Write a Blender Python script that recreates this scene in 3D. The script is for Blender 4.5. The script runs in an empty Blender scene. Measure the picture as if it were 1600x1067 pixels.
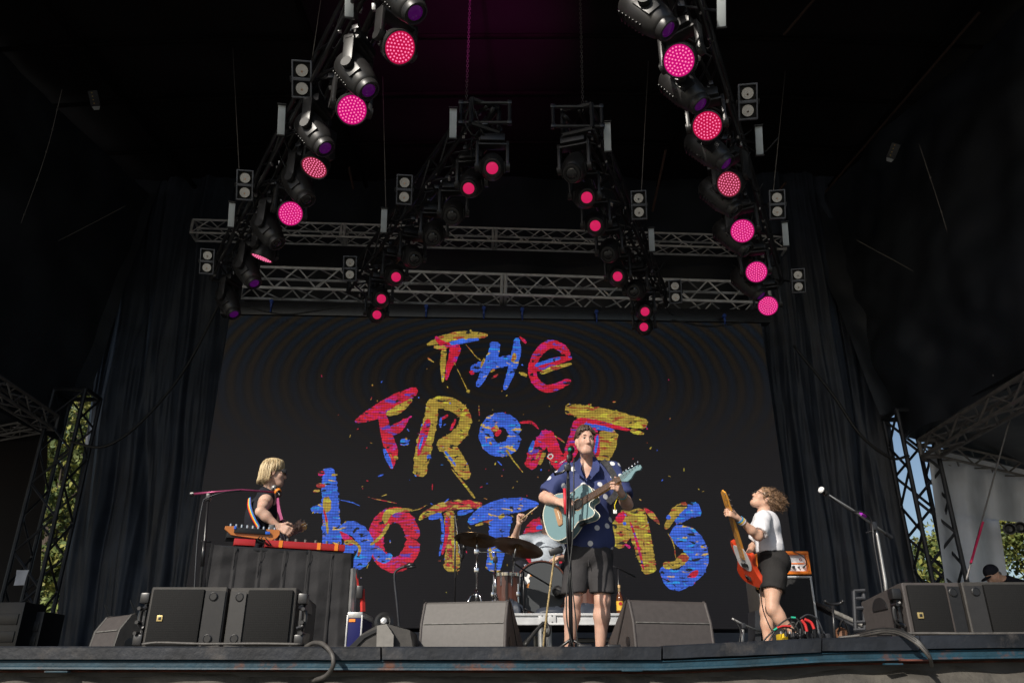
import bpy, bmesh, math, random
import numpy as np
from mathutils import Vector, Matrix, noise
rad = math.radians
SC = bpy.context.scene
COL = SC.collection
RND = random.Random(7)

# ------------------------------------------------------------------ camera, sky, sun, exposure
FPX, PITCH, EYE = 1224.0, rad(23.8), -0.16      # focal length in photo pixels, tilt, eye height above the stage deck
cam = bpy.data.objects.new('camera', bpy.data.cameras.new('camera'))
COL.objects.link(cam)
cam.location = (0, 0, EYE)
cam.rotation_euler = (rad(90) + PITCH, 0, 0)
cam.data.sensor_width = 36.0
cam.data.lens = 36.0 * FPX / 1600.0
cam.data.clip_start, cam.data.clip_end = 0.05, 2000.0
SC.camera = cam

SUN_AZ, SUN_EL = rad(33), rad(33.5)   # sun behind the camera, to its left
wd = bpy.data.worlds.new('World')
SC.world = wd
wd.use_nodes = True
nt = wd.node_tree
sky = nt.nodes.new('ShaderNodeTexSky')
sky.sky_type = 'NISHITA'
sky.sun_disc = False
sky.sun_elevation = SUN_EL
sky.sun_rotation = rad(180) + SUN_AZ
sky.air_density, sky.dust_density, sky.ozone_density = 1.0, 1.2, 1.0
nt.nodes['Background'].inputs['Strength'].default_value = 0.09
nt.links.new(sky.outputs[0], nt.nodes['Background'].inputs[0])

sun = bpy.data.objects.new('sun', bpy.data.lights.new('sun', 'SUN'))
COL.objects.link(sun)
sun.data.energy, sun.data.angle, sun.data.color = 4.8, rad(0.5), (1.0, 0.93, 0.83)
SUNV = Vector((math.sin(SUN_AZ) * math.cos(SUN_EL), math.cos(SUN_AZ) * math.cos(SUN_EL), -math.sin(SUN_EL)))
sun.rotation_euler = SUNV.to_track_quat('-Z', 'Y').to_euler()
sun.location = (-8, -12, 14)

SC.view_settings.view_transform = 'Standard'
SC.view_settings.look = 'None'
SC.view_settings.exposure = 0.0
SC.view_settings.gamma = 1.0
SC.view_settings.use_curve_mapping = False
SC.render.engine = 'CYCLES'
SC.cycles.use_denoising = True
SC.cycles.max_bounces = 6
SC.cycles.diffuse_bounces = 3
SC.cycles.glossy_bounces = 2
SC.cycles.transmission_bounces = 3
SC.cycles.sample_clamp_indirect = 4.0

# ------------------------------------------------------------------ measuring helpers
CP, SP = math.cos(PITCH), math.sin(PITCH)
def ray(u, v):
    y = (533.5 - v) / FPX
    return ((u - 800) / FPX, CP - y * SP, SP + y * CP)
def P(u, v, D):
    a, b, c = ray(u, v)
    return Vector((a * D / b, D, EYE + c * D / b))
def PZ(u, v, z):
    a, b, c = ray(u, v)
    k = (z - EYE) / c
    return Vector((a * k, b * k, z))

# ------------------------------------------------------------------ object helpers
def W(o):
    return (W(o.parent) @ o.matrix_basis) if o.parent else o.matrix_basis.copy()
def tag(o, label=None, cat=None, group=None, kind=None):
    for k, val in (('label', label), ('category', cat), ('group', group), ('kind', kind)):
        if val: o[k] = val
    return o
def thing(name, label, cat, loc=(0, 0, 0), rz=0.0, group=None):
    o = bpy.data.objects.new(name, None)
    COL.objects.link(o)
    o.location = loc
    o.rotation_euler = (0, 0, rz)
    o.empty_display_size = 0.1
    return tag(o, label, cat, group)
def copy_tree(o, parent=None):
    c = o.copy()
    COL.objects.link(c)
    c.parent = parent
    for ch in list(o.children):
        copy_tree(ch, c)
    return c
def link_mesh(name, me, mats, parent=None, smooth=35, world=True):
    if parent is not None and world:
        me.transform(W(parent).inverted())
    for m in (mats if isinstance(mats, (list, tuple)) else [mats]):
        me.materials.append(m)
    if smooth is not None:
        me.shade_smooth()
        if smooth < 180:
            me.set_sharp_from_angle(angle=rad(smooth))
    o = bpy.data.objects.new(name, me)
    COL.objects.link(o)
    o.parent = parent
    return o
def frame(loc, z, up=(0, 0, 1)):
    z = Vector(z).normalized()
    x = Vector(up).cross(z)
    if x.length < 1e-5: x = Vector((1, 0, 0))
    x.normalize()
    y = z.cross(x)
    M = Matrix((x, y, z)).transposed().to_4x4()
    M.translation = Vector(loc)
    return M
def axes(loc, x, y, z):
    M = Matrix((Vector(x).normalized(), Vector(y).normalized(), Vector(z).normalized())).transposed().to_4x4()
    M.translation = Vector(loc)
    return M

_boxcache = {}
def _bevbox(s, b):
    key = tuple(round(t, 5) for t in s) + (round(b, 5),)
    if key not in _boxcache:
        bm = bmesh.new()
        bmesh.ops.create_cube(bm, size=1.0)
        for v in bm.verts:
            v.co = Vector((v.co.x * s[0], v.co.y * s[1], v.co.z * s[2]))
        if b > 0:
            bmesh.ops.bevel(bm, geom=bm.edges[:], offset=b, segments=2, profile=0.6, affect='EDGES')
        bm.verts.index_update()
        _boxcache[key] = ([v.co.copy() for v in bm.verts], [[v.index for v in f.verts] for f in bm.faces])
        bm.free()
    return _boxcache[key]

class MB:
    """collects shapes into one mesh"""
    def __init__(self, M=None):
        self.v, self.f, self.mi, self.m = [], [], [], 0
        self.M = M.copy() if M is not None else Matrix.Identity(4)
    def add(self, vs, fs):
        n = len(self.v)
        M = self.M
        self.v += [M @ Vector(p) for p in vs]
        self.f += [[i + n for i in f] for f in fs]
        self.mi += [self.m] * len(fs)
        return self
    def box(self, c, s, b=0.0, R=None):
        vs, fs = _bevbox(s, b)
        c = Vector(c)
        if R is not None: vs = [R @ p + c for p in vs]
        else: vs = [p + c for p in vs]
        return self.add(vs, fs)
    def cyl(self, p0, p1, r0, r1=None, n=10, caps=True):
        return self.tube([p0, p1], [r0, r0 if r1 is None else r1], n, caps)
    def tube(self, pts, r, n=8, caps=True, flat=1.0):
        pts = [Vector(p) for p in pts]
        k = len(pts)
        rs = r if isinstance(r, (list, tuple)) else [r] * k
        vs, fs = [], []
        up = None
        for i, p in enumerate(pts):
            t = (pts[min(i + 1, k - 1)] - pts[max(i - 1, 0)])
            if t.length < 1e-9: t = Vector((0, 0, 1))
            t.normalize()
            if up is None:
                up = Vector((0, 0, 1)) if abs(t.z) < 0.9 else Vector((1, 0, 0))
            a = t.cross(up)
            if a.length < 1e-6: a = t.orthogonal()
            a.normalize()
            b = a.cross(t)
            up = b
            for j in range(n):
                th = 2 * math.pi * j / n
                vs.append(p + a * (math.cos(th) * rs[i]) + b * (math.sin(th) * rs[i] * flat))
        for i in range(k - 1):
            for j in range(n):
                j2 = (j + 1) % n
                fs.append([i * n + j, i * n + j2, (i + 1) * n + j2, (i + 1) * n + j])
        if caps:
            fs.append(list(range(n))[::-1])
            fs.append([(k - 1) * n + j for j in range(n)])
        return self.add(vs, fs)
    def lathe(self, prof, n=24, caps=True):
        vs, fs = [], []
        k = len(prof)
        for r, z in prof:
            for j in range(n):
                th = 2 * math.pi * j / n
                vs.append((r * math.cos(th), r * math.sin(th), z))
        for i in range(k - 1):
            for j in range(n):
                j2 = (j + 1) % n
                fs.append([i * n + j, i * n + j2, (i + 1) * n + j2, (i + 1) * n + j])
        if caps:
            fs.append(list(range(n))[::-1])
            fs.append([(k - 1) * n + j for j in range(n)])
        return self.add(vs, fs)
    def prism(self, poly, z0, z1, bev=0.0):
        """poly in the local xy plane, extruded along z"""
        n = len(poly)
        if bev > 0:
            cx = sum(p[0] for p in poly) / n; cy = sum(p[1] for p in poly) / n
            def ins(p):
                d = Vector((p[0] - cx, p[1] - cy)); L = max(d.length, 1e-6)
                return (p[0] - d.x / L * bev, p[1] - d.y / L * bev)
            pi = [ins(p) for p in poly]
            rings = [[(x, y, z0) for x, y in pi], [(x, y, z0 + bev) for x, y in poly],
                     [(x, y, z1 - bev) for x, y in poly], [(x, y, z1) for x, y in pi]]
        else:
            rings = [[(x, y, z0) for x, y in poly], [(x, y, z1) for x, y in poly]]
        vs = [p for r in rings for p in r]
        fs = [list(range(n))[::-1], [(len(rings) - 1) * n + j for j in range(n)]]
        for i in range(len(rings) - 1):
            for j in range(n):
                j2 = (j + 1) % n
                fs.append([i * n + j, i * n + j2, (i + 1) * n + j2, (i + 1) * n + j])
        return self.add(vs, fs)
    def quad(self, a, b, c, d):
        return self.add([a, b, c, d], [[0, 1, 2, 3]])
    def grid(self, fn, nu, nv):
        vs = [fn(i / nu, j / nv) for j in range(nv + 1) for i in range(nu + 1)]
        fs = [[j * (nu + 1) + i, j * (nu + 1) + i + 1, (j + 1) * (nu + 1) + i + 1, (j + 1) * (nu + 1) + i]
              for j in range(nv) for i in range(nu)]
        return self.add(vs, fs)
    def mesh(self, name):
        me = bpy.data.meshes.new(name)
        me.from_pydata([tuple(p) for p in self.v], [], self.f)
        if any(self.mi):
            me.polygons.foreach_set('material_index', self.mi)
        bm = bmesh.new(); bm.from_mesh(me)
        bmesh.ops.recalc_face_normals(bm, faces=bm.faces[:])
        bm.to_mesh(me); bm.free()
        me.update()
        return me
    def build(self, name, mats, parent=None, smooth=35, world=True):
        return link_mesh(name, self.mesh(name), mats, parent, smooth, world)

def curve(pts, n=24):
    """Catmull-Rom through points"""
    pts = [Vector(p) for p in pts]
    q = [pts[0] * 2 - pts[1]] + pts + [pts[-1] * 2 - pts[-2]]
    out = []
    segs = len(pts) - 1
    per = max(2, n // segs)
    for i in range(segs):
        a, b, c, d = q[i], q[i + 1], q[i + 2], q[i + 3]
        for s in range(per):
            t = s / per
            out.append(0.5 * ((2 * b) + (c - a) * t + (2 * a - 5 * b + 4 * c - d) * t * t + (3 * b - a - 3 * c + d) * t ** 3))
    out.append(pts[-1])
    return out

# ------------------------------------------------------------------ materials
def mat(name, col, rough=0.6, metal=0.0, var=0.15, scale=8.0, bump=0.0, bscale=60.0, spec=0.5, col2=None, c2lo=0.5, c2hi=0.7,
        emit=None, estr=0.0, coat=0.0, sss=0.0, sheen=0.0, coord='Object'):
    m = bpy.data.materials.new(name)
    m.use_nodes = True
    t = m.node_tree; N = t.nodes; L = t.links
    b = N['Principled BSDF']
    b.inputs['Roughness'].default_value = rough
    b.inputs['Metallic'].default_value = metal
    b.inputs['Specular IOR Level'].default_value = spec
    b.inputs['Coat Weight'].default_value = coat
    if sheen: b.inputs['Sheen Weight'].default_value = sheen
    if sss:
        b.inputs['Subsurface Weight'].default_value = sss
        b.inputs['Subsurface Radius'].default_value = (0.012, 0.005, 0.003)
        b.inputs['Subsurface Scale'].default_value = 1.0
    tc = N.new('ShaderNodeTexCoord')
    nz = N.new('ShaderNodeTexNoise'); nz.inputs['Scale'].default_value = scale; nz.inputs['Detail'].default_value = 5
    L.new(tc.outputs[coord], nz.inputs['Vector'])
    rp = N.new('ShaderNodeValToRGB')
    c = Vector(col[:3]); lo = c * (1 - var); hi = c * (1 + var)
    rp.color_ramp.elements[0].position = 0.3; rp.color_ramp.elements[0].color = (*lo, 1)
    rp.color_ramp.elements[1].position = 0.7; rp.color_ramp.elements[1].color = (*hi, 1)
    L.new(nz.outputs['Fac'], rp.inputs[0])
    out = rp.outputs[0]
    if col2 is not None:
        n2 = N.new('ShaderNodeTexNoise'); n2.inputs['Scale'].default_value = scale * 0.6; n2.inputs['Detail'].default_value = 8
        n2.inputs['Roughness'].default_value = 0.7
        mp = N.new('ShaderNodeMapping'); mp.inputs['Location'].default_value = (3.1, 7.7, 1.3)
        L.new(tc.outputs[coord], mp.inputs[0]); L.new(mp.outputs[0], n2.inputs['Vector'])
        mr = N.new('ShaderNodeMapRange'); mr.inputs[1].default_value = c2lo; mr.inputs[2].default_value = c2hi
        L.new(n2.outputs['Fac'], mr.inputs[0])
        mx = N.new('ShaderNodeMix'); mx.data_type = 'RGBA'
        L.new(mr.outputs[0], mx.inputs[0]); L.new(out, mx.inputs[6]); mx.inputs[7].default_value = (*col2[:3], 1)
        out = mx.outputs[2]
    L.new(out, b.inputs['Base Color'])
    if bump:
        n3 = N.new('ShaderNodeTexNoise'); n3.inputs['Scale'].default_value = bscale; n3.inputs['Detail'].default_value = 3
        L.new(tc.outputs[coord], n3.inputs['Vector'])
        bp = N.new('ShaderNodeBump'); bp.inputs['Strength'].default_value = bump; bp.inputs['Distance'].default_value = 0.01
        L.new(n3.outputs['Fac'], bp.inputs['Height']); L.new(bp.outputs[0], b.inputs['Normal'])
    if emit is not None:
        b.inputs['Emission Color'].default_value = (*emit, 1)
        b.inputs['Emission Strength'].default_value = estr
    return m
def srgb(r, g, b):
    f = lambda c: (c / 255 / 12.92) if c / 255 <= 0.04045 else ((c / 255 + 0.055) / 1.055) ** 2.4
    return (f(r), f(g), f(b))

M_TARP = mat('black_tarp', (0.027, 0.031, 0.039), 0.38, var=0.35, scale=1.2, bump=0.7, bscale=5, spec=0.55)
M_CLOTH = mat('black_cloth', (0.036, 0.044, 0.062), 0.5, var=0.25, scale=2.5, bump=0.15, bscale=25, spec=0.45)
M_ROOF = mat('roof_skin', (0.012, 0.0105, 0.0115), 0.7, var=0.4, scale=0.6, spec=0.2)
M_DECK = mat('deck_board', (0.05, 0.047, 0.044), 0.7, var=0.35, scale=5, bump=0.2)
M_BLACK = mat('black_plastic', (0.012, 0.012, 0.013), 0.38, var=0.2, scale=20)
M_BMETAL = mat('black_metal', (0.014, 0.014, 0.016), 0.35, metal=0.0, var=0.3, scale=12, spec=0.7)
M_ALU = mat('aluminium', (0.40, 0.40, 0.40), 0.42, metal=0.75, var=0.2, scale=14, bump=0.05)
M_TRUSS = mat('truss_aluminium', (0.60, 0.60, 0.61), 0.5, metal=0.35, var=0.3, scale=6)
M_CHROME = mat('chrome', (0.62, 0.63, 0.65), 0.16, metal=1.0, var=0.05)
M_STEEL = mat('dark_steel', (0.03, 0.032, 0.038), 0.5, metal=0.3, var=0.4, scale=5)
M_RUBBER = mat('rubber_cable', (0.018, 0.018, 0.018), 0.5, var=0.3, scale=30)
# ------------------------------------------------------------------ ground, stage deck, front edge
def sheet(name, z, x0, x1, y0, y1, m, n=1):
    mb = MB(); mb.grid(lambda a, b: (x0 + (x1 - x0) * a, y0 + (y1 - y0) * b, z), n, n)
    o = mb.build(name, m, None, None)
    o['kind'] = 'structure'
    return o
GROUND_Z = -1.9
M_GRASS = mat('trampled_ground', (0.10, 0.10, 0.085), 0.9, var=0.4, scale=0.6, col2=(0.14, 0.12, 0.10))
sheet('ground', GROUND_Z, -600, 600, -600, 900, M_GRASS)
mb = MB()
mb.box((0, 8.6, -0.06), (16.0, 10.0, 0.12))
stage = mb.build('stage_floor', M_DECK, None, None); stage['kind'] = 'structure'

M_LIP = mat('painted_edge_rail', (0.012, 0.0145, 0.020), 0.5, var=0.6, scale=5, bump=0.25, bscale=35, col2=(0.085, 0.075, 0.068), c2lo=0.56, c2hi=0.76, spec=0.4)
M_BLUE = mat('blue_steel_beam', (0.005, 0.034, 0.055), 0.6, var=0.4, scale=9, bump=0.2, col2=(0.10, 0.035, 0.018), c2lo=0.56, c2hi=0.68)
M_RUST = mat('rusty_flange', (0.13, 0.04, 0.028), 0.8, var=0.5, scale=12, col2=(0.03, 0.02, 0.02))
M_SKIRT = mat('dusty_skirt_tarp', (0.075, 0.068, 0.058), 0.8, var=0.45, scale=6, bump=0.5, bscale=45, col2=(0.03, 0.028, 0.026), c2lo=0.5, c2hi=0.75)
stage_front = thing('stage_apron', 'weathered front edge of the stage with dark rails over a blue steel beam', 'stage edge', (0, 3.5, 0))
LIPD = 3.52
segs = [(-160, 1008.5, 594, 1010), (597, 1009.5, 1033, 1009.5), (1036, 1008, 1283, 996), (1285, 996, 1436, 992.5), (1438, 992.5, 1800, 986)]
for (u0, v0, u1, v1) in segs:
    a, b = P(u0, v0, LIPD), P(u1, v1, LIPD)
    a2, b2 = P(u0, v0 + 20.5, LIPD), P(u1, v1 + 20.5 + (2 if u0 > 1000 else 0), LIPD)
    mb = MB()
    dn = Vector((0, 0.09, 0)); e = 0.006
    q = [a + Vector((0, e, 0)), a + Vector((0, 0, -e)), a2, a2 + Vector((0, 0.02, -0.003)), a2 + dn, a + dn]
    r = [b + Vector((0, e, 0)), b + Vector((0, 0, -e)), b2, b2 + Vector((0, 0.02, -0.003)), b2 + dn, b + dn]
    n = 14
    rings = [[q[k].lerp(r[k], i / n) + Vector((0, 0, 0.0015 * noise.noise(Vector((i * 1.7, u0, k * 0.2))))) for k in range(6)] for i in range(n + 1)]
    vs = [p for rr in rings for p in rr]
    fs = [[i * 6 + k, i * 6 + (k + 1) % 6, (i + 1) * 6 + (k + 1) % 6, (i + 1) * 6 + k] for i in range(n) for k in range(6)]
    fs += [list(range(6)), [n * 6 + k for k in range(6)][::-1]]
    mb.add(vs, fs)
    mb.build('edge_rail', M_LIP, stage_front, 30)
# blue channel beam under the rails (follows the rails)
def beam_strip(name, offs, m, pts):
    """offs: list of (dv, dD) cross-section swept along pts (u, v)"""
    mb = MB()
    k = len(offs)
    vs = []
    for (u, v) in pts:
        for dv, dD in offs:
            vs.append(P(u, v + dv, LIPD + dD))
    fs = [[i * k + j, i * k + j + 1, (i + 1) * k + j + 1, (i + 1) * k + j] for i in range(len(pts) - 1) for j in range(k - 1)]
    mb.add(vs, fs)
    return mb.build(name, m, stage_front, 30)
lipline = [(-160, 1029), (400, 1030), (700, 1031), (1035, 1031), (1160, 1026), (1283, 1018.5), (1436, 1014.5), (1800, 1009)]
beam_strip('blue_beam', [(-1.5, 0.16), (-0.5, 0.030), (1.2, 0.012), (2.2, 0.010), (3.2, 0.018), (11, 0.018), (12.5, 0.004), (15.5, 0.002), (17, 0.16)], M_BLUE, lipline)
beam_strip('rust_flange', [(17, 0.16), (17.2, 0.075), (20, 0.07), (20.5, 0.16)], M_RUST, [(u, v + (-1 if 300 < u < 900 else 1.5)) for u, v in lipline])
def skirt(a, b):
    u = -200 + 2050 * a
    base = np.interp(u, [p[0] for p in lipline], [p[1] for p in lipline])
    v = base + 20.0 + 0.8 * math.sin(u * 0.013) + b * 34
    if u > 1200: v += 2
    w = 0.008 * math.sin(u * 0.05 + 2 * math.sin(u * 0.013)) * (0.3 + b) + 0.02 * noise.noise(Vector((u * 0.02, b * 2, 0)))
    w += 0.05 * math.exp(-((u - 985 - 15 * b) / 14) ** 2) * b + 0.04 * math.exp(-((u - 1400 - 40 * b) / 20) ** 2) * b
    p = P(u, v, LIPD + 0.09 - 0.05 * b - w)
    if b > 0.99: p.z = GROUND_Z
    return p
mb = MB(); mb.grid(lambda a, b: skirt(a, b), 300, 12)
tag(mb.build('stage_skirt', M_SKIRT, None, 180), 'dusty dark grey tarp skirt hanging below the blue steel beam', 'tarp')
# small seam plates on the blue beam
for (u, v, w) in ((987, 1047, 30), (1395, 1037, 26), (1430, 1031, 46), (90, 1049, 34)):
    mb = MB(); c = P(u, v, LIPD - 0.0)
    mb.box(c, (w / 350, 0.03, 0.007), 0.002)
    mb.build('seam_plate', M_RUST if u == 1430 else M_BLUE, stage_front)

# ------------------------------------------------------------------ roof and tent walls
roof = thing('stage_roof', 'dark fabric roof stretched over the whole stage', 'roof', (0, 7, 8))
RF = (1.45, 7.5); RB = (13.2, 8.9)
def roofz(D): return RF[1] + (RB[1] - RF[1]) * (D - RF[0]) / (RB[0] - RF[0])
mb = MB()
def rf(a, b):
    D = RF[0] + (RB[0] - RF[0]) * b
    x = -8.5 + 17 * a
    return (x, D, roofz(D) - 0.06 * abs(math.sin(a * 17 * 0.9)) - 0.03 * math.sin(b * 30) + 0.35 - 0.35 * (abs(x) / 8.5) ** 2)
mb.grid(rf, 68, 40)
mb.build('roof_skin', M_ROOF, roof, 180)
M_BEAM = mat('dull_roof_steel', (0.007, 0.006, 0.006), 0.9, var=0.4, scale=4, spec=0.1)
for D in (4.2, 6.4, 7.5, 8.7, 10.1, 11.6):
    mb = MB(); mb.tube([(x, D, roofz(D) + 0.35 - 0.35 * (abs(x) / 8.5) ** 2 - 0.14) for x in np.linspace(-8.3, 8.3, 18)], 0.035, 6)
    mb.build('purlin', M_BEAM, roof)
for x in (-6.2, -2.9, 2.9, 6.2):
    mb = MB(); mb.tube([(x, D, roofz(D) + 0.35 - 0.35 * (abs(x) / 8.5) ** 2 - 0.24) for D in np.linspace(1.6, 13, 12)], 0.05, 6)
    mb.build('rafter', M_BEAM, roof)
# ridge diagonals seen at upper right / left
for (u0, v0, d0, u1, v1, d1) in ((1276, -5, 7.6, 1225, 55, 8.2), (1040, 235, 9.5, 1020, 330, 10.5), (1228, 285, 10, 1216, 300, 10.2), (1530, 20, 7.6, 1290, 300, 11.4), (545, 262, 10, 552, 295, 10.4)):
    mb = MB(); mb.cyl(P(u0, v0, d0), P(u1, v1, d1), 0.02, n=6)
    mb.build('diagonal_brace', mat('rusty_brace', (0.045, 0.024, 0.017), 0.7) if 'rusty_brace' not in bpy.data.materials else bpy.data.materials['rusty_brace'], roof)

# back wall behind the screen
mb = MB(); mb.grid(lambda a, b: (-7.15 + 13.4 * a, 13.1 + 0.08 * math.sin(a * 60), -0.1 + 4.7 * b), 90, 6)
mb.grid(lambda a, b: (-9 + 18 * a, 13.1 + 0.08 * math.sin(a * 60), 4.55 + 5.5 * b), 90, 6)
tag(mb.build('back_wall', M_TARP, None, 180), 'black tarp back wall behind the screen and trusses', 'tarp wall')

# black curtains to the left and right of the screen
def curtain(name, label, u0, u1, D, seed, vtop=150, tuck=0.0, ubot0=None, ubot1=None, m=None):
    a0, a1 = P(u0, 560, D), P(u1, 560, D)
    b0, b1 = P(ubot0 if ubot0 is not None else u0, 1000, D), P(ubot1 if ubot1 is not None else u1, 1000, D)
    r = random.Random(seed)
    ph = [r.uniform(0, 6.28) for _ in range(6)]
    zt = P(800, vtop, D).z
    def f(a, b):
        z = -0.05 + (zt + 0.05) * b
        k = (z - b0.z) / (a0.z - b0.z)
        xl = b0.x + (a0.x - b0.x) * min(k, 1.6); xr = b1.x + (a1.x - b1.x) * min(k, 1.6)
        x = xl + (xr - xl) * a
        s = a * (abs(a1.x - a0.x)) * 9
        w = 0.6 + 0.5 * noise.noise(Vector((s * 0.35, z * 0.25, seed)))
        s2 = s + 1.1 * noise.noise(Vector((s * 0.5, z * 0.35, seed + 9)))
        y = D + w * (0.10 * math.sin(s2 * 1.05 + ph[0]) + 0.055 * math.sin(s2 * 2.3 + ph[2]) + 0.006 * math.sin(s2 * 5.1 + ph[1] + z))
        y += 0.02 * noise.noise(Vector((s * 2.6, z * 1.3 - s * 0.8, seed + 4)))
        y += 0.12 * noise.noise(Vector((x * 0.9, z * 0.5, seed)))
        d = (a + tuck * z - 0.6)
        y += 0.10 * math.exp(-(d / 0.05) ** 2) + 0.07 * math.exp(-((a - 0.2 + 0.05 * z) / 0.05) ** 2)
        return (x, y, z)
    mb = MB(); mb.grid(f, 130, 60)
    return tag(mb.build(name, m or M_CLOTH, None, 180), label, 'curtain')
curtain('curtain', 'long black curtain hanging between the left tower and the screen', 143, 372, 12.75, 3, vtop=150, tuck=0.05, ubot0=80, ubot1=330)
curtain('curtain', 'black curtain hanging between the screen and the right tower', 1175, 1368, 12.75, 5, vtop=150, tuck=-0.06, ubot0=1215, ubot1=1452)

# slanted side tarps above the wings
def tarp(name, label, c00, c10, c11, c01, seed, amp=0.05, nu=40, nv=40, m=None, sag=0.0, fold=1.0):
    c00, c10, c11, c01 = map(Vector, (c00, c10, c11, c01))
    nrm = (c10 - c00).cross(c01 - c00).normalized()
    def f(a, b):
        p = (c00 * (1 - a) + c10 * a) * (1 - b) + (c01 * (1 - a) + c11 * a) * b
        w = noise.noise(p * 0.9 + Vector((seed, 0, 0))) + 0.5 * noise.noise(p * 2.3 + Vector((0, seed, 0))) + 0.35 * fold * math.sin(14 * a + 5 * b + 3 * noise.noise(p * 0.5))
        return p + nrm * (amp * w + sag * 4 * a * (1 - a) * b * (1 - b) * 4)
    mb = MB(); mb.grid(f, nu, nv)
    return tag(mb.build(name, m or M_TARP, None, 180), label, 'tarp')
XR, XL = 6.35, -7.35
tarp('side_tarp', 'black tarp wall over the right wing, bulging and creased', (XR, 12.3, 3.5), (7.3, 4.5, 3.55), (7.9, 3.0, 8.0), (6.0, 13.0, 8.6), 11, amp=0.17, nu=90, nv=70, sag=0.12)
tarp('side_tarp', 'black tarp wall over the left wing, in deep shade', (XL, 12.3, 3.5), (-7.9, 4.5, 3.55), (-8.3, 3.0, 8.0), (-7.0, 13.0, 8.6), 12, amp=0.08)
# closing strips behind the towers' tops
tarp('corner_tarp', 'dark tarp flap closing the corner above the right tower', P(1375, 648, 12.35), P(1475, 648, 12.35), P(1430, 300, 12.7), P(1240, 300, 12.9), 13, amp=0.06)
tarp('corner_tarp', 'dark tarp flap closing the corner above the left tower', P(-40, 610, 12.3), P(140, 618, 12.3), P(260, 250, 12.8), P(60, 200, 12.8), 14, amp=0.06)
# wing roofs and wing walls
tarp('wing_roof', 'black sloping awning roof over the right wing', (XR, 12.4, 3.62), (7.2, 4.4, 3.7), (13.5, 4.0, 2.6), (13.0, 14.6, 2.6), 15, amp=0.04)
tarp('wing_roof', 'black awning roof over the left wing', (XL, 12.6, 3.9), (-7.6, 4.4, 3.9), (-14, 4.0, 3.4), (-14, 12.7, 3.5), 16, amp=0.04)
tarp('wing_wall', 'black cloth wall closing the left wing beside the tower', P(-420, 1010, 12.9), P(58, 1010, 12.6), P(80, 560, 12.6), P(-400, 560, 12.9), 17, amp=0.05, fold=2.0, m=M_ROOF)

M_GREY = mat('grey_cloth', (0.64, 0.68, 0.76), 0.85, var=0.16, scale=2.0, bump=0.15, bscale=14, spec=0.2)
mb_cloth = MB()
def cloth_panel(poly_uv, D0, D1, seed):
    """hanging cloth between four pixel corners"""
    (u0t, v0t), (u1t, v1t), (u1b, v1b), (u0b, v0b) = poly_uv
    def f(a, b):
        u = (u0t + (u1t - u0t) * a) * (1 - b) + (u0b + (u1b - u0b) * a) * b
        v = (v0t + (v1t - v0t) * a) * (1 - b) + (v0b + (v1b - v0b) * a) * b
        D = D0 + (D1 - D0) * a + 0.10 * math.sin(u * 0.13 + 1.2 * math.sin(v * 0.011) + 1.5 * noise.noise(Vector((u * 0.012, v * 0.004, 3))) + seed) * min(1, (1050 - v) / 200) + 0.12 * noise.noise(Vector((u * 0.02, v * 0.008, seed)))
        return P(u, v, D)
    mb_cloth.grid(f, 70, 40)
cloth_panel([(1449, 700), (1640, 742), (1640, 822), (1462, 800)], 12.0, 13.4, 2)
cloth_panel([(1462, 800), (1561, 812), (1590, 1010), (1490, 1010)], 12.0, 12.85, 2)
tag(mb_cloth.build('wing_cloth', M_GREY, None, 180), 'pale grey cloth wall hung from the right wing truss, open at its right end', 'cloth')
# ------------------------------------------------------------------ LED screen with the hand painted lettering
# screen plane: through two bottom points, turned a little, vertical
SA, SB = P(297, 880, 10.95), P(1232, 800, 11.25)
SX = Vector((SB.x - SA.x, SB.y - SA.y, 0)).normalized()
SN = Vector((SX.y, -SX.x, 0))                       # towards the audience
def PS(u, v, off=0.0):
    a, b, c = ray(u, v)
    d = Vector((a, b, c)); o = Vector((0, 0, EYE))
    q = SA + SN * off
    k = (q - o).dot(SN) / d.dot(SN)
    return o + d * k
cTL, cTR, cBR, cBL = PS(361, 486), PS(1190, 512), PS(1256, 982), PS(283, 960)
zt = (cTL.z + cTR.z) / 2; zb = cBR.z
def sx(p): return (p - SA).dot(SX)
xl = (sx(cTL) + sx(cBL)) / 2; xr = (sx(cTR) + sx(cBR)) / 2
def S3(x, z, off=0.0): return SA + SX * x + Vector((0, 0, z - SA.z)) + SN * off

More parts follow.
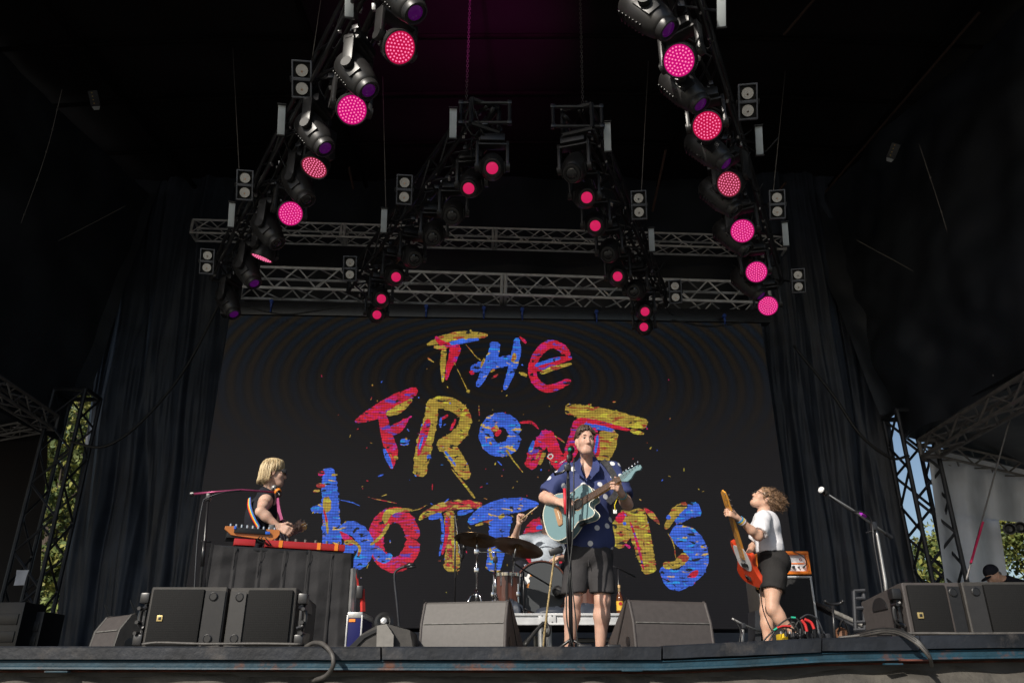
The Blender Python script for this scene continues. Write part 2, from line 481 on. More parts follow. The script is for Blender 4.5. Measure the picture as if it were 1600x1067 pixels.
def screen_mat():
    m = bpy.data.materials.new('led_screen_face'); m.use_nodes = True
    t = m.node_tree; N, L = t.nodes, t.links
    b = N['Principled BSDF']
    b.inputs['Base Color'].default_value = (0.024, 0.0235, 0.025, 1); b.inputs['Roughness'].default_value = 0.62; b.inputs['Specular IOR Level'].default_value = 0.3
    tc = N.new('ShaderNodeTexCoord')
    # fine pixel rows
    wv = N.new('ShaderNodeTexWave'); wv.bands_direction = 'Z'; wv.inputs['Scale'].default_value = 9.0; wv.inputs['Distortion'].default_value = 0
    L.new(tc.outputs['Object'], wv.inputs['Vector'])
    # faint coloured interference of the glowing diodes
    mp = N.new('ShaderNodeMapping'); mp.inputs['Location'].default_value = (0.0, 0.0, -4.4); mp.inputs['Scale'].default_value = (0.62, 1, 1.25)
    L.new(tc.outputs['Object'], mp.inputs[0])
    rg = N.new('ShaderNodeTexWave'); rg.wave_type = 'RINGS'; rg.rings_direction = 'Y'; rg.inputs['Scale'].default_value = 1.9; rg.inputs['Distortion'].default_value = 1.2; rg.inputs['Detail Scale'].default_value = 0.4
    L.new(mp.outputs[0], rg.inputs['Vector'])
    rp = N.new('ShaderNodeValToRGB')
    e = rp.color_ramp.elements
    e[0].position = 0.0; e[0].color = (0.0100, 0.0065, 0.0030, 1)
    e[1].position = 1.0; e[1].color = (0.0022, 0.0052, 0.0100, 1)
    k = rp.color_ramp.elements.new(0.5); k.color = (0.0030, 0.0030, 0.0032, 1)
    L.new(rg.outputs['Fac'], rp.inputs[0])
    sp = N.new('ShaderNodeSeparateXYZ'); L.new(tc.outputs['Object'], sp.inputs[0])
    mr = N.new('ShaderNodeMapRange'); mr.inputs[1].default_value = 2.2; mr.inputs[2].default_value = 4.2
    L.new(sp.outputs['Z'], mr.inputs[0])
    mx = N.new('ShaderNodeMix'); mx.data_type = 'RGBA'
    L.new(mr.outputs[0], mx.inputs[0]); mx.inputs[6].default_value = (0.0085, 0.0075, 0.0085, 1); L.new(rp.outputs[0], mx.inputs[7])
    ml = N.new('ShaderNodeMix'); ml.data_type = 'RGBA'; ml.blend_type = 'MULTIPLY'; ml.inputs[0].default_value = 0.35
    L.new(mx.outputs[2], ml.inputs[6]); L.new(wv.outputs['Color'], ml.inputs[7])
    L.new(ml.outputs[2], b.inputs['Emission Color']); b.inputs['Emission Strength'].default_value = 1.0
    return m
def paint_mat(name, base, alt1, alt2, lo=0.565):
    """glowing paint stroke with streaks of other colours, pixel rows and columns"""
    m = bpy.data.materials.new(name); m.use_nodes = True
    t = m.node_tree; N, L = t.nodes, t.links
    b = N['Principled BSDF']
    b.inputs['Base Color'].default_value = (0.03, 0.03, 0.03, 1); b.inputs['Roughness'].default_value = 0.6
    tc = N.new('ShaderNodeTexCoord')
    def nz(scale, loc, sc, det=6):
        mp = N.new('ShaderNodeMapping'); mp.inputs['Location'].default_value = loc; mp.inputs['Scale'].default_value = sc
        mp.inputs['Rotation'].default_value = (0, 0.5, 0)
        L.new(tc.outputs['Object'], mp.inputs[0])
        n = N.new('ShaderNodeTexNoise'); n.inputs['Scale'].default_value = scale; n.inputs['Detail'].default_value = det; n.inputs['Distortion'].default_value = 0.6
        L.new(mp.outputs[0], n.inputs['Vector'])
        return n.outputs['Fac']
    def mixc(fac, a, c):
        x = N.new('ShaderNodeMix'); x.data_type = 'RGBA'
        L.new(fac, x.inputs[0])
        if isinstance(a, tuple): x.inputs[6].default_value = (*a, 1)
        else: L.new(a, x.inputs[6])
        if isinstance(c, tuple): x.inputs[7].default_value = (*c, 1)
        else: L.new(c, x.inputs[7])
        return x.outputs[2]
    def step(f, lo, hi):
        r = N.new('ShaderNodeMapRange'); r.inputs[1].default_value = lo; r.inputs[2].default_value = hi
        L.new(f, r.inputs[0]); return r.outputs[0]
    c = mixc(step(nz(5, (1, 0, 2), (1, 1, 2.2)), 0.35, 0.75), tuple(x * 0.6 for x in base), tuple(min(1, x * 1.15) for x in base))
    c = mixc(step(nz(4.6, (5, 3, 1), (1, 1, 3.5), 9), lo, lo + 0.03), c, alt1)
    c = mixc(step(nz(5.0, (9, 1, 7), (1, 1, 3.0), 9), lo + 0.02, lo + 0.05), c, alt2)
    c = mixc(step(nz(7.0, (2, 8, 4), (1, 1, 2.5), 9), 0.61, 0.63), c, (0.01, 0.01, 0.012))
    for d, s, f in (('Z', 8.2, 0.45), ('X', 8.2, 0.2)):
        wv = N.new('ShaderNodeTexWave'); wv.bands_direction = d; wv.inputs['Scale'].default_value = s
        L.new(tc.outputs['Object'], wv.inputs['Vector'])
        x = N.new('ShaderNodeMix'); x.data_type = 'RGBA'; x.blend_type = 'MULTIPLY'; x.inputs[0].default_value = f
        L.new(c, x.inputs[6]); L.new(wv.outputs['Color'], x.inputs[7]); c = x.outputs[2]
    L.new(c, b.inputs['Emission Color']); b.inputs['Emission Strength'].default_value = 1.3
    return m
cY, cR, cB = srgb(176, 148, 60), srgb(205, 32, 56), srgb(62, 104, 222)
PAINT = {'Y': paint_mat('yellow_paint', cY, srgb(150, 60, 40), srgb(190, 180, 60)), 'R': paint_mat('red_paint', cR, srgb(190, 30, 110), srgb(90, 60, 160)),
         'B': paint_mat('blue_paint', cB, srgb(40, 140, 215), srgb(200, 165, 70), 0.60), 'M': paint_mat('rust_paint', srgb(140, 58, 48), srgb(175, 150, 65), srgb(185, 40, 55), 0.5)}
PIDX = {'Y': 0, 'R': 1, 'B': 2, 'M': 3}
led = thing('led_screen', 'huge dark LED video wall showing painted multicoloured hand lettering', 'screen', S3((xl + xr) / 2, zb))
led.rotation_euler = (0, 0, math.atan2(SX.y, SX.x))
mb = MB(axes(S3(xl, zb), SX, Vector((0, 0, 1)).cross(SX), (0, 0, 1)))
wS, hS = xr - xl, zt - zb
mb.box((wS / 2, 0.06, hS / 2), (wS, 0.12, hS))
mb.build('screen_face', screen_mat(), led, None)
mb = MB(axes(S3(xl, zb), SX, Vector((0, 0, 1)).cross(SX), (0, 0, 1)))
for i in range(1, 9):      # cabinet bolts / rear bracing rails
    mb.box((wS * i / 9, 0.17, hS / 2), (0.04, 0.08, hS))
mb.build('rear_frame', M_STEEL, led)
mb = MB(axes(S3(xl, zt), SX, Vector((0, 0, 1)).cross(SX), (0, 0, 1)))
mb.box((wS / 2, 0.05, 0.12), (wS + 0.3, 0.16, 0.22), 0.01)
mb.build('header_bar', M_BMETAL, led)
mb = MB(axes(S3(xl, zb), SX, Vector((0, 0, 1)).cross(SX), (0, 0, 1)))
mb.box((wS / 2, 0.08, -0.45), (wS, 0.08, 0.8))
mb.build('base_cover', M_CLOTH, led)

_lay = [0]
def stroke_poly(pts, wid, rg, r):
    """ragged brush stroke outline around a centre line (pixels)"""
    c = curve([(a, b, 0) for a, b in pts], max(6, int(sum(math.dist(pts[i], pts[i + 1]) for i in range(len(pts) - 1)) / 2.2))) if len(pts) > 1 else [Vector((*pts[0], 0)), Vector((pts[0][0] + 1, pts[0][1], 0))]
    n = len(c)
    ws = np.interp(np.linspace(0, 1, n), np.linspace(0, 1, len(wid)), wid)
    Lf, Rt = [], []
    sd = r.uniform(0, 99)
    for i, p in enumerate(c):
        t = (c[min(i + 1, n - 1)] - c[max(0, i - 1)]).normalized()
        q = Vector((-t.y, t.x, 0))
        h = ws[i] / 2
        e = min(1.0, 0.55 + 0.45 * min(i, n - 1 - i) / 2.0)
        Lf.append(p + q * (h * e + rg * (noise.noise(Vector((i * 0.35, sd, 0))) + 0.5 * r.uniform(-1, 1))) + t * r.uniform(-0.5, 0.5))
        Rt.append(p - q * (h * e + rg * (noise.noise(Vector((i * 0.35, sd, 9))) + 0.5 * r.uniform(-1, 1))) + t * r.uniform(-0.5, 0.5))
    return Lf, Rt
def letter(strokes, seed, name='letter', label=None):
    r = random.Random(seed)
    mb = MB()
    for k, (col, pts, wid) in enumerate(strokes):
        if not isinstance(wid, (list, tuple)): wid = [wid, wid]
        off = 0.004 + 0.0012 * k
        mb.m = PIDX[col]
        rg = min(1.7, 0.4 + min(wid) * 0.09)
        Lf, Rt = stroke_poly(pts, wid, rg, r)
        vs = [PS(p.x, p.y, off) for p in Lf] + [PS(p.x, p.y, off) for p in Rt]
        n = len(Lf)
        mb.add(vs, [[i, i + 1, n + i + 1, n + i] for i in range(n - 1)])
        if min(wid) > 9 and len(pts) > 1:       # dry-brush bristles along the edges and ends
            for s in range(int(3 + n / 4)):
                i = r.randrange(n); side = r.choice((Lf, Rt)); p = side[i]
                t = Vector((r.uniform(-1, 1), r.uniform(-1, 1), 0)); t2 = Vector((-t.y, t.x, 0)) * r.uniform(0.2, 0.5)
                l = r.uniform(1.0, 3.5)
                mb.m = PIDX[r.choice([col, col, col, 'Y', 'B', 'R'])]
                o2 = off + 0.0004
                mb.add([PS(*(p + t * l).xy, o2), PS(*(p + t2 * l).xy, o2), PS(*(p - t * l * .8).xy, o2), PS(*(p - t2 * l).xy, o2)], [[0, 1, 2, 3]])
    o = mb.build(name, [PAINT['Y'], PAINT['R'], PAINT['B'], PAINT['M']], led, None)
    if label: o['label'] = label
    return o
def ring(cx, cy, rx, ry, a0=0, a1=360, n=14):
    return [(cx + rx * math.cos(rad(a0 + (a1 - a0) * i / n)), cy + ry * math.sin(rad(a0 + (a1 - a0) * i / n))) for i in range(n + 1)]
TXT = [
 ('T', [('Y', [(667, 539), (688, 531), (715, 525), (738, 524), (762, 524)], [4, 11, 15, 13, 6]), ('R', [(713, 538), (708, 558), (701, 575), (697, 594)], [19, 15, 9, 4]), ('Y', [(694, 545), (692, 568), (692, 597)], [9, 9, 4]),
        ('B', [(701, 537), (722, 533), (748, 530)], [5, 8, 4]), ('R', [(680, 526), (690, 536), (704, 540)], [4, 9, 9]), ('M', [(678, 542), (698, 544)], [6, 6]), ('Y', [(735, 515), (736, 519)], [2, 4]), ('Y', [(709, 565), (722, 592), (731, 611)], [1, 1.2, 1.5]), ('Y', [(728, 538), (742, 555), (751, 563)], [1, 1.4, 2]), ('Y', [(731, 609), (732, 614)], [6, 5]), ('M', [(668, 559), (678, 566)], [3, 2])]),
 ('H', [('B', [(774, 534), (770, 555), (758, 580), (746, 604)], [14, 18, 13, 8]), ('B', [(735, 577), (757, 571), (780, 566), (803, 562)], [10, 16, 17, 15]), ('B', [(808, 528), (807, 550), (799, 580), (788, 609)], [8, 15, 13, 7]), ('Y', [(801, 566), (805, 552)], [6, 8]), ('Y', [(751, 574), (757, 560)], [3, 5]), ('R', [(734, 580), (741, 584)], [6, 6]), ('Y', [(766, 581), (773, 577)], [3, 4]), ('R', [(812, 526), (822, 536)], [3, 6]), ('Y', [(811, 582), (823, 587)], [3, 7]), ('M', [(768, 591), (778, 585)], [2, 3])]),
 ('E', [('R', [(834, 577), (858, 568), (878, 562), (894, 559)], [10, 13, 11, 5]), ('R', [(890, 556), (880, 545), (863, 538), (848, 544), (836, 560), (832, 578), (837, 596), (853, 607), (873, 603), (891, 593)], [8, 13, 14, 14, 13, 13, 13, 12, 11, 9]), ('B', [(836, 571), (855, 565), (876, 559)], [5, 6, 4]), ('Y', [(844, 583), (866, 575), (893, 568)], [6, 7, 4])]),
 ('F', [('R', [(555, 659), (575, 650), (598, 639), (622, 626), (652, 608)], [6, 17, 24, 25, 12]), ('Y', [(603, 647), (622, 640), (644, 624)], [6, 14, 6]), ('R', [(597, 648), (603, 675), (611, 705), (612, 732)], [14, 17, 22, 5]), ('R', [(604, 676), (622, 668), (637, 654)], [15, 16, 7]), ('B', [(599, 699), (606, 716), (613, 732)], [4, 8, 4]), ('B', [(625, 690), (639, 691)], [10, 10]), ('Y', [(616, 717), (621, 713)], [6, 8]), ('Y', [(633, 684), (636, 686)], [4, 4]), ('B', [(588, 745), (599, 741)], [2, 3]), ('R', [(636, 655), (643, 650)], [3, 2])]),
 ('R', [('Y', [(676, 628), (672, 660), (662, 700), (655, 744)], [18, 22, 26, 20]), ('Y', [(668, 631), (692, 629), (715, 637), (727, 652), (722, 672), (706, 688), (684, 699)], [14, 20, 20, 18, 20, 24, 20]), ('Y', [(697, 692), (710, 712), (722, 732), (731, 748)], [20, 24, 22, 12]), ('R', [(670, 655), (662, 680), (653, 712)], [9, 13, 5]), ('B', [(661, 682), (655, 702)], [4, 3]), ('B', [(667, 714), (674, 713)], [7, 8]), ('R', [(690, 655), (700, 648)], [4, 5]), ('R', [(712, 655), (704, 672)], [5, 4]), ('B', [(689, 652), (688, 668)], [4, 4]), ('B', [(695, 705), (712, 727)], [4, 3]), ('Y', [(705, 732), (722, 752), (742, 778)], [1.5, 3, 4])]),
 ('O', [('B', ring(782, 679, 22.5, 23.5), 22), ('M', [(767, 672), (779, 668)], [8, 11]), ('R', [(774, 680), (783, 672)], [8, 5]), ('Y', [(791, 702), (800, 716), (817, 738)], [5, 2, 1.5]), ('Y', [(765, 690), (768, 695)], [4, 4])]),
 ('N', [('R', [(855, 672), (846, 690), (836, 712), (826, 731)], [12, 19, 24, 17]), ('R', [(855, 674), (864, 698), (872, 720), (880, 736)], [14, 20, 22, 14]), ('R', [(909, 655), (900, 682), (892, 705), (884, 726)], [22, 22, 20, 12]), ('B', [(834, 688), (828, 706)], [5, 8]), ('Y', [(851, 706), (843, 726)], [6, 6]), ('M', [(845, 700), (838, 718)], [3, 4]), ('B', [(845, 733), (846, 735)], [4, 3]), ('R', [(812, 660), (830, 660), (842, 670)], [3, 5, 2]), ('M', [(866, 680), (882, 691)], [2, 3])]),
 ('T', [('Y', [(883, 638), (918, 645), (960, 653), (1011, 664)], [15, 23, 24, 14]), ('Y', [(952, 672), (948, 698), (940, 720)], [32, 28, 22]), ('R', [(905, 656), (935, 661), (985, 672)], [9, 9, 4]), ('B', [(913, 663), (938, 668), (960, 673)], [5, 8, 4]), ('R', [(928, 668), (932, 690), (932, 713)], [8, 10, 10]), ('B', [(934, 680), (930, 708)], [5, 4]), ('Y', [(985, 672), (1006, 678)], [8, 5]), ('Y', [(1000, 655), (1011, 662)], [8, 12])]),
 ('B', [('B', [(513, 731), (515, 765), (517, 800), (519, 855)], [18, 26, 26, 31]), ('B', [(486, 797), (500, 794), (515, 790)], [10, 14, 12]), ('B', [(528, 838), (545, 824), (562, 832), (572, 851), (566, 872), (551, 882), (540, 876)], [16, 20, 24, 26, 24, 18, 12]), ('B', [(536, 850), (555, 862)], [26, 26]), ('Y', [(510, 776), (511, 792), (507, 800)], [12, 14, 6]), ('Y', [(508, 800), (511, 820), (512, 834)], [3, 4, 3]), ('R', [(506, 796), (511, 815)], [3, 3]), ('R', [(531, 830), (545, 844), (552, 850)], [5, 14, 8]), ('Y', [(538, 848), (552, 846), (562, 856), (560, 868)], [8, 5, 5, 4]), ('R', [(497, 740), (507, 738)], [8, 8]), ('M', [(494, 758), (508, 759)], [6, 7]), ('M', [(489, 768), (499, 766)], [4, 5]), ('Y', [(518, 742), (527, 741)], [4, 4])]),
 ('O', [('R', ring(616, 843, 29, 39), 24), ('B', [(585, 858), (600, 872), (612, 866)], [16, 16, 8]), ('Y', [(600, 818), (606, 802), (620, 797), (645, 797)], [9, 12, 7, 5]), ('Y', [(578, 851), (595, 838), (608, 818)], [4, 5, 6]), ('R', [(628, 872), (643, 862)], [12, 8])]),
 ('T', [('M', [(660, 806), (685, 794), (715, 788), (753, 789)], [9, 15, 15, 10]), ('Y', [(655, 812), (664, 803), (680, 800)], [5, 8, 6]), ('Y', [(701, 798), (706, 835), (707, 893)], [16, 20, 26]), ('M', [(700, 800), (702, 845), (703, 885)], [6, 7, 10]), ('B', [(670, 809), (690, 804)], [8, 8]), ('B', [(715, 802), (740, 797)], [10, 4]), ('R', [(697, 808), (698, 835), (691, 866)], [4, 6, 4]), ('B', [(690, 806), (692, 835), (687, 868)], [5, 5, 3])]),
 ('T', [('B', [(732, 817), (755, 802), (785, 792), (815, 788), (842, 787)], [10, 22, 26, 22, 5]), ('B', [(783, 800), (778, 845), (770, 893)], [36, 30, 22]), ('Y', [(742, 821), (758, 816), (771, 811)], [3, 4, 2]), ('Y', [(779, 809), (788, 804)], [6, 8]), ('Y', [(765, 855), (768, 875)], [5, 5])]),
 ('O', [('R', ring(853, 848, 27, 32), 21), ('B', [(838, 825), (850, 822)], 7)]),
 ('M', [('Y', [(930, 900), (940, 850), (955, 815)], [22, 22, 24]), ('Y', [(960, 853), (972, 828), (988, 802)], [26, 34, 34]), ('Y', [(990, 796), (1001, 835), (1009, 868), (1016, 896)], [34, 32, 27, 20]), ('R', [(964, 815), (976, 800)], [14, 10]), ('R', [(985, 815), (996, 850), (1006, 890)], [3, 4, 3]), ('M', [(1006, 793), (1018, 804), (1031, 819)], [3, 10, 3]), ('B', [(974, 819), (978, 816)], [5, 5]), ('R', [(976, 850), (985, 855)], [3, 5])]),
 ('S', [('B', [(1094, 793), (1076, 800), (1056, 816)], [24, 21, 10]), ('Y', [(1073, 786), (1055, 800), (1040, 826)], [10, 15, 8]), ('B', [(1049, 829), (1068, 838), (1085, 853), (1090, 876), (1076, 898), (1052, 906), (1036, 884)], [22, 36, 36, 34, 32, 30, 16]), ('Y', [(1036, 883), (1056, 881), (1074, 867)], [11, 12, 16]), ('R', [(1074, 901), (1084, 897), (1091, 891)], [3, 11, 4]), ('Y', [(1043, 832), (1052, 848), (1056, 872)], [1, 1.5, 1.5]), ('B', [(1042, 810), (1047, 806)], [6, 8])]),
]
for i, (ch, st) in enumerate(TXT):
    letter(st, 100 + i, 'letter')
# paint spatter between the letters
r = random.Random(5)
sp = []
for _ in range(150):
    u = r.gauss(780, 170); v = r.gauss(745, 105)
    if not (480 < u < 1110 and 512 < v < 930): continue
    a = r.uniform(0, 6.3); l = r.uniform(0.8, 5) * (1 if r.random() < .8 else 2)
    sp.append((r.choice('YYRBM'), [(u, v), (u + l * math.cos(a), v + l * math.sin(a))], [r.uniform(0.8, 2.4), r.uniform(0.6, 1.6)]))
sp += [('M', [(575, 776), (590, 780), (620, 786)], [1.2, 1.4, 1]), ('B', [(532, 781), (548, 784), (562, 790)], [1.4, 2, 1]), ('Y', [(640, 798), (655, 795), (668, 788)], [1, 1.5, 1]), ('M', [(748, 632), (749, 650)], [1.2, 1])]
o = letter(sp, 77, 'paint_spatter'); o['kind'] = 'stuff'
# ------------------------------------------------------------------ trusses and towers
def box_truss(name, label, p0, p1, h, w, bays, m, up=(0, 0, 1), chord_r=0.02, brace_r=0.011, pieces=True, cat='truss', group=None, verticals=False, plates=()):
    p0, p1 = Vector(p0), Vector(p1)
    ax = (p1 - p0); Lt = ax.length; ax.normalize()
    upv = (Vector(up) - ax * ax.dot(Vector(up))).normalized()
    sd = ax.cross(upv).normalized()
    root = thing(name, label, cat, p0, 0, group)
    cs = {}
    for i, (a, b) in enumerate(((1, 1), (1, -1), (-1, -1), (-1, 1))):
        o = upv * (a * h / 2) + sd * (b * w / 2)
        mb = MB(); mb.cyl(p0 + o, p1 + o, chord_r, n=8)
        mb.build('chord', m, root)
        cs[i] = o
    joined = MB()
    for (i, j) in ((0, 1), (1, 2), (2, 3), (3, 0)):
        d = cs[j] - cs[i]
        proto = {}
        for k in range(bays):
            f0, f1 = k / bays, (k + 1) / bays
            s, e = (cs[i], cs[j]) if k % 2 == 0 else (cs[j], cs[i])
            A = p0 + ax * (Lt * f0) + s; B = p0 + ax * (Lt * f1) + e
            if not pieces:
                joined.cyl(A, B, brace_r, n=5); continue
            key = k % 2
            if key not in proto:
                mb = MB(); mb.cyl(A, B, brace_r, n=6, caps=False)
                ob = mb.build('brace', m, root); proto[key] = (ob, f0)
            else:
                ob0, g0 = proto[key]
                ob = ob0.copy(); COL.objects.link(ob); ob.parent = root
                ob.location = ob0.location + ax * (Lt * (f0 - g0))
    if not pieces:
        o = joined.build('bracing', m, root); o['kind'] = 'stuff'
    for f in [0, 1] + list(plates):       # end frames / coupling plates
        for df in ((-0.03, 0.03) if 0 < f < 1 else (0,)):
            mb = MB()
            c = p0 + ax * (Lt * f + df)
            q = [c + cs[i] for i in range(4)]
            for i in range(4):
                mb.cyl(q[i], q[(i + 1) % 4], chord_r * 1.15, n=6)
            if 0 < f < 1:
                dq = ax * 0.012
                mb.add([q[0] - dq, q[1] - dq, q[2] - dq, q[3] - dq, q[0] + dq, q[1] + dq, q[2] + dq, q[3] + dq], [[0, 1, 5, 4], [2, 3, 7, 6], [1, 2, 6, 5], [3, 0, 4, 7]])
            mb.build('end_frame', m, root)
    return root
# lower truss just above the screen
z1 = P(800, 441, 11.0).z
box_truss('horizontal_truss', 'lower grey aluminium box truss just above the screen', P(372, 441, 11.0), P(1196, 466, 11.25), 0.36, 0.40, 26, M_TRUSS, plates=(0.5,), chord_r=0.024, brace_r=0.013)
box_truss('horizontal_truss', 'upper thinner aluminium box truss higher behind the hanging lights', P(304, 360, 12.2), P(1222, 386, 12.6), 0.27, 0.29, 36, M_TRUSS, plates=(0.25, 0.505, 0.755), chord_r=0.022, brace_r=0.011)
# blue hoist clamps on the lower chord
M_BLUECLAMP = mat('blue_clamp', (0.02, 0.06, 0.3), 0.4)
for ic, u in enumerate((424, 666, 756, 816, 932, 1132)):
    f = (u - 372) / (1215 - 372)
    v = 441 + 27 * f + 33
    mb = MB(); c = P(u, v, 10.92 + 0.2 * f)
    mb.box(c, (0.03, 0.04, 0.10), 0.006); mb.cyl(c + Vector((0, 0, -.05)), c + Vector((0, 0, -.13)), 0.012, n=6); mb.cyl(c + Vector((0, -.03, .05)), c + Vector((0, .03, .05)), 0.03, n=8)
    tag(mb.build('truss_clamp', M_BLUECLAMP), f'small blue clamp on the lower chord of the lower truss, {["leftmost", "second", "third", "fourth", "fifth", "rightmost"][ic]} of six', 'clamp', 'blue clamps under the lower truss')

# side towers of black steel
def tower(name, label, u, D, v_top, w, cr=.045, br=.028):
    c = P(u, 800, D)
    zt = P(u, v_top, D).z
    t = box_truss(name, label, (c.x, D, -1.9), (c.x, D, zt), w, w, 12, M_STEEL, up=(0, 1, 0), chord_r=cr, brace_r=br, cat='tower')
    return t
tower('truss_tower', 'black steel lattice tower at the left edge of the stage', 78, 12.0, 616, 0.50, .032, .018)
tower('truss_tower', 'black steel lattice tower at the right with sky showing through', 1447, 12.2, 648, 0.50, .036, .022)
# struts, ladders around the right tower
M_WOOD_R = mat('rust_tube', (0.13, 0.05, 0.03), 0.6)
# wing trusses
def wing_truss(label, a, b, h, w, bays, m, **k):
    return box_truss('wing_truss', label, a, b, h, w, bays, m, **k)
M_WT = mat('dull_truss', (0.16, 0.15, 0.145), 0.55, metal=0.2, var=0.3, scale=6)
wing_truss('grey wing truss running forward from the right tower', P(1452, 700, 11.8), P(1625, 598, 9.0), 0.26, 0.28, 7, M_WT, chord_r=0.030, brace_r=0.016)
wing_truss('dull truss along the top of the pale grey cloth wall', P(1452, 704, 12.0), P(1660, 752, 13.6), 0.24, 0.26, 8, M_WT, chord_r=0.022, brace_r=0.014)
wing_truss('dim wing truss running forward from the left tower', P(76, 660, 11.8), P(-40, 585, 9.6), 0.22, 0.24, 8, M_WT, chord_r=0.024, brace_r=0.014)
wing_truss('lower dim truss to the left of the left tower', P(78, 662, 12.0), P(-60, 688, 12.8), 0.16, 0.2, 8, M_WT, chord_r=0.02, brace_r=0.012)

# ------------------------------------------------------------------ trees behind the stage
def leaf_mat(name, c):
    m = mat(name, c, 0.6, var=0.6, scale=0.9, spec=0.3)
    b = m.node_tree.nodes['Principled BSDF']
    b.inputs['Transmission Weight'].default_value = 0.0
    return m
LEAF = [leaf_mat('leaf_green', (0.12, 0.15, 0.04)), leaf_mat('leaf_yellow_green', (0.21, 0.21, 0.05)), leaf_mat('leaf_dark', (0.07, 0.10, 0.03))]
M_BARK = mat('bark', (0.06, 0.045, 0.035), 0.9, var=0.4, scale=10, bump=0.6, bscale=20)
def tree(x, y, h, cr, seed, label, leaves=5200, mi=0, group='trees behind the stage', low=0.25):
    r = random.Random(seed)
    t = thing('tree', label, 'tree', (x, y, GROUND_Z), 0, group)
    tr = MB()
    base = Vector((x, y, GROUND_Z))
    top = base + Vector((r.uniform(-.4, .4), r.uniform(-.4, .4), h * 0.8))
    tr.tube(curve([base, base.lerp(top, .5) + Vector((r.uniform(-.3, .3), 0, 0)), top], 8), [h * .035 * (1 - .085 * i) for i in range(9)], 8)
    blobs = []
    for k in range(26):
        f = r.uniform(low, 1.0)
        a = r.uniform(0, 6.283)
        rr = cr * math.sin(math.pi * min(1, max(0.12, (f - low) / (1 - low) * 0.75 + 0.2))) * r.uniform(.45, 1)
        c = base + Vector((math.cos(a) * rr, math.sin(a) * rr, h * f))
        st = base.lerp(top, max(0.2, f - 0.18))
        tr.tube([st, st.lerp(c, .5) + Vector((0, 0, .1)), c], [h * .011, h * .007, h * .002], 5)
        blobs.append((c, cr * r.uniform(.22, .42)))
    tr.build('trunk', M_BARK, t)
    n = leaves
    rng = np.random.default_rng(seed)
    bi = rng.integers(0, len(blobs), n)
    C = np.array([b[0][:] for b in blobs])[bi]; R = np.array([b[1] for b in blobs])[bi]
    d = rng.normal(size=(n, 3)); d /= np.linalg.norm(d, axis=1)[:, None]
    pos = C + d * (R * rng.random(n) ** 0.45)[:, None]
    nx = rng.normal(size=(n, 3)); nx /= np.linalg.norm(nx, axis=1)[:, None]
    ny = np.cross(nx, rng.normal(size=(n, 3))); ny /= np.linalg.norm(ny, axis=1)[:, None]
    s = (0.055 + 0.07 * rng.random(n))[:, None] * (cr / 2.2) ** .3
    V = np.stack([pos - nx * s, pos - ny * s * .5, pos + nx * s, pos + ny * s * .5], 1).reshape(-1, 3)
    me = bpy.data.meshes.new('crown')
    me.from_pydata(V.tolist(), [], np.arange(4 * n).reshape(n, 4).tolist())
    me.polygons.foreach_set('material_index', ((rng.random(n) + 0.5 * (bi % 3)) * 1.45).astype(int).clip(0, 2).tolist())
    o = link_mesh('crown', me, [LEAF[mi], LEAF[(mi + 1) % 3], LEAF[(mi + 2) % 3]], t, None)
    return t
tree(-14.4, 25, 11.0, 3.0, 1, 'leafy tree seen through the upper half of the left tower', 17000, 0, low=0.3)
tree(-12.2, 22, 5.0, 2.0, 2, 'low sunlit bush seen through the foot of the left tower', 7000, 1, low=0.1)
tree(-17.2, 30, 13.5, 3.6, 3, 'taller tree farther behind the left tower', 15000, 0)
tree(12.6, 24, 5.2, 2.2, 4, 'yellow green tree seen through the foot of the right tower', 9000, 1, low=0.1)
tree(14.2, 26, 6.2, 2.2, 8, 'yellow green tree in the gap beside the pale grey cloth', 8000, 1, low=0.1)
tree(16.4, 23.5, 7.4, 2.8, 5, 'dense tree filling the opening at the right end of the grey cloth', 13000, 0, low=0.08)
tree(19.0, 28, 8.5, 3.0, 6, 'broad tree behind the opening at the far right', 9000, 0, low=0.1)
# ------------------------------------------------------------------ lighting rig
M_LENSP = mat('pink_lens', srgb(120, 10, 50), 0.3, emit=srgb(230, 8, 85), estr=0.62)
M_LENSM = mat('magenta_lens', srgb(120, 10, 80), 0.3, emit=srgb(225, 0, 128), estr=0.75)
M_LENSD = mat('dim_pink_lens', srgb(120, 40, 60), 0.35, emit=srgb(190, 48, 76), estr=0.45)
M_DOTW = mat('bright_led', (0.8, 0.3, 0.5), 0.4, emit=(1.0, 0.66, 0.95), estr=1.7)
M_DOTP = mat('pink_led', (0.8, 0.2, 0.3), 0.4, emit=srgb(255, 130, 180), estr=1.1)
M_SPOTP = mat('pink_spot_lens', srgb(120, 10, 50), 0.15, emit=srgb(225, 30, 96), estr=0.75, var=0.3, scale=30)
M_SPOTV = mat('violet_spot_lens', srgb(50, 8, 60), 0.1, emit=srgb(110, 8, 130), estr=0.2, var=0.3)
M_GLASS = mat('dark_lens', (0.01, 0.01, 0.012), 0.05, spec=0.9)
M_HOUSING = mat('grey_housing', (0.022, 0.021, 0.021), 0.4, var=0.25, scale=10, spec=0.6)
M_REFL = mat('lamp_reflector', (0.75, 0.72, 0.68), 0.22, metal=0.7, var=0.1)
M_BULB = mat('lamp_bulb', (0.65, 0.35, 0.18), 0.2)
M_FRAME = mat('blinder_frame', (0.13, 0.135, 0.15), 0.45, metal=0.3, var=0.2)
M_STRIP = mat('strip_diffuser', (0.62, 0.67, 0.68), 0.5, var=0.06)

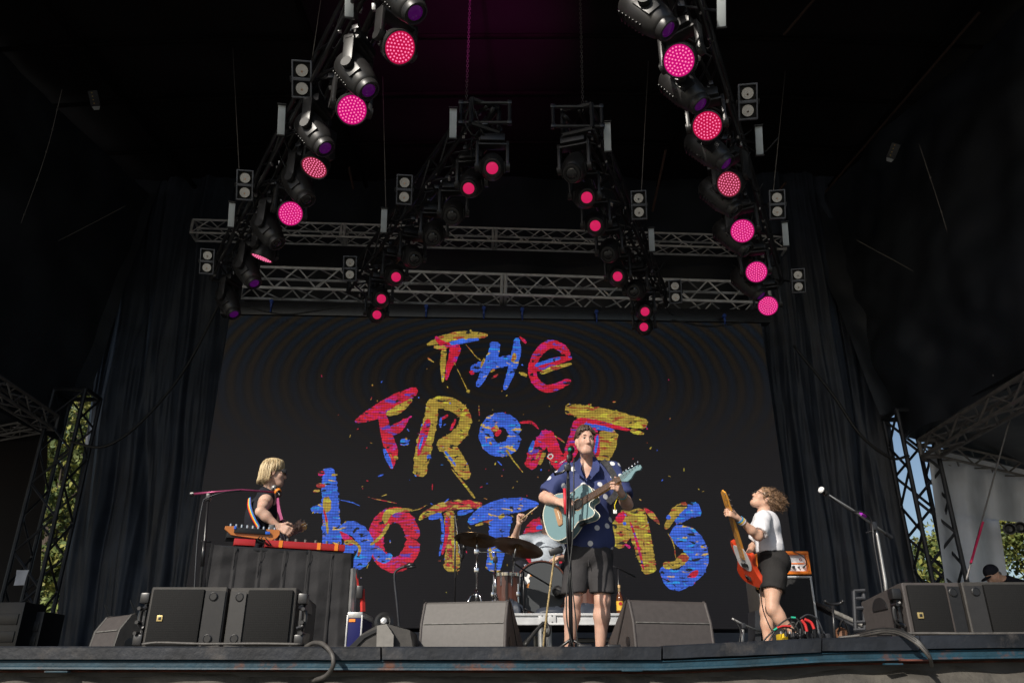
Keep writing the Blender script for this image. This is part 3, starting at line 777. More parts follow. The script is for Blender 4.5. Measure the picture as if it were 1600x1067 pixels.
def clamp_base(root):
    mb = MB(); mb.box((0, 0, 0), (0.26, 0.18, 0.09), 0.015); mb.build('base', M_BLACK, root)
    for x in (-.08, .08):
        mb = MB(); mb.cyl((x, 0, .04), (x, 0, .12), 0.016, n=6); mb.box((x, 0, .14), (.04, .07, .05), .006)
        mb.build('clamp', M_BMETAL, root)
def yoke(root, half, drop):
    mb = MB()
    for s in (-1, 1):
        mb.box((s * half, 0, -drop / 2 - .02), (0.035, 0.10, drop), 0.012)
        mb.cyl((s * (half - .02), 0, -drop), (s * (half + .025), 0, -drop), 0.05, n=12)
    mb.box((0, 0, -.055), (2 * half + .035, .10, .03), .01)
    mb.build('yoke', M_HOUSING, root)
def make_wash():
    t = thing('wash_light', 'x', 'stage light')
    clamp_base(t); yoke(t, .16, .30)
    h = MB(); h.M = Matrix.Rotation(math.pi, 4, 'X')
    h.lathe([(.02, -.13), (.07, -.125), (.095, -.10), (.10, -.05), (.128, 0.0), (.137, .06), (.137, .10), (.128, .105), (.122, .098), (.122, .09)], 32)
    for k in range(10):
        a = 2 * math.pi * k / 10
        h.box((math.cos(a) * .098, math.sin(a) * .098, -.075), (.012, .012, .07), 0, Matrix.Rotation(a, 3, 'Z'))
    hd = h.build('head', M_HOUSING, t)
    hd.location = (0, 0, -.30)
    l = MB(); l.M = Matrix.Rotation(math.pi, 4, 'X'); l.cyl((0, 0, .085), (0, 0, .0935), .122, n=32)
    ln = l.build('lens', M_LENSP, None); ln.parent = hd
    d = MB(); d.M = Matrix.Rotation(math.pi, 4, 'X')
    for rr, nn in ((0, 1), (.028, 6), (.054, 12), (.079, 18), (.104, 23)):
        for k in range(nn):
            a = 2 * math.pi * (k + .3 * rr * 50) / nn
            d.cyl((rr * math.cos(a), rr * math.sin(a), .0935), (rr * math.cos(a), rr * math.sin(a), .0975), .0064, n=7)
    dd = d.build('led_array', M_DOTW, None); dd.parent = hd
    return t
def make_spot(lens):
    t = thing('moving_spotlight', 'x', 'stage light')
    clamp_base(t); yoke(t, .155, .32)
    h = MB(); h.M = Matrix.Rotation(math.pi, 4, 'X')
    h.M = h.M @ Matrix.Diagonal((1.0, 1.12, 1, 1))
    h.lathe([(.03, -.25), (.085, -.24), (.115, -.20), (.125, -.10), (.128, .0), (.12, .10), (.105, .18), (.095, .20), (.09, .205), (.092, .24), (.085, .265), (.074, .268), (.070, .25)], 28)
    hd = h.build('head', M_HOUSING, t); hd.location = (0, 0, -.32)
    f = MB(); f.M = Matrix.Rotation(math.pi, 4, 'X')
    for k in range(7): f.box((0, .139 - .002 * k, -.16 + .04 * k), (.12, .012, .012), .003)
    for s in (-1, 1): f.box((s * .122, 0, .02), (.016, .12, .2), .006)
    fo = f.build('cooling_vent', M_BLACK, None); fo.parent = hd
    l = MB(); l.M = Matrix.Rotation(math.pi, 4, 'X'); l.lathe([(.060, .250), (.05, .258), (.03, .265), (.0, .267)], 20)
    ln = l.build('lens', lens, None); ln.parent = hd
    return t
def make_blinder():
    """two lamps in a square frame, facing local +z, x wide, y up"""
    t = thing('blinder_light', 'x', 'stage light')
    f = MB(); w, h = .088, .17
    for x in (-w, w): f.box((x, 0, 0), (.016, 2 * h + .016, .09), .004)
    for y in (-h, 0, h): f.box((0, y, 0), (2 * w, .016 if y else .03, .09), .004)
    f.build('frame', M_FRAME, t)
    for y in (-h / 2, h / 2):
        b = MB(); b.box((0, y, -.035), (2 * w - .014, h - .012, .01)); b.M = Matrix.Translation((0, y, 0))
        b.lathe([(.062, .02), (.066, -.03)], 24, caps=False)
        ho = b.build('lamp_housing', M_BLACK, t)
        q = MB(); q.M = Matrix.Translation((0, y, 0)); q.lathe([(.058, .022), (.05, -.0), (.035, -.02), (.012, -.028)], 24)
        rf_ = q.build('reflector', M_REFL, None); rf_.parent = ho
        g = MB(); g.M = Matrix.Translation((0, y, 0)); g.cyl((0, -.012, -.02), (0, -.012, .022), .011, n=10)
        bu = g.build('bulb', M_BULB, None); bu.parent = ho
    y = MB()
    for x in (-w - .02, w + .02): y.box((x, 0, -.03), (.008, .05, .14), .002)
    y.box((0, 0, -.10), (2 * w + .05, .05, .008), .002); y.cyl((0, 0, -.1), (0, 0, -.2), .016, n=8)
    y.build('bracket', M_BMETAL, t)
    return t
def make_strip():
    t = thing('strip_light', 'x', 'stage light')
    f = MB(); f.box((0, 0, -.03), (.085, .33, .07), .006); f.box((0, .172, 0), (.1, .012, .1), .003); f.box((0, -.172, 0), (.1, .012, .1), .003)
    f.box((0, 0, -.09), (.05, .08, .06), .006)
    f.build('housing', M_BMETAL, t)
    s = MB(); s.box((0, 0, .012), (.08, .32, .018), .004)
    s.build('diffuser', M_STRIP, t)
    return t
PROTO = {}
def get(kind, *a):
    key = (kind,) + a
    if key not in PROTO:
        PROTO[key] = {'wash': make_wash, 'spot': make_spot, 'blinder': make_blinder, 'strip': make_strip}[kind](*[LENS[x] for x in a])
        return PROTO[key]
    return copy_tree(PROTO[key])
LENS = {'P': M_SPOTP, 'V': M_SPOTV, 'D': M_GLASS}
ORD = ['topmost', 'second', 'third', 'fourth', 'fifth', 'sixth', 'seventh', 'eighth', 'ninth', 'tenth']
ROOTS = {'outer left': [], 'outer right': [], 'inner left': [], 'inner right': []}
def place_head(t, u, v, z, aim, L, drop, scale=1.0):
    """put the lens centre at a pixel, z metres over the deck; aim = point looked at"""
    lens = PZ(u, v, z)
    d = (Vector(aim) - lens).normalized()
    piv = lens - d * (L * scale)
    root = piv + Vector((0, 0, drop * scale))
    t.matrix_basis = Matrix.Translation(root) @ Matrix.Rotation(math.atan2(-d.x, d.y), 4, 'Z') @ Matrix.Scale(scale, 4)
    tilt = math.atan2(math.hypot(d.x, d.y), -d.z)
    h = [c for c in t.children if c.name.startswith('head')][0]
    h.rotation_euler = (tilt, 0, 0)
    return root
rr = random.Random(21)
def lens_of(t, name):
    h = [c for c in t.children if c.name.startswith('head')][0]
    return [c for c in h.children if c.name.startswith(name)][0]
def own_mat(o, m):
    me = o.data.copy(); me.materials.clear(); me.materials.append(m); o.data = me
WASH = {'outer left': [(625, 75, 'P'), (550, 172, 'M'), (491, 262, 'D'), (454, 334, 'M'), (409, 403, 'D')],
        'outer right': [(1061, 95, 'M'), (1105, 197, 'P'), (1139, 288, 'D'), (1160, 361, 'M'), (1182, 425, 'M'), (1200, 478, 'M')]}
ZL = 4.35
for side, lst in WASH.items():
    for i, (u, v, c) in enumerate(lst):
        t = get('wash')
        aim = (rr.uniform(-1.5, 1.5), rr.uniform(0.5, 2.5), EYE)
        if c == 'D': aim = ((-3, 4.5, -1) if 'left' in side else (-2.0, 3.2, 0.5))
        if (u, v) == (409, 403): aim = (-5.0, 9.0, -2)
        if (u, v) == (625, 75): aim = (2.2, 1.6, EYE)
        sc = 1.0
        root = place_head(t, u, v, ZL, aim, .0935, .30, sc)
        ROOTS[side].append(root)
        st = {'P': 'glowing pink', 'M': 'glowing bright magenta', 'D': 'dimly lit pink'}[c]
        tag(t, f'{st} LED wash light, {ORD[i]} from the top of the {side} light truss', 'stage light', 'LED wash lights on the outer trusses')
        if c != 'P': own_mat(lens_of(t, 'lens'), M_LENSM if c == 'M' else M_LENSD)
        if c != 'M': own_mat(lens_of(t, 'led_array'), M_DOTP)
SPOT = {'outer left': [(650, 22, 'V'), (577, 143, 'V'), (509, 233, 'V'), (480, 314, 'D'), (434, 381, 'D'), (398, 444, 'V'), (366, 492, 'V')],
        'outer right': [(1046, 48, 'V'), (1096, 165, 'V'), (1136, 257, 'V'), (1150, 330, 'D'), (1168, 392, 'D'), (1190, 463, 'V')],
        'inner left': [(769, 263, 'P'), (732, 295, 'P'), (706, 338, 'D'), (676, 372, 'D'), (648, 405, 'D'), (619, 433, 'P'), (596, 467, 'P'), (589, 492, 'P')],
        'inner right': [(893, 272, 'D'), (917, 309, 'P'), (930, 353, 'P'), (950, 398, 'D'), (965, 432, 'P'), (990, 456, 'D'), (1008, 487, 'P'), (1006, 511, 'P')]}
for side, lst in SPOT.items():
    for i, (u, v, c) in enumerate(lst):
        t = get('spot', c)
        if 'inner' in side:
            aim = (rr.uniform(-1, 1), rr.uniform(0, 2.5), EYE); z = 4.3
        else:
            p = PZ(u, v, 4.2); s = 1 if 'left' in side else 1
            aim = p + Vector((0.95 * s + rr.uniform(-.1, .25), -0.35, -1.6)); z = 4.2
        root = place_head(t, u, v, z, aim, .262, .32, 0.95)
        ROOTS[side].append(root)
        st = {'P': 'pink lit', 'V': 'violet lit', 'D': 'unlit dark'}[c]
        tag(t, f'{st} moving spotlight, {ORD[i]} of its kind down the {side} light truss', 'stage light', 'moving spotlights on the four light trusses')
def facing(p, roll=0.0, aim=(0, 0, EYE)):
    d = (Vector(aim) - Vector(p)).normalized()
    return frame(p, d) @ Matrix.Rotation(roll, 4, 'Z')
BL = {'outer left': [(472, 125, .07), (383, 290, .06), (324, 409, .05)], 'inner left': [(632, 297, 0), (547, 420, .04)],
      'inner right': [(998, 321, 0), (1055, 456, 0)], 'outer right': [(1168, 160, -.06), (1214, 320, -.06), (1247, 439, -.05)]}
STR = {'outer left': [(546, -2, .04), (440, 188, .03), (362, 336, .03)], 'inner left': [(708, 193, 0), (600, 345, 0)],
       'inner right': [(949, 214, 0), (1018, 375, 0)], 'outer right': [(1127, 14, -.06), (1186, 220, -.03), (1227, 366, -.03)]}
ARMS = []
for kind, dct in (('blinder', BL), ('strip', STR)):
    for side, lst in dct.items():
        for i, (u, v, roll) in enumerate(lst):
            t = get(kind)
            p = PZ(u, v, 4.85)
            sc = 0.92 if kind == 'blinder' else 0.86
            aim = (p.x * 0.4, 0, 1.0)
            t.matrix_basis = facing(p, roll, aim) @ Matrix.Scale(sc, 4)
            ARMS.append((side, p))
            if kind == 'blinder':
                tag(t, f'grey framed double lamp blinder, {ORD[i]} one along the {side} light truss', 'stage light', 'double lamp blinders beside the light trusses')
            else:
                tag(t, f'narrow strip light with white diffuser, {ORD[i]} one along the {side} light truss', 'stage light', 'white strip lights beside the light trusses')
# the four dark trusses the lights hang from, with cable looms
for side, roots in ROOTS.items():
    ys = np.array([p.y for p in roots]); xs = np.array([p.x for p in roots])
    k = np.polyfit(ys, xs, 1)
    y0, y1 = ys.min() - (1.2 if 'outer' in side else 0.12), ys.max() + 0.25
    sgn = -1 if 'left' in side else 1
    zt_ = 4.98
    f = lambda y: Vector((k[0] * y + k[1] + sgn * 0.10, y, zt_))
    t = box_truss('light_truss', f'black {side} truss carrying stage lights, slung under the roof', f(y0), f(y1), 0.30, 0.30, 15, M_BMETAL, pieces=False, chord_r=0.022, brace_r=0.011)
    # cable loom running along the truss
    for q in range(3):
        mb = MB()
        pts = [f(y0 + (y1 - y0) * i / 14) + Vector((sgn * (.1 - .1 * q) + .03 * rr.uniform(-1, 1), 0, .19 - .06 * q + .04 * rr.uniform(-1, 1))) for i in range(15)]
        mb.tube(curve(pts, 42), .014 + .006 * q, 6); mb.build('cable_loom', M_RUBBER, t, 180)
    # drooping power tails
    mb = MB()
    for i in range(26):
        y = rr.uniform(y0, y1); a = f(y) + Vector((rr.uniform(-.15, .15), 0, rr.uniform(-.1, .15))); b = a + Vector((rr.uniform(-.3, .3), rr.uniform(-.3, .3), rr.uniform(-.25, .05)))
        mb.tube(curve([a, a.lerp(b, .5) + Vector((0, 0, -rr.uniform(.08, .22))), b], 8), .007, 5)
    o = mb.build('power_tails', M_RUBBER, t, 180); o['kind'] = 'stuff'
    # bright metal clamps and connectors scattered on the truss
    mb = MB()
    for i in range(80):
        y = rr.uniform(y0, y1); a = f(y) + Vector((rr.choice((-.16, .16, .02)), 0, rr.choice((-.16, .16))))
        mb.box(a, (rr.uniform(.012, .03), rr.uniform(.02, .05), rr.uniform(.02, .06)), .003, Matrix.Rotation(rr.uniform(0, 3), 3, 'X'))
    o = mb.build('coupler', M_ALU, t); o['kind'] = 'stuff'
    for (s2, p) in ARMS:
        if s2 == side:
            mb = MB()
            a = p + (p - Vector((p.x * .4, 0, 1))).normalized() * .15
            b = f(min(max(p.y, y0), y1)) ; b.z -= .1
            mb.cyl(a, b, .013, n=6); mb.box(b, (.06, .06, .06), .01)
            mb.build('side_arm', M_BMETAL, t)
    # spreader frame at the near end
    a = f(y0); mb = MB()
    ring_ = [a + Vector((dx, -.02, dz)) for dx, dz in ((-.24, -.1), (.24, -.1), (.24, .14), (-.24, .14))]
    for i in range(4): mb.cyl(ring_[i], ring_[(i + 1) % 4], .02, n=8); mb.box(ring_[i], (.05, .05, .05), .01)
    mb.build('end_bracket', M_BMETAL, t)
# hoist chains, steel wires
def wire(name, label, cat, a, b, r, m, link=False, group=None):
    mb = MB()
    a, b = Vector(a), Vector(b)
    if link:
        n = int((b - a).length / .034); d = (b - a) / n
        for i in range(n):
            q = Vector((.011, 0, 0)) if i % 2 else Vector((0, .011, 0))
            s, e = a + d * i, a + d * (i + 1.25)
            mb.tube([s, s + q + d * .2, e + q - d * .2, e], .0038, 4); mb.tube([s, s - q + d * .2, e - q - d * .2, e], .0038, 4)
    else:
        mb.tube([a, b], r, 5)
    return tag(mb.build(name, m, None, 180), label, cat, group)
M_CHAIN = mat('hoist_chain', (0.09, 0.085, 0.085), 0.45, metal=0.4)
M_WIRE = mat('steel_wire', (0.20, 0.19, 0.185), 0.5, metal=0.3)
wire('hoist_chain', 'hoist chain above the near end of the inner left light truss', 'chain', P(735, -20, 6.7), P(728, 172, 6.75), 0, M_CHAIN, True)
wire('hoist_chain', 'hoist chain above the near end of the inner right light truss', 'chain', P(906, -20, 6.6), P(911, 182, 6.65), 0, M_CHAIN, True)
wire('steel_wire', 'wire dropping to the second blinder of the outer left truss', 'wire', P(362, 40, 9.0), P(374, 272, 8.9), .006, M_WIRE)
wire('steel_wire', 'wire dropping to the topmost blinder of the outer left truss', 'wire', P(503, -10, 6.9), P(486, 104, 7.0), .006, M_WIRE)
wire('steel_wire', 'wire dropping beside the topmost blinder of the inner left truss', 'wire', P(598, 120, 8.9), P(603, 330, 8.9), .006, M_WIRE)
wire('steel_wire', 'wire dropping to the upper blinder of the outer right truss', 'wire', P(1227, 112, 8.9), P(1208, 302, 8.9), .006, M_WIRE)
wire('steel_wire', 'wire dropping to the upper blinder of the inner right truss', 'wire', P(1013, 96, 8.9), P(1002, 302, 8.9), .006, M_WIRE)
def rope(label, pts, r, m, D=None, name='rope', knots=0):
    q = [P(u, v, d) for u, v, d in pts]
    c = curve(q, 40) if len(q) > 2 else q
    mb = MB(); mb.tube(c, r, 6)
    if knots:
        for i in range(1, knots + 1):
            f = i / (knots + 1); k = f * (len(c) - 1); j = int(k); p = c[j].lerp(c[min(j + 1, len(c) - 1)], k - j)
            mb.box(p, (r * 4, r * 4, r * 5), r)
    return tag(mb.build(name, m, None, 180), label, 'rope')
rope('thin rope with small knots slanting down the upper left tarp', [(97, 140, 9.0), (66, 258, 9.6), (-5, 448, 10.6)], .006, M_WIRE, knots=6)
rope('rope running from the left tower corner down to the left edge', [(196, 322, 11.6), (100, 372, 11), (-10, 425, 10.2)], .008, M_WIRE)
rope('knotted white rope running down the upper right tarp to the truss', [(1436, 225, 9.6), (1475, 345, 9.9), (1513, 478, 10.1), (1547, 578, 10.2), (1608, 640, 9.6)], .006, M_WIRE, knots=8)
rope('guy rope crossing the right tarp from the tower corner to the right edge', [(1338, 375, 11.6), (1450, 437, 10.8), (1610, 536, 9.6)], .009, M_WIRE)
rope('pink sleeved rope rising beside the pale grey cloth', [(1510, 905, 9.8), (1538, 800, 9.9), (1604, 560, 10.2)], .010, M_WIRE)
mb = MB(); mb.cyl(P(1517, 879, 9.78), P(1536, 815, 9.88), .014, n=8); mb.build('sleeve', mat('pink_sleeve', (0.6, 0.02, 0.1), 0.5), bpy.data.objects['rope.004'])
rope('black cable swagged across the left curtain', [(110, 690, 11.3), (165, 697, 11.3), (225, 655, 11.4), (290, 575, 11.5), (345, 470, 11.3), (380, 400, 11)], .02, M_RUBBER, name='cable')
rope('thick black cable sagging down the right curtain to the tower', [(1240, 540, 11.4), (1300, 615, 11.4), (1345, 680, 11.4), (1392, 715, 11.5), (1420, 712, 11.6)], .022, M_RUBBER, name='cable')
rope('thin cable hanging in a shallow arc above the left half of the screen', [(385, 480, 10.7), (450, 491, 10.7), (540, 478, 10.7)], .012, M_RUBBER, name='cable')
rope('thin cable hanging in a shallow arc above the right half of the screen', [(1050, 500, 10.7), (1110, 510, 10.8), (1180, 500, 10.8)], .012, M_RUBBER, name='cable')

# two small work lights with a row of yellow markers, high on either side
M_YDOT = mat('yellow_marker', (0.45, 0.3, 0.05), 0.5)
def work_light(u, v, D, roll, label):
    p = P(u, v, D)
    t = thing('work_light', label, 'light', p)
    M = frame(p, (Vector((0, 0, EYE)) - p)) @ Matrix.Rotation(roll, 4, 'Z')
    mb = MB(M); mb.box((0, 0, 0), (.13, .22, .12), .01); mb.build('housing', M_STEEL, t)
    mb = MB(M); mb.add([(-.055, -.115, .06), (.055, -.115, .06), (.035, -.165, .0), (-.035, -.165, 0), (0, -.11, -.02)], [[0, 1, 2, 3], [0, 3, 4], [1, 4, 2]]); mb.build('diffuser', M_STRIP, t)
    for k in range(4):
        mb = MB(M); mb.cyl((-.015, .08 - .05 * k, .06), (-.015, .08 - .05 * k, .066), .009, n=8); mb.build('marker', M_YDOT, t)
work_light(147, 154, 9.2, .45, 'small dark work light with yellow dots high on the left tarp')
work_light(1396, 236, 9.6, -.6, 'small dark work light with yellow dots high on the right tarp')
# the lit top left spotlight throws magenta up into the roof
sp = bpy.data.objects.new('magenta_beam', bpy.data.lights.new('magenta_beam', 'SPOT'))
COL.objects.link(sp)
sp.location = PZ(655, -40, 4.6)
tgt = P(690, -5, 8.6)
sp.rotation_euler = (tgt - Vector(sp.location)).to_track_quat('-Z', 'Y').to_euler()
sp.data.energy, sp.data.color, sp.data.spot_size, sp.data.spot_blend = 1500, (1.0, 0.01, 0.55), rad(44), 1.0
sp.data.shadow_soft_size = 0.1
# ------------------------------------------------------------------ loudspeakers on the stage edge
def grille_mat(name, c, sc=95):
    m = bpy.data.materials.new(name); m.use_nodes = True
    t = m.node_tree; N, L = t.nodes, t.links; b = N['Principled BSDF']
    b.inputs['Roughness'].default_value = 0.8; b.inputs['Specular IOR Level'].default_value = 0.25
    tc = N.new('ShaderNodeTexCoord'); vo = N.new('ShaderNodeTexVoronoi'); vo.inputs['Scale'].default_value = sc; vo.inputs['Randomness'].default_value = 0.1
    L.new(tc.outputs['Object'], vo.inputs['Vector'])
    rp = N.new('ShaderNodeValToRGB'); rp.color_ramp.elements[0].position = .25; rp.color_ramp.elements[0].color = (c * .35, c * .35, c * .38, 1)
    rp.color_ramp.elements[1].position = .5; rp.color_ramp.elements[1].color = (c * 1.2, c * 1.2, c * 1.22, 1)
    L.new(vo.outputs['Distance'], rp.inputs[0]); L.new(rp.outputs[0], b.inputs['Base Color'])
    bp = N.new('ShaderNodeBump'); bp.inputs['Strength'].default_value = .3; bp.inputs['Distance'].default_value = .004
    L.new(vo.outputs['Distance'], bp.inputs['Height']); L.new(bp.outputs[0], b.inputs['Normal'])
    return m
M_GRILLE = grille_mat('speaker_grille', 0.0075)
M_CAB = mat('speaker_paint', (0.040, 0.037, 0.034), 0.62, var=0.2, scale=40, bump=0.1, bscale=260, col2=(0.07, 0.065, 0.06), c2lo=.66, c2hi=.8)
M_CABB = mat('brown_speaker_paint', (0.060, 0.052, 0.050), 0.62, var=0.12, scale=30, bump=0.18, bscale=300, col2=(0.09, 0.08, 0.07), c2lo=.66, c2hi=.8)
M_CABG = mat('grey_wedge_paint', (0.112, 0.105, 0.100), 0.62, var=0.07, scale=40, bump=0.18, bscale=300, col2=(0.17, 0.158, 0.148), c2lo=.64, c2hi=.8)
M_WAVE = mat('waveguide_paint', (0.016, 0.0155, 0.016), 0.5, var=0.15, scale=40)
M_WEAR = mat('worn_edge', (0.17, 0.165, 0.155), 0.5, var=0.4, scale=25)
M_GOLD = mat('gold_badge', (0.5, 0.38, 0.16), 0.4, metal=0.5)
def front_fill(u0, u1, D, vtop, label, mirror, side=None, rz=0.0, badge=True, depth=0.44):
    a, b = P(u0, 960, D), P(u1, 960, D)
    w = (b - a).length - 0.006; h = P(u0, vtop, D).z
    t = thing('front_fill_speaker', label, 'speaker', (a.x, D, 0), rz, 'front fill speakers along the stage edge')
    M = W(t) if not mirror else W(t) @ Matrix.Translation((w, 0, 0)) @ Matrix.Diagonal((-1, 1, 1, 1))
    mb = MB(M); z0 = 0.012
    # tapered cabinet (plan view trapezoid narrows to the rear in height)
    f, r = h, h * 0.74; off = (h - r) / 2
    mb.M = M @ Matrix(((0, 0, 1, 0), (1, 0, 0, 0), (0, 1, 0, 0), (0, 0, 0, 1)))
    mb.prism([(0.0, z0), (0.0, h), (0.05, h), (depth, z0 + r + off * .6), (depth, z0 + off * .6), (0.05, z0)], 0, w, 0.006)
    mb.build('cabinet', M_CABB if depth == .5 else M_CAB, t, 30)
    gw = w * 0.69
    mb = MB(M); mb.box((gw / 2 + .012, -.006, h / 2 + z0 / 2), (gw - .008, .018, h - .035), .005); mb.build('grille', M_GRILLE, t)
    mb = MB(M); x0 = gw + .016; ww = w - x0 - .008
    mb.add([(x0, -.014, .03), (w - .006, -.004, .03), (w - .006, -.004, h - .018), (x0, -.014, h - .018)], [[0, 1, 2, 3]])
    mb.build('waveguide', M_WAVE, t, None)
    for z in (.055, h - .045):
        mb = MB(M); mb.M = M @ Matrix.Translation((x0 + ww * .42, -.002, z)) @ Matrix.Rotation(rad(90), 4, 'X')
        mb.lathe([(.021, .012), (.017, .014), (.013, .006), (.012, -.01)], 14); mb.build('port', M_BLACK, t)
    if badge:
        mb = MB(M); mb.box((w * .19, -.017, h * .5), (.028, .006, .028), .002); bo = mb.build('badge', M_GOLD, t)
        mb = MB(M); mb.box((w * .19 + .001, -.0185, h * .5), (.014, .006, .014), .002); mb.build('badge_centre', M_BLACK, bo)
    if side is not None:          # rigging hardware and handle on the outer flank
        xs = -0.012
        mb = MB(M)
        for z in (.05, h - .05): mb.box((xs - .018, .03, z), (.045, .055, .05), .008)
        for y in (.03, .09): mb.box((xs - .012, y, h / 2), (.014, .016, h - .08), .003)
        mb.tube(curve([(xs, .02, h * .35), (xs - .032, .03, h * .42), (xs - .032, .03, h * .62), (xs, .02, h * .7)], 12), .011, 8)
        for z in (.08, .13, h - .1): mb.cyl((xs - .03, -.01, z), (xs - .03, .05, z), .009, n=8)
        mb.build('rigging', M_BLACK if depth == .5 else M_BMETAL, t)
        for z in (h * .33, h * .66):
            mb = MB(M @ Matrix.Translation((-.002, depth * .55, z)) @ Matrix.Rotation(rad(-90), 4, 'Y'))
            pts = [(.060 * math.sin(a) * (1 if z > h / 2 else -1), .085 * math.cos(a)) for a in np.linspace(0, math.pi, 13)]
            mb.prism(pts, -.002, .004, 0); mb.build('handle_recess', M_BLACK, t)
    return t
front_fill(230, 352, 4.05, 917, 'black front fill speaker with gold square badge, left of the left pair', False, side=1)
front_fill(355, 462, 4.05, 918, 'black front fill speaker nearest the draped keyboard table', True, side=1, badge=False)
front_fill(1418, 1511, 3.92, 910, 'black front fill speaker with gold square badge and a side handle, right group', False, side=1, depth=.5)
front_fill(1513, 1625, 3.92, 909, 'black front fill speaker cut off by the right edge', True, badge=False)
# metal frame leaning behind the right group
fr = thing('metal_frame', 'grey metal rigging frame standing behind the right front fill speakers', 'frame', P(1342, 985, 4.4))
for (a, b) in (((1334, 923), (1337, 985)), ((1349, 922), (1351, 983))):
    mb = MB(); mb.cyl(P(*a, 4.42), P(*b, 4.42), .012, n=8); mb.build('post', M_STEEL, fr)
for v in (923, 935, 950, 972, 984):
    mb = MB(); mb.cyl(P(1334, v, 4.42), P(1352, v - 1, 4.40), .009, n=6); mb.build('rung', M_STEEL, fr)

# ------------------------------------------------------------------ stage monitors (wedges), audience side towards the camera
def wedge(u0, u1, D, vtop, label, m, rz=0.0, crease=0.62, depth=.5, side_m=None):
    a, b = P(u0, 970, D), P(u1, 970, D)
    w = (b - a).length; h = P(u0, vtop, D + .07).z
    t = thing('monitor_wedge', label, 'monitor speaker', ((a.x + b.x) / 2, D, 0), rz, 'floor monitors at the stage front')
    R = W(t)
    A = R @ Matrix(((0, 0, 1, -w / 2), (1, 0, 0, 0), (0, 1, 0, 0), (0, 0, 0, 1)))
    prof = [(.035, .0), (.0, h * .12), (.02, h * crease), (.075, h * .965), (.10, h), (.15, h * .985), (depth, h * .30), (depth + .02, h * .18), (depth - .03, 0)]
    mb = MB(A); mb.prism(prof, .018, w - .018, 0); mb.build('cabinet', m, t, 20)
    for s in (0, 1):
        mb = MB(A)
        pr2 = [(x + (-.006 if x < .2 else .006), z + (.005 if z > .02 else 0)) for x, z in prof]
        z0, z1 = (0, .02) if s == 0 else (w - .02, w)
        mb.prism(pr2, z0, z1, .006); sp_ = mb.build('side_panel', side_m or M_CABB, t, 25)
        xx = -.0015 if s == 0 else w + .0015
        mb = MB(A); mb.prism([(depth * .42 + .13 * math.cos(q) , h * .62 - .19 * (math.cos(q)) * .9 + .016 * math.sin(q)) for q in np.linspace(0, 6.28, 20)[:-1]], xx - .003, xx + .003)
        mb.build('handle_slot', M_BLACK, sp_)
        mb = MB(A @ Matrix.Translation((depth * .22, h * .32, xx))); mb.lathe([(.034, -.003), (.034, .003), (.02, .004), (.0, .004)], 20); mb.build('pole_socket', M_BLACK, sp_)
    mb = MB(A)
    mb.box((-.002 + .02, h * crease, w / 2), (.012, .006, w - .05), .002, Matrix.Rotation(rad(0), 3, 'Z')); mb.build('crease_trim', M_WEAR, t)
    return t
wedge(651, 793, 5.72, 939, 'grey floor monitor with a pale crease, in front of the drum riser', M_CABG, rad(-14), side_m=M_CABB)
wedge(985, 1121, 5.75, 938, 'brown floor monitor to the right of the singer', M_CABB, rad(15))
wedge(118, 212, 5.15, 961, 'small brown floor monitor at the far left behind the front fill speaker', M_CABB, rad(-42), depth=.42, side_m=M_CAB)
# low black wedge seen from its end, half hidden under the keyboard table
t = thing('monitor_wedge', 'low black floor monitor turned end on, with a pale grey end panel', 'monitor speaker', (P(592, 1000, 5.6).x, 5.6, 0), 0, 'floor monitors at the stage front')
def pix(lst, D): return [P(u, v, D) for u, v in lst]
def slab(pts, back, bev=0):
    mb = MB(); n = len(pts); vs = list(pts) + [p + Vector(back) for p in pts]
    mb.add(vs, [list(range(n)), [n + i for i in range(n)][::-1]] + [[i, (i + 1) % n, n + (i + 1) % n, n + i] for i in range(n)]); return mb
slab(pix([(588, 1016), (589, 977), (604, 974.5), (615, 992), (614, 1016)], 5.5), (.0, .04, 0)).build('end_panel', mat('pale_end_paint', (.2, .19, .175), .65, var=.1, scale=30), t, 20)
slab(pix([(540, 1016), (565, 990), (588, 977), (604, 974), (640, 984), (646, 1016)], 5.56), (.0, .42, 0)).build('cabinet', M_CAB, t, 20)
slab(pix([(543, 1012), (562, 994), (590, 981), (592, 985), (570, 996), (552, 1014)], 5.545), (.0, .02, 0)).build('horn_lip', M_BLACK, t, 20)
mb = MB(); mb.lathe([(.0, .0), (.05, .0), (.055, .03), (.03, .05), (.0, .052)], 18); mb.M = Matrix.Identity(4)
mb2 = MB(Matrix.Translation(P(600, 971, 5.62)) @ Matrix.Rotation(rad(80), 4, 'X')); mb2.lathe([(.062, -.02), (.066, .0), (.045, .012), (.02, .0), (.0, .0)], 20); mb2.build('driver', M_BLACK, t)
mb2 = MB(Matrix.Translation(P(600, 970, 5.60)) @ Matrix.Rotation(rad(80), 4, 'X')); mb2.lathe([(.026, .0), (.02, .014), (.0, .018)], 12); mb2.build('driver_cap', M_ALU, t)

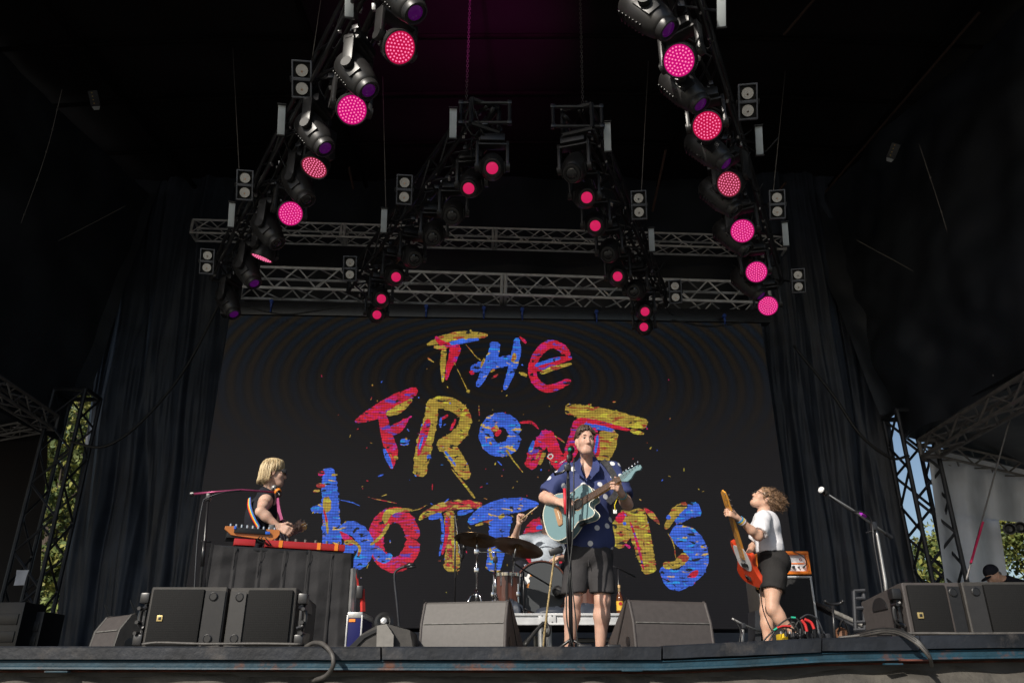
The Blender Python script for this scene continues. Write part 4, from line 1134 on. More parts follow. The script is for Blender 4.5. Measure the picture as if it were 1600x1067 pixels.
# ------------------------------------------------------------------ keyboard table with pleated black drape
KL, KR = P(330, 848, 6.15), P(549, 864, 6.55)       # top front corners
KZ = (KL.z + KR.z) / 2
KL.z = KR.z = KZ
KX = (KR - KL); KW = KX.length; KX.normalize(); KN = Vector((KX.y, -KX.x, 0))
tb = thing('keyboard_table', 'keyboard table skirted with a pleated black drape', 'table', (KL.x, KL.y, 0))
M_DRAPE = mat('black_drape', (0.027, 0.0265, 0.0285), 0.8, var=0.15, scale=6, bump=0.2, bscale=40, spec=0.25, sheen=.2)
TM = axes(Vector((KL.x, KL.y, 0)), KX, -KN, (0, 0, 1))
mb = MB(TM); mb.box((KW / 2, .24, KZ - .02), (KW, .48, .03), .004); mb.build('table_top', M_BLACK, tb)
for x in (.06, KW - .06):
    for y in (.05, .42):
        mb = MB(TM); mb.cyl((x, y, 0), (x, y, KZ - .03), .018, n=8); mb.build('leg', M_BMETAL, tb)
def dr(a, b):
    s = a * (KW + .5); z = (KZ - .003) * (1 - b) + .01 * b
    q = (s / .185) % 1.0
    fold = .030 * (0.5 - abs(q - .5)) * 2 + (.020 if q < .08 else 0)
    y = -.012 - fold * (.35 + .9 * b) - .02 * b * math.sin(s * 5 + 1) - .03 * noise.noise(Vector((s * 4, z * 3, 1))) - .012 * noise.noise(Vector((s * 9, z * 11, 4))) - .03 * b
    zz = z - .018 * abs(math.sin(s * 8.5)) * (1 - b) ** 3
    if s > KW: return (KW + .012 + fold * .7 + .03 * b + .02 * math.sin(s * 14) * b, s - KW, zz)
    return (s - .01 * b * (1 - a), y, zz)
mb = MB(TM); mb.grid(dr, 170, 36); mb.build('drape', M_DRAPE, tb, 180)
for k in range(1, 8):
    s = .185 * k
    if s < KW - .02:
        mb = MB(TM); mb.tube([(s - .002, -.017 - .03 * b - .008, (KZ - .01) * (1 - b) + .05 * b) for b in np.linspace(0, 1, 8)], .0022, 4); mb.build('drape_seam', M_DRAPE, tb)
# red stage keyboard
M_RED = mat('red_keyboard', (0.42, 0.02, 0.022), 0.32, var=0.08, coat=.3)
kb = thing('red_keyboard', 'long red stage keyboard lying on the draped table', 'keyboard', TM @ Vector((0, 0, KZ)))
a0, a1 = .40, KW - .05
mb = MB(TM); mb.box(((a0 + a1) / 2, .16, KZ + .034), (a1 - a0, .28, .056), .01); mb.build('body', M_RED, kb)
M_TAPE = mat('orange_tape', (0.85, 0.25, 0.02), 0.6)
for x in (.52, .82, 1.02 if KW > 1.15 else .96):
    mb = MB(TM); mb.box((x, .018, KZ + .035), (.028, .004, .054), 0); mb.build('tape_mark', M_TAPE, kb)
mb = MB(TM); mb.box(((a0 + a1) / 2, .24, KZ + .064), (a1 - a0 - .06, .10, .006), .001); mb.build('key_bed', mat('ivory_keys', (.6, .58, .52), .4), kb)
for k in range(9):
    x = a0 + .05 + (a1 - a0 - .1) * (k / 8) ** 1.5
    mb = MB(TM); mb.cyl((x, .05, KZ + .06), (x, .05, KZ + .085), .011, n=10); mb.build('knob', M_CABG, kb)
# orange wooden synthesiser, tilted on its stand towards the player
M_OWOOD = mat('orange_wood', (0.55, 0.19, 0.045), 0.4, var=0.25, scale=3, bump=.05, coat=.2)
sy = thing('wooden_synth', 'small synthesiser with orange wooden ends and cables on the red keyboard', 'synthesizer', TM @ Vector((.2, .1, KZ)))
SM = TM @ Matrix.Translation((.085, .05, KZ + .06))
def sbox(c, s, name, m, bv=.004):
    mb = MB(SM); mb.box(c, s, bv); return mb.build(name, m, sy)
# wooden rear frame as a hexagonal outline with an opening
WO = [(0.0, .085), (.03, .045), (.09, .018), (.40, .0), (.44, .03), (.44, .085)]
mb = MB(SM @ Matrix.Rotation(rad(90), 4, 'X')); mb.prism([(.0, .09), (.0, .065), (.05, .025), (.36, .0), (.40, .02), (.42, .05), (.42, .085), (.40, .088), (.32, .088), (.30, .072), (.10, .082), (.07, .095)], -.02, .012, .003); mb.build('wooden_case', M_OWOOD, sy)
sbox((.19, -.018, .062), (.24, .02, .042), 'panel', M_BLACK)
sbox((.075, -.024, .08), (.018, .02, .026), 'blue_tape', mat('blue_tape', (.02, .12, .6), .5))
sbox((.325, -.024, .055), (.036, .02, .022), 'blue_tape', bpy.data.materials['blue_tape'])
sbox((.20, .10, .03), (.36, .2, .05), 'body', M_BLACK)
for k in range(9):
    mb = MB(SM); mb.cyl((.04 + .042 * k, .0, .09 - .001 * k), (.04 + .042 * k, .0, .112 - .001 * k), .008, n=8); mb.build('knob', M_CHROME, sy)
sbox((.16, .0, -.03), (.16, .1, .05), 'red_stand', M_RED)
mb = MB(SM)
for k in range(3):
    mb.tube(curve([(.27 + .02 * k, -.03, .02), (.25 + .03 * k, -.06, -.01 + .01 * k), (.31 + .02 * k, -.05, -.03), (.36, -.02, -.045)], 14), .004, 5)
o = mb.build('patch_cable', M_RUBBER, sy); o['kind'] = 'stuff'

# ------------------------------------------------------------------ flight case, aluminium post and red strap behind the drape
M_NAVY = mat('navy_case', (0.006, 0.008, 0.085), 0.6, var=.1, spec=.2)
fc = thing('flight_case', 'navy blue flight case with metal edges and an orange sticker', 'case', (P(553, 985, 6.5).x, 6.5, 0))
mb = MB(); c = P(553, 985, 6.5); mb.box((c.x, 6.75, .17), (.11, .5, .34), .004); mb.build('case_body', M_NAVY, fc)
top = P(551, 962, 6.7).z
mb = MB(); mb.box((c.x, 6.75, .36), (.118, .51, .045), .006); mb.build('lid', M_ALU, fc)
for x in (-.057, .057):
    mb = MB(); mb.box((c.x + x, 6.50, .18), (.012, .012, .36), .002); mb.build('corner_edge', M_ALU, fc)
mb = MB(); mb.box((c.x - .02, 6.496, .32), (.05, .004, .022)); mb.build('sticker', M_TAPE, fc)
al = thing('aluminium_post', 'flat aluminium post standing on the navy flight case', 'post', P(547, 955, 6.72))
mb = MB(); mb.tube([P(548, 957, 6.53), P(552.5, 888, 6.53)], .022, 4); mb.build('bar', M_ALU, al, None)
mb = MB(); mb.tube([P(554.5, 957, 6.54), P(558.5, 888, 6.54)], .008, 6); mb.build('edge_tube', M_STEEL, al, None)
rs = thing('red_strap', 'red strap with a black ratchet hanging beside the aluminium post', 'strap', P(565, 955, 6.75))
mb = MB(); mb.tube([P(555.5, 890, 6.54), P(560, 920, 6.54)], .010, 4); mb.tube([P(566, 920, 6.54), P(567, 955, 6.54)], .020, 4); mb.build('webbing', mat('red_webbing', (.5, .03, .025), .7), rs)
mb = MB(); mb.box(P(562, 925, 6.52), (.05, .04, .10), .01); mb.build('ratchet', M_BLACK, rs)

# ------------------------------------------------------------------ microphone stands
def tubeobj(name, pts, r, m, root, n=8, sm=180):
    mb = MB(); mb.tube(pts, r, n); return mb.build(name, m, root, sm)
def mic(root, tip, tail, r=.012, head=None, m=None):
    tip, tail = Vector(tip), Vector(tail); d = (tip - tail).normalized(); L = (tip - tail).length
    M = frame(tail, d)
    mb = MB(M); mb.lathe([(r * .75, 0), (r, L * .12), (r * 1.15, L * .68), (r * 1.5, L * .72)], 14); b = mb.build('microphone', M_BLACK, root)
    mb = MB(M); mb.lathe([(r * 1.5, L * .72), (r * 2.0, L * .78), (r * 2.1, L * .86), (r * 1.7, L * .95), (r * .6, L), (0, L)], 16); mb.build('grille_ball', m or M_ALU, b)
    mb = MB(M); mb.lathe([(r * 1.2, L * .2), (r * 1.7, L * .22), (r * 1.7, L * .42), (r * 1.2, L * .44)], 12); mb.build('mic_clip', M_BLACK, b)
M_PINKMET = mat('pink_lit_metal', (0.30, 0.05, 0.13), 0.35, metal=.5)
# left boom stand
st = thing('microphone_stand', 'tall boom microphone stand beside the keyboard table, boom reaching the left guitarist', 'mic stand', (P(305, 1000, 6.1).x, 6.1, 0))
tubeobj('pole', [P(303, 1014, 6.1), P(318, 868, 6.1), P(325, 781, 6.1)], [.012, .012, .009], M_BMETAL, st)
tubeobj('sleeve', [P(316, 885, 6.1), P(319, 845, 6.1)], .016, M_BMETAL, st)
tubeobj('boom', [P(298, 772, 6.15), P(340, 768, 6.15), P(378, 765, 6.2), P(432, 769, 6.3)], [.011, .009, .008, .008], M_PINKMET, st)
mb = MB(); mb.cyl(P(298, 772, 6.15), P(303, 771.5, 6.15), .018, n=10); mb.build('counterweight', M_BMETAL, st)
mb = MB(); mb.box(P(326, 777, 6.12), (.035, .04, .06), .008); mb.build('clutch', M_BLACK, st)
tubeobj('mic_cable', curve([P(377, 766, 6.19), P(350, 769, 6.1), P(323, 778, 6.08), P(316, 790, 6.08), P(308, 850, 6.05), P(299, 1014, 6.0)], 30), .006, M_STEEL, st, 6)
tubeobj('table_hook', [P(314, 845, 6.1), P(330, 846, 6.12)], .008, M_BMETAL, st)
mic(st, P(427, 760, 6.32), P(438, 774, 6.28), .014)
mb = MB(frame(P(434, 767.5, 6.29), P(427, 760, 6.32) - P(438, 774, 6.28))); mb.lathe([(.026, -.012), (.028, -.004), (.028, .006), (.024, .012)], 16); mb.build('orange_band', M_TAPE, st)
for k in range(3):
    a = 2.1 * k + .4; mb = MB(); c = P(303, 1014, 6.1); mb.tube([(c.x, 6.1, .12), (c.x + .3 * math.cos(a), 6.1 + .3 * math.sin(a), .01)], .009, 6); mb.build('leg', M_BMETAL, st)
# right boom stand
st = thing('microphone_stand', 'boom microphone stand leaning right of the bassist with a white ringed mic', 'mic stand', (P(1385, 1000, 6.4).x, 6.4, 0))
tubeobj('pole', [P(1393, 1014, 6.4), P(1383, 908, 6.4), P(1371, 838, 6.4), P(1366, 818, 6.4)], [.016, .014, .012, .010], M_ALU, st)
tubeobj('boom', [P(1286, 768, 6.2), P(1330, 795, 6.3), P(1362, 818, 6.4), P(1392, 839, 6.48)], [.009, .009, .010, .010], M_ALU, st)
mb = MB(); mb.cyl(P(1383, 832.5, 6.46), P(1393, 839.5, 6.48), .017, n=10); mb.build('counterweight', M_STEEL, st)
mb = MB(); mb.box(P(1365, 822, 6.39), (.04, .05, .07), .01); mb.cyl(P(1353, 832, 6.38), P(1368, 829, 6.38), .007, n=6); mb.build('clutch', M_BMETAL, st)
tubeobj('mic_cable', curve([P(1290, 771, 6.2), P(1328, 797, 6.27), P(1348, 800, 6.3), P(1362, 815, 6.36), P(1366, 850, 6.36), P(1378, 920, 6.36), P(1390, 1014, 6.36)], 36), .007, M_BMETAL, st, 6)
mb = MB(); mb.cyl(P(1345, 802, 6.34), P(1352, 806, 6.36), .020, n=10); mb.build('tape_band', mat('violet_tape', (.35, .03, .45), .5), st)
mic(st, P(1281, 763.5, 6.18), P(1294, 773, 6.22), .013, m=mat('white_mic_ball', (.75, .75, .76), .35))
# short boom stand by the right monitor
st = thing('microphone_stand', 'short boom stand low behind the right floor monitor', 'mic stand', (P(1161, 1000, 7.9).x, 7.9, 0))
tubeobj('pole', [P(1160, 1020, 7.9), P(1161, 977, 7.9)], .014, M_ALU, st)
tubeobj('boom', [P(1144, 966, 7.85), P(1161, 975, 7.9), P(1192, 988, 8.0)], .010, M_ALU, st)
tubeobj('mic_cable', curve([P(1147, 967, 7.85), P(1157, 985, 7.84), P(1153, 1015, 7.84)], 10), .007, M_BMETAL, st, 5)
mb = MB(); mb.box(P(1161, 977, 7.89), (.04, .05, .05), .01); mb.build('clutch', M_STEEL, st)
# gooseneck stand left of the grey wedge
st = thing('gooseneck_stand', 'thin stand with its top bent over to the right, left of the grey floor monitor', 'mic stand', (P(626, 1000, 5.75).x, 5.75, 0))
tubeobj('pole', curve([P(626.5, 1016, 5.75), P(621, 950, 5.75), P(616.5, 905, 5.75), P(618, 893, 5.75), P(626, 887, 5.74), P(634, 884.5, 5.73)], 30), .009, M_STEEL, st)
tubeobj('mic_head', [P(632, 885, 5.73), P(640, 882.5, 5.72), P(648, 881, 5.72)], [.010, .016, .010], M_BMETAL, st)
tubeobj('mic_rest', [P(636, 886.5, 5.72), P(649, 884.5, 5.71)], .009, M_BMETAL, st)
mb = MB(); c = P(626.5, 1016, 5.75); mb.cyl((c.x, 5.75, 0), (c.x, 5.75, .03), .11, .10, n=20); mb.build('round_base', M_BMETAL, st)
# T shaped stand on the right
st = thing('guitar_stand', 'black T topped stand right of the speaker cabinet', 'stand', (P(1303, 1000, 7.6).x, 7.6, 0))
tubeobj('pole', [P(1305, 1012, 7.6), P(1301, 944, 7.6)], .012, M_BMETAL, st)
tubeobj('cradle', curve([P(1289, 938, 7.55), P(1292, 941.5, 7.58), P(1302, 943.5, 7.6), P(1313, 942, 7.6), P(1318, 937.5, 7.58)], 14), .014, M_BMETAL, st)
for k in range(3):
    a = 2.1 * k + .9; c = P(1305, 1012, 7.6); tubeobj('leg', [(c.x, 7.6, .1), (c.x + .25 * math.cos(a), 7.6 + .25 * math.sin(a), .012)], .01, M_BMETAL, st, 6)
# ramp rail going down to the right
st = thing('ramp_rail', 'sloping metal ramp rail behind the speaker cabinet', 'rail', P(1330, 975, 8.2))
tubeobj('upper_tube', [P(1276, 943, 8.4), P(1378, 990, 7.8)], .022, M_WEAR, st)
tubeobj('lower_tube', [P(1276, 949, 8.4), P(1372, 995, 7.8)], .016, M_STEEL, st)
# dark gear bags on the floor behind
M_BROWN = mat('brown_leather', (0.16, 0.075, 0.04), 0.6, var=.3)
bag = thing('gear_bag', 'slumped brown leather bag on the floor beside the T topped stand', 'bag', (P(1313, 1000, 7.9).x, 7.9, 0))
mb = MB(); c = P(1314, 985, 7.9); mb.M = Matrix.Translation((c.x, 7.9, .0)); mb.lathe([(.05, 0), (.09, .04), (.085, .18), (.05, .27), (.06, .33), (.02, .36)], 14); mb.build('bag_body', M_BROWN, bag)
mb = MB(); mb.tube(curve([(c.x - .05, 7.86, .3), (c.x, 7.82, .42), (c.x + .06, 7.86, .3)], 10), .008, 6); mb.build('strap', M_BLACK, bag)

# ------------------------------------------------------------------ drum riser and kit
RD, RZ = 8.25, 0
RTOP = P(845, 957.5, RD).z
rx0, rx1 = P(690, 960, RD).x, P(1000, 960, RD).x
rs = thing('drum_riser', 'low drum riser with a white aluminium edge and tubular legs', 'riser', ((rx0 + rx1) / 2, RD, 0))
mb = MB(); mb.box(((rx0 + rx1) / 2, RD + 1.02, RTOP - .02), (rx1 - rx0 - .02, 2.0, .03)); mb.build('deck_board', M_DECK, rs)
M_WALU = mat('pale_aluminium', (0.55, 0.56, 0.57), 0.45, metal=.25, var=.12, scale=10)
hh = RTOP - P(845, 976, RD).z
xm = P(855, 965, RD).x
for a, b in ((rx0, xm - .004), (xm + .004, rx1)):
    mb = MB(); mb.box(((a + b) / 2, RD + .02, RTOP - .012), (b - a, .05, .024), .004); mb.box(((a + b) / 2, RD + .03, RTOP - hh / 2 - .01), (b - a, .03, hh - .02), .003); mb.box(((a + b) / 2, RD + .012, RTOP - hh + .01), (b - a, .04, .02), .003)
    mb.build('edge_rail', M_WALU, rs)
for x in (xm - .05, xm + .05):
    mb = MB(); mb.box((x, RD + .004, RTOP - hh / 2), (.075, .016, hh * .9), .003); pl = mb.build('corner_plate', M_WALU, rs)
    for dz in (-.03, .03):
        mb = MB(); mb.cyl((x, RD - .006, RTOP - hh / 2 + dz), (x, RD + .01, RTOP - hh / 2 + dz), .008, n=8); mb.build('bolt', M_STEEL, pl)
for x in (P(845.5, 990, RD).x, P(858, 990, RD).x, rx0 + .06, rx1 - .06):
    mb = MB(); mb.cyl((x, RD + .05, 0), (x, RD + .05, RTOP - hh), .03, n=14); mb.build('leg', M_ALU, rs)
    mb = MB(); mb.cyl((x, RD + 1.9, 0), (x, RD + 1.9, RTOP - hh), .03, n=14); mb.build('leg', M_ALU, rs)
mb = MB(); mb.cyl(P(846, 975, RD + .05), P(818, 1005, RD + .3), .014, n=8); mb.cyl(P(880, 1000, RD + 1), P(975, 1000, RD + 1), .025, n=8); mb.build('cross_brace', M_ALU, rs)
mb = MB(); mb.box(((rx0 + rx1) / 2 + .3, RD + 1.0, .18), (1.6, .06, .10)); mb.build('inner_beam', M_BROWN, rs)
# checked gold rope hung from the guitar side to the riser leg
M_GOLDROPE = mat('gold_rope', (0.35, 0.26, 0.12), 0.6, var=.6, scale=90)
mb = MB(); mb.tube(curve([P(867, 862, 6.05), P(862, 900, 6.06), P(856, 945, 6.08), P(851, 985, 6.1), P(848, 1018, 6.1)], 30), .008, 6)
tag(mb.build('checked_cord', M_GOLDROPE, None, 180), 'gold and black checked cord hanging below the singer\'s guitar', 'cord')
mb = MB(); mb.tube(curve([P(820, 1008, 8.0), P(838, 985, 8.1), P(850, 973, 8.15), P(858, 980, 8.15), P(856, 992, 8.12), P(848, 986, 8.1)], 30), .018, 6)
tag(mb.build('cable_tie', M_RUBBER, None, 180), 'looped black cable tied round the riser leg', 'cable')
# bass drum
BC = P(846, 920, 8.72); BC.z = RTOP + .288
M_HEAD = mat('dark_drum_head', (0.045, 0.050, 0.055), 0.5, var=.05, scale=3)
M_WOODR = mat('mahogany_shell', (0.095, 0.030, 0.018), 0.3, var=.4, scale=3, bump=.03, coat=.4)
bd = thing('bass_drum', 'bass drum with dark front head, reddish hoop and a small white duck on it', 'drum', (BC.x, BC.y, RTOP))
BM = axes(BC, (1, 0, 0), (0, 0, 1), (0, -1, 0))
mb = MB(BM); mb.lathe([(.272, -.42), (.272, .0)], 48); mb.build('shell', M_WOODR, bd)
mb = MB(BM); mb.lathe([(.274, .0), (.286, .0), (.288, .012), (.288, .045), (.284, .055), (.272, .055), (.270, .03)], 48, caps=False); mb.build('hoop', M_WOODR, bd)
mb = MB(BM); mb.lathe([(.271, .035), (.265, .040), (.0, .040)], 48, caps=False); mb.build('drum_head', M_HEAD, bd)
mb = MB(BM); mb.lathe([(.2885, .006), (.2895, .012), (.2895, .02), (.2885, .026)], 48, caps=False); mb.build('hoop_inlay', M_WALU, bd)
for k in range(10):
    a = rad(18 + 36 * k); mb = MB(BM @ Matrix.Rotation(a, 4, 'Z')); mb.box((.292, 0, .02), (.018, .03, .05), .004); mb.cyl((.290, 0, .0), (.290, 0, -.16), .005, n=6); mb.box((.284, 0, -.17), (.02, .022, .05), .004); mb.build('lug', M_CHROME, bd)
# little plain white duck print near the upper left of the head
M_DW = mat('white_print', (.75, .75, .74), .6); M_DO = mat('orange_print', (.75, .28, .05), .6)
dk = MB(BM @ Matrix.Translation((-.155, .095, .0405)))
def blob(mb, cx, cy, rx, ry, rot=0, n=18, z=.002):
    c, s = math.cos(rot), math.sin(rot)
    mb.prism([(cx + rx * math.cos(a) * c - ry * math.sin(a) * s, cy + rx * math.cos(a) * s + ry * math.sin(a) * c) for a in np.linspace(0, 6.283, n)[:-1]], 0, z)
blob(dk, -.01, -.01, .045, .026, -.5, z=.002); blob(dk, .022, .035, .017, .016, z=.0026); blob(dk, .012, .018, .014, .024, -.4, z=.0023); blob(dk, -.005, -.035, .022, .022, z=.0029)
dk.build('duck_print', M_DW, bd)
dk = MB(BM @ Matrix.Translation((-.155, .095, .0405))); blob(dk, .043, .034, .014, .007, -.1, z=.0031); blob(dk, .002, -.066, .006, .02, .1, z=.0033); blob(dk, .018, -.062, .006, .016, -.3, z=.0036); blob(dk, .004, -.085, .014, .006, z=.0039); dk.build('duck_beak_print', M_DO, bd)
# floor tom
TC = P(792, 925, 8.62)
ft = thing('floor_tom', 'brown wooden floor tom with chrome rim to the left of the bass drum', 'drum', (TC.x, TC.y, RTOP))
tz0, tz1 = P(790, 934, 8.5).z - .04, P(790, 896, 8.5).z
mb = MB(Matrix.Translation((TC.x, TC.y, 0))); mb.lathe([(.142, tz0), (.142, tz1)], 36); mb.build('shell', M_WOODR, ft)
mb = MB(Matrix.Translation((TC.x, TC.y, 0))); mb.lathe([(.144, tz1 - .02), (.152, tz1 - .02), (.154, tz1 + .012), (.147, tz1 + .016)], 36, caps=False); mb.build('rim', M_CHROME, ft)
mb = MB(Matrix.Translation((TC.x, TC.y, 0))); mb.lathe([(.147, tz1 + .004), (0, tz1 + .004)], 36, caps=False); mb.build('drum_head', M_DW, ft)
for k in range(3):
    a = rad(200 + 120 * k); mb = MB(); q = Vector((TC.x + .155 * math.cos(a), TC.y + .155 * math.sin(a), 0)); mb.cyl((q.x, q.y, RTOP), (q.x, q.y, tz1 - .1), .010, n=8); mb.box((q.x, q.y, tz0 + .08), (.04, .04, .05), .008); mb.build('leg', M_CHROME, ft)
for k in range(8):
    a = rad(20 + 45 * k); mb = MB(); q = Vector((TC.x + .148 * math.cos(a), TC.y + .148 * math.sin(a), tz1)); mb.cyl(q, q + Vector((0, 0, -.12)), .006, n=6); mb.build('lug', M_CHROME, ft)
# second drum and pedals to the right of the bass drum, seen between the singer's legs
sd = thing('snare_drum', 'wooden drum with chrome hardware glimpsed behind the singer', 'drum', (P(918, 935, 8.9).x, 8.9, RTOP))
mb = MB(Matrix.Translation((P(918, 935, 8.9).x, 8.9, 0))); mb.lathe([(.15, RTOP + .12), (.15, RTOP + .34)], 28); mb.build('shell', M_WOODR, sd)
mb = MB(Matrix.Translation((P(918, 935, 8.9).x, 8.9, 0))); mb.lathe([(.152, RTOP + .33), (.162, RTOP + .33), (.162, RTOP + .355), (.15, RTOP + .36)], 28, caps=False); mb.lathe([(.152, RTOP + .11), (.162, RTOP + .11), (.162, RTOP + .135)], 28, caps=False); mb.build('rim', M_CHROME, sd)
for k in range(3):
    a = 2.09 * k + .3; c = P(918, 935, 8.9); tubeobj('leg', [(c.x, 8.9, RTOP + .12), (c.x + .22 * math.cos(a), 8.9 + .22 * math.sin(a), RTOP + .01)], .011, M_CHROME, sd, 6)
# cymbals
M_CYM = mat('bronze_cymbal', (0.16, 0.095, 0.045), 0.3, metal=.85, var=.25, scale=5)
def cym_mat():
    m = M_CYM; t = m.node_tree; N, L = t.nodes, t.links
    tc = N.new('ShaderNodeTexCoord'); w = N.new('ShaderNodeTexWave'); w.wave_type = 'RINGS'; w.rings_direction = 'Z'; w.inputs['Scale'].default_value = 40; w.inputs['Distortion'].default_value = 1
    L.new(tc.outputs['Object'], w.inputs['Vector']); b = N.new('ShaderNodeBump'); b.inputs['Strength'].default_value = .12; b.inputs['Distance'].default_value = .003
    L.new(w.outputs['Fac'], b.inputs['Height']); L.new(b.outputs[0], N['Principled BSDF'].inputs['Normal'])
cym_mat()
def cymbal(root, c, R, nrm):
    M = frame(c, nrm)
    mb = MB()
    prof = [(.006, .028), (.03, .024), (.05, .012), (.06, .004), (R * .6, -.006), (R, -.018), (R, -.0195), (R * .6, -.0078), (.058, .001), (.048, .009), (.028, .021), (.006, .025)]
    mb.lathe(prof, 56, caps=False)
    o = mb.build('cymbal', M_CYM, None, 40); o.parent = root; o.matrix_basis = W(root).inverted() @ M
    mb = MB(M); mb.cyl((0, 0, -.03), (0, 0, .06), .006, n=8); mb.lathe([(.004, .03), (.016, .032), (.016, .045), (.005, .05)], 12); mb.build('wing_nut', M_CHROME, root)
s1 = thing('cymbal_stand', 'chrome cymbal stand carrying the left dark cymbal', 'cymbal stand', (P(745, 938, 8.35).x, 8.35, RTOP))
c1 = P(745, 841, 8.35)
cymbal(s1, c1, .235, (.10, .17, 1))
tubeobj('pole', [P(744, 945, 8.35), P(744.5, 920, 8.35)], .014, M_CHROME, s1); tubeobj('pole', [P(744.5, 921, 8.35), P(745, 862, 8.35)], .011, M_CHROME, s1); tubeobj('pole', [P(745, 863, 8.35), P(745, 842, 8.35)], .008, M_CHROME, s1)
for v in (862, 891): 
    mb = MB(); mb.box(P(744.7, v, 8.34), (.05, .045, .05), .008); mb.build('clamp', M_CHROME, s1)
tubeobj('boom', [P(743, 862, 8.33), P(802, 862.5, 8.25)], .009, M_CHROME, s1)
for (u2, v2, d2) in ((726, 941, 8.28), (756, 942, 8.3), (747, 944, 8.6)):
    tubeobj('leg', [P(744.5, 926, 8.35), P((u2 + 744) / 2, 931, (8.35 + d2) / 2), (P(u2, v2, d2).x, d2, RTOP + .012)], .010, M_CHROME, s1, 6)
s2 = thing('cymbal_stand', 'chrome cymbal stand carrying the right dark cymbal tilted in front of the drummer', 'cymbal stand', (P(774, 938, 8.3).x, 8.3, RTOP))
cymbal(s2, P(810, 853, 8.05), .26, (.24, .20, 1))
tubeobj('pole', [P(774, 940, 8.3), P(774, 890, 8.3)], .014, M_CHROME, s2); tubeobj('pole', [P(774, 892, 8.3), P(774.5, 862, 8.28)], .010, M_CHROME, s2)
tubeobj('upper_pole', [P(801.5, 900, 8.2), P(803, 872, 8.15), P(806, 856, 8.07)], .010, M_CHROME, s2)
mb = MB(); mb.box(P(774, 874, 8.28), (.05, .05, .06), .01); mb.box(P(802.5, 870, 8.15), (.03, .03, .08), .006); mb.build('clamp', M_BLACK, s2)
for (u2, d2) in ((763, 8.25), (784, 8.22), (772, 8.55)):
    tubeobj('leg', [P(774, 925, 8.3), (P(u2, 940, d2).x, d2, RTOP + .012)], .010, M_CHROME, s2, 6)
# overhead and kick microphones on dark booms
st = thing('microphone_stand', 'dark overhead microphone stand left of the cymbals', 'mic stand', (P(710, 938, 8.5).x, 8.5, RTOP))
tubeobj('pole', [P(710.5, 945, 8.5), P(711, 875, 8.5), P(711, 806, 8.5)], .010, M_BMETAL, st)
tubeobj('boom', curve([P(710.5, 803, 8.48), P(714, 825, 8.46), P(719, 865, 8.4), P(721, 868, 8.4)], 12), .011, M_BMETAL, st)
mic(st, P(726, 851, 8.38), P(720, 877, 8.4), .014, m=M_BLACK)
tubeobj('mic_cable', curve([P(720, 877, 8.4), P(719, 886, 8.42), P(714, 890, 8.45), P(711, 905, 8.48)], 12), .006, M_RUBBER, st, 5)
for k in range(3):
    a = 2.1 * k + .2; c = P(710.5, 945, 8.5); tubeobj('leg', [(c.x, 8.5, RTOP + .1), (c.x + .25 * math.cos(a), 8.5 + .25 * math.sin(a), RTOP + .01)], .008, M_BMETAL, st, 6)
st = thing('microphone_stand', 'short boom stand aiming a microphone at the bass drum', 'mic stand', (P(818, 955, 8.4).x, 8.4, RTOP))
tubeobj('pole', [P(818.5, 956, 8.4), P(818, 893, 8.4)], .010, M_BMETAL, st)
tubeobj('boom', [P(804, 880, 8.3), P(818, 890, 8.38), P(862, 916, 8.5)], .009, M_BMETAL, st)
mb = MB(frame(P(873, 925, 8.6), P(873, 925, 8.6) - P(862, 914, 8.45))); mb.lathe([(.02, -.07), (.055, -.05), (.06, .02), (.045, .05), (.0, .055)], 18); mb.build('microphone', M_BLACK, st)
for k in range(3):
    a = 2.1 * k + .5; c = P(818.5, 956, 8.4); tubeobj('leg', [(c.x, 8.4, RTOP + .06), (c.x + .14 * math.cos(a), 8.4 + .14 * math.sin(a), RTOP + .01)], .009, M_BMETAL, st, 6)
st = thing('microphone_stand', 'dark boom stand right of the singer, boom sloping down to the right', 'mic stand', (P(966, 950, 8.5).x, 8.5, RTOP))
tubeobj('pole', [P(967, 956, 8.5), P(966, 888, 8.5)], .009, M_BMETAL, st)
tubeobj('boom', [P(955, 884, 8.45), P(966, 887, 8.5), P(993, 901, 8.6)], .009, M_BMETAL, st)
# bottle on the riser
M_AMBER = mat('amber_drink', (0.12, 0.035, 0.008), 0.12, coat=.6)
M_CLEAR = mat('clear_glass', (0.30, 0.22, 0.12), 0.08, coat=.8)
bc = P(969, 950, 8.33)
bo = thing('liquor_bottle', 'bottle of amber liquor with a red and yellow label on the riser edge', 'bottle', (bc.x, 8.33, RTOP))
BMx = Matrix.Translation((bc.x, 8.33, RTOP))
mb = MB(BMx); mb.lathe([(.034, .0), (.036, .01), (.036, .135), (.030, .165), (.014, .20), (.0125, .215)], 20); mb.build('body', M_AMBER, bo)
mb = MB(BMx); mb.lathe([(.0125, .215), (.0125, .25), (.0135, .252)], 16); mb.build('neck', M_CLEAR, bo)
mb = MB(BMx); mb.lathe([(.014, .25), (.0145, .275), (.012, .28)], 16); mb.build('cap', mat('tan_cap', (.5, .33, .15), .5), bo)
mb = MB(BMx); mb.lathe([(.0368, .03), (.0368, .12)], 20, caps=False); mb.build('label', mat('yellow_label', (.7, .42, .04), .6), bo)
mb = MB(BMx @ Matrix.Translation((0, -.0372, .095)) @ Matrix.Rotation(rad(90), 4, 'X')); mb.lathe([(.018, 0), (.018, .001)], 16); mb.build('label_seal', M_RED, bo)
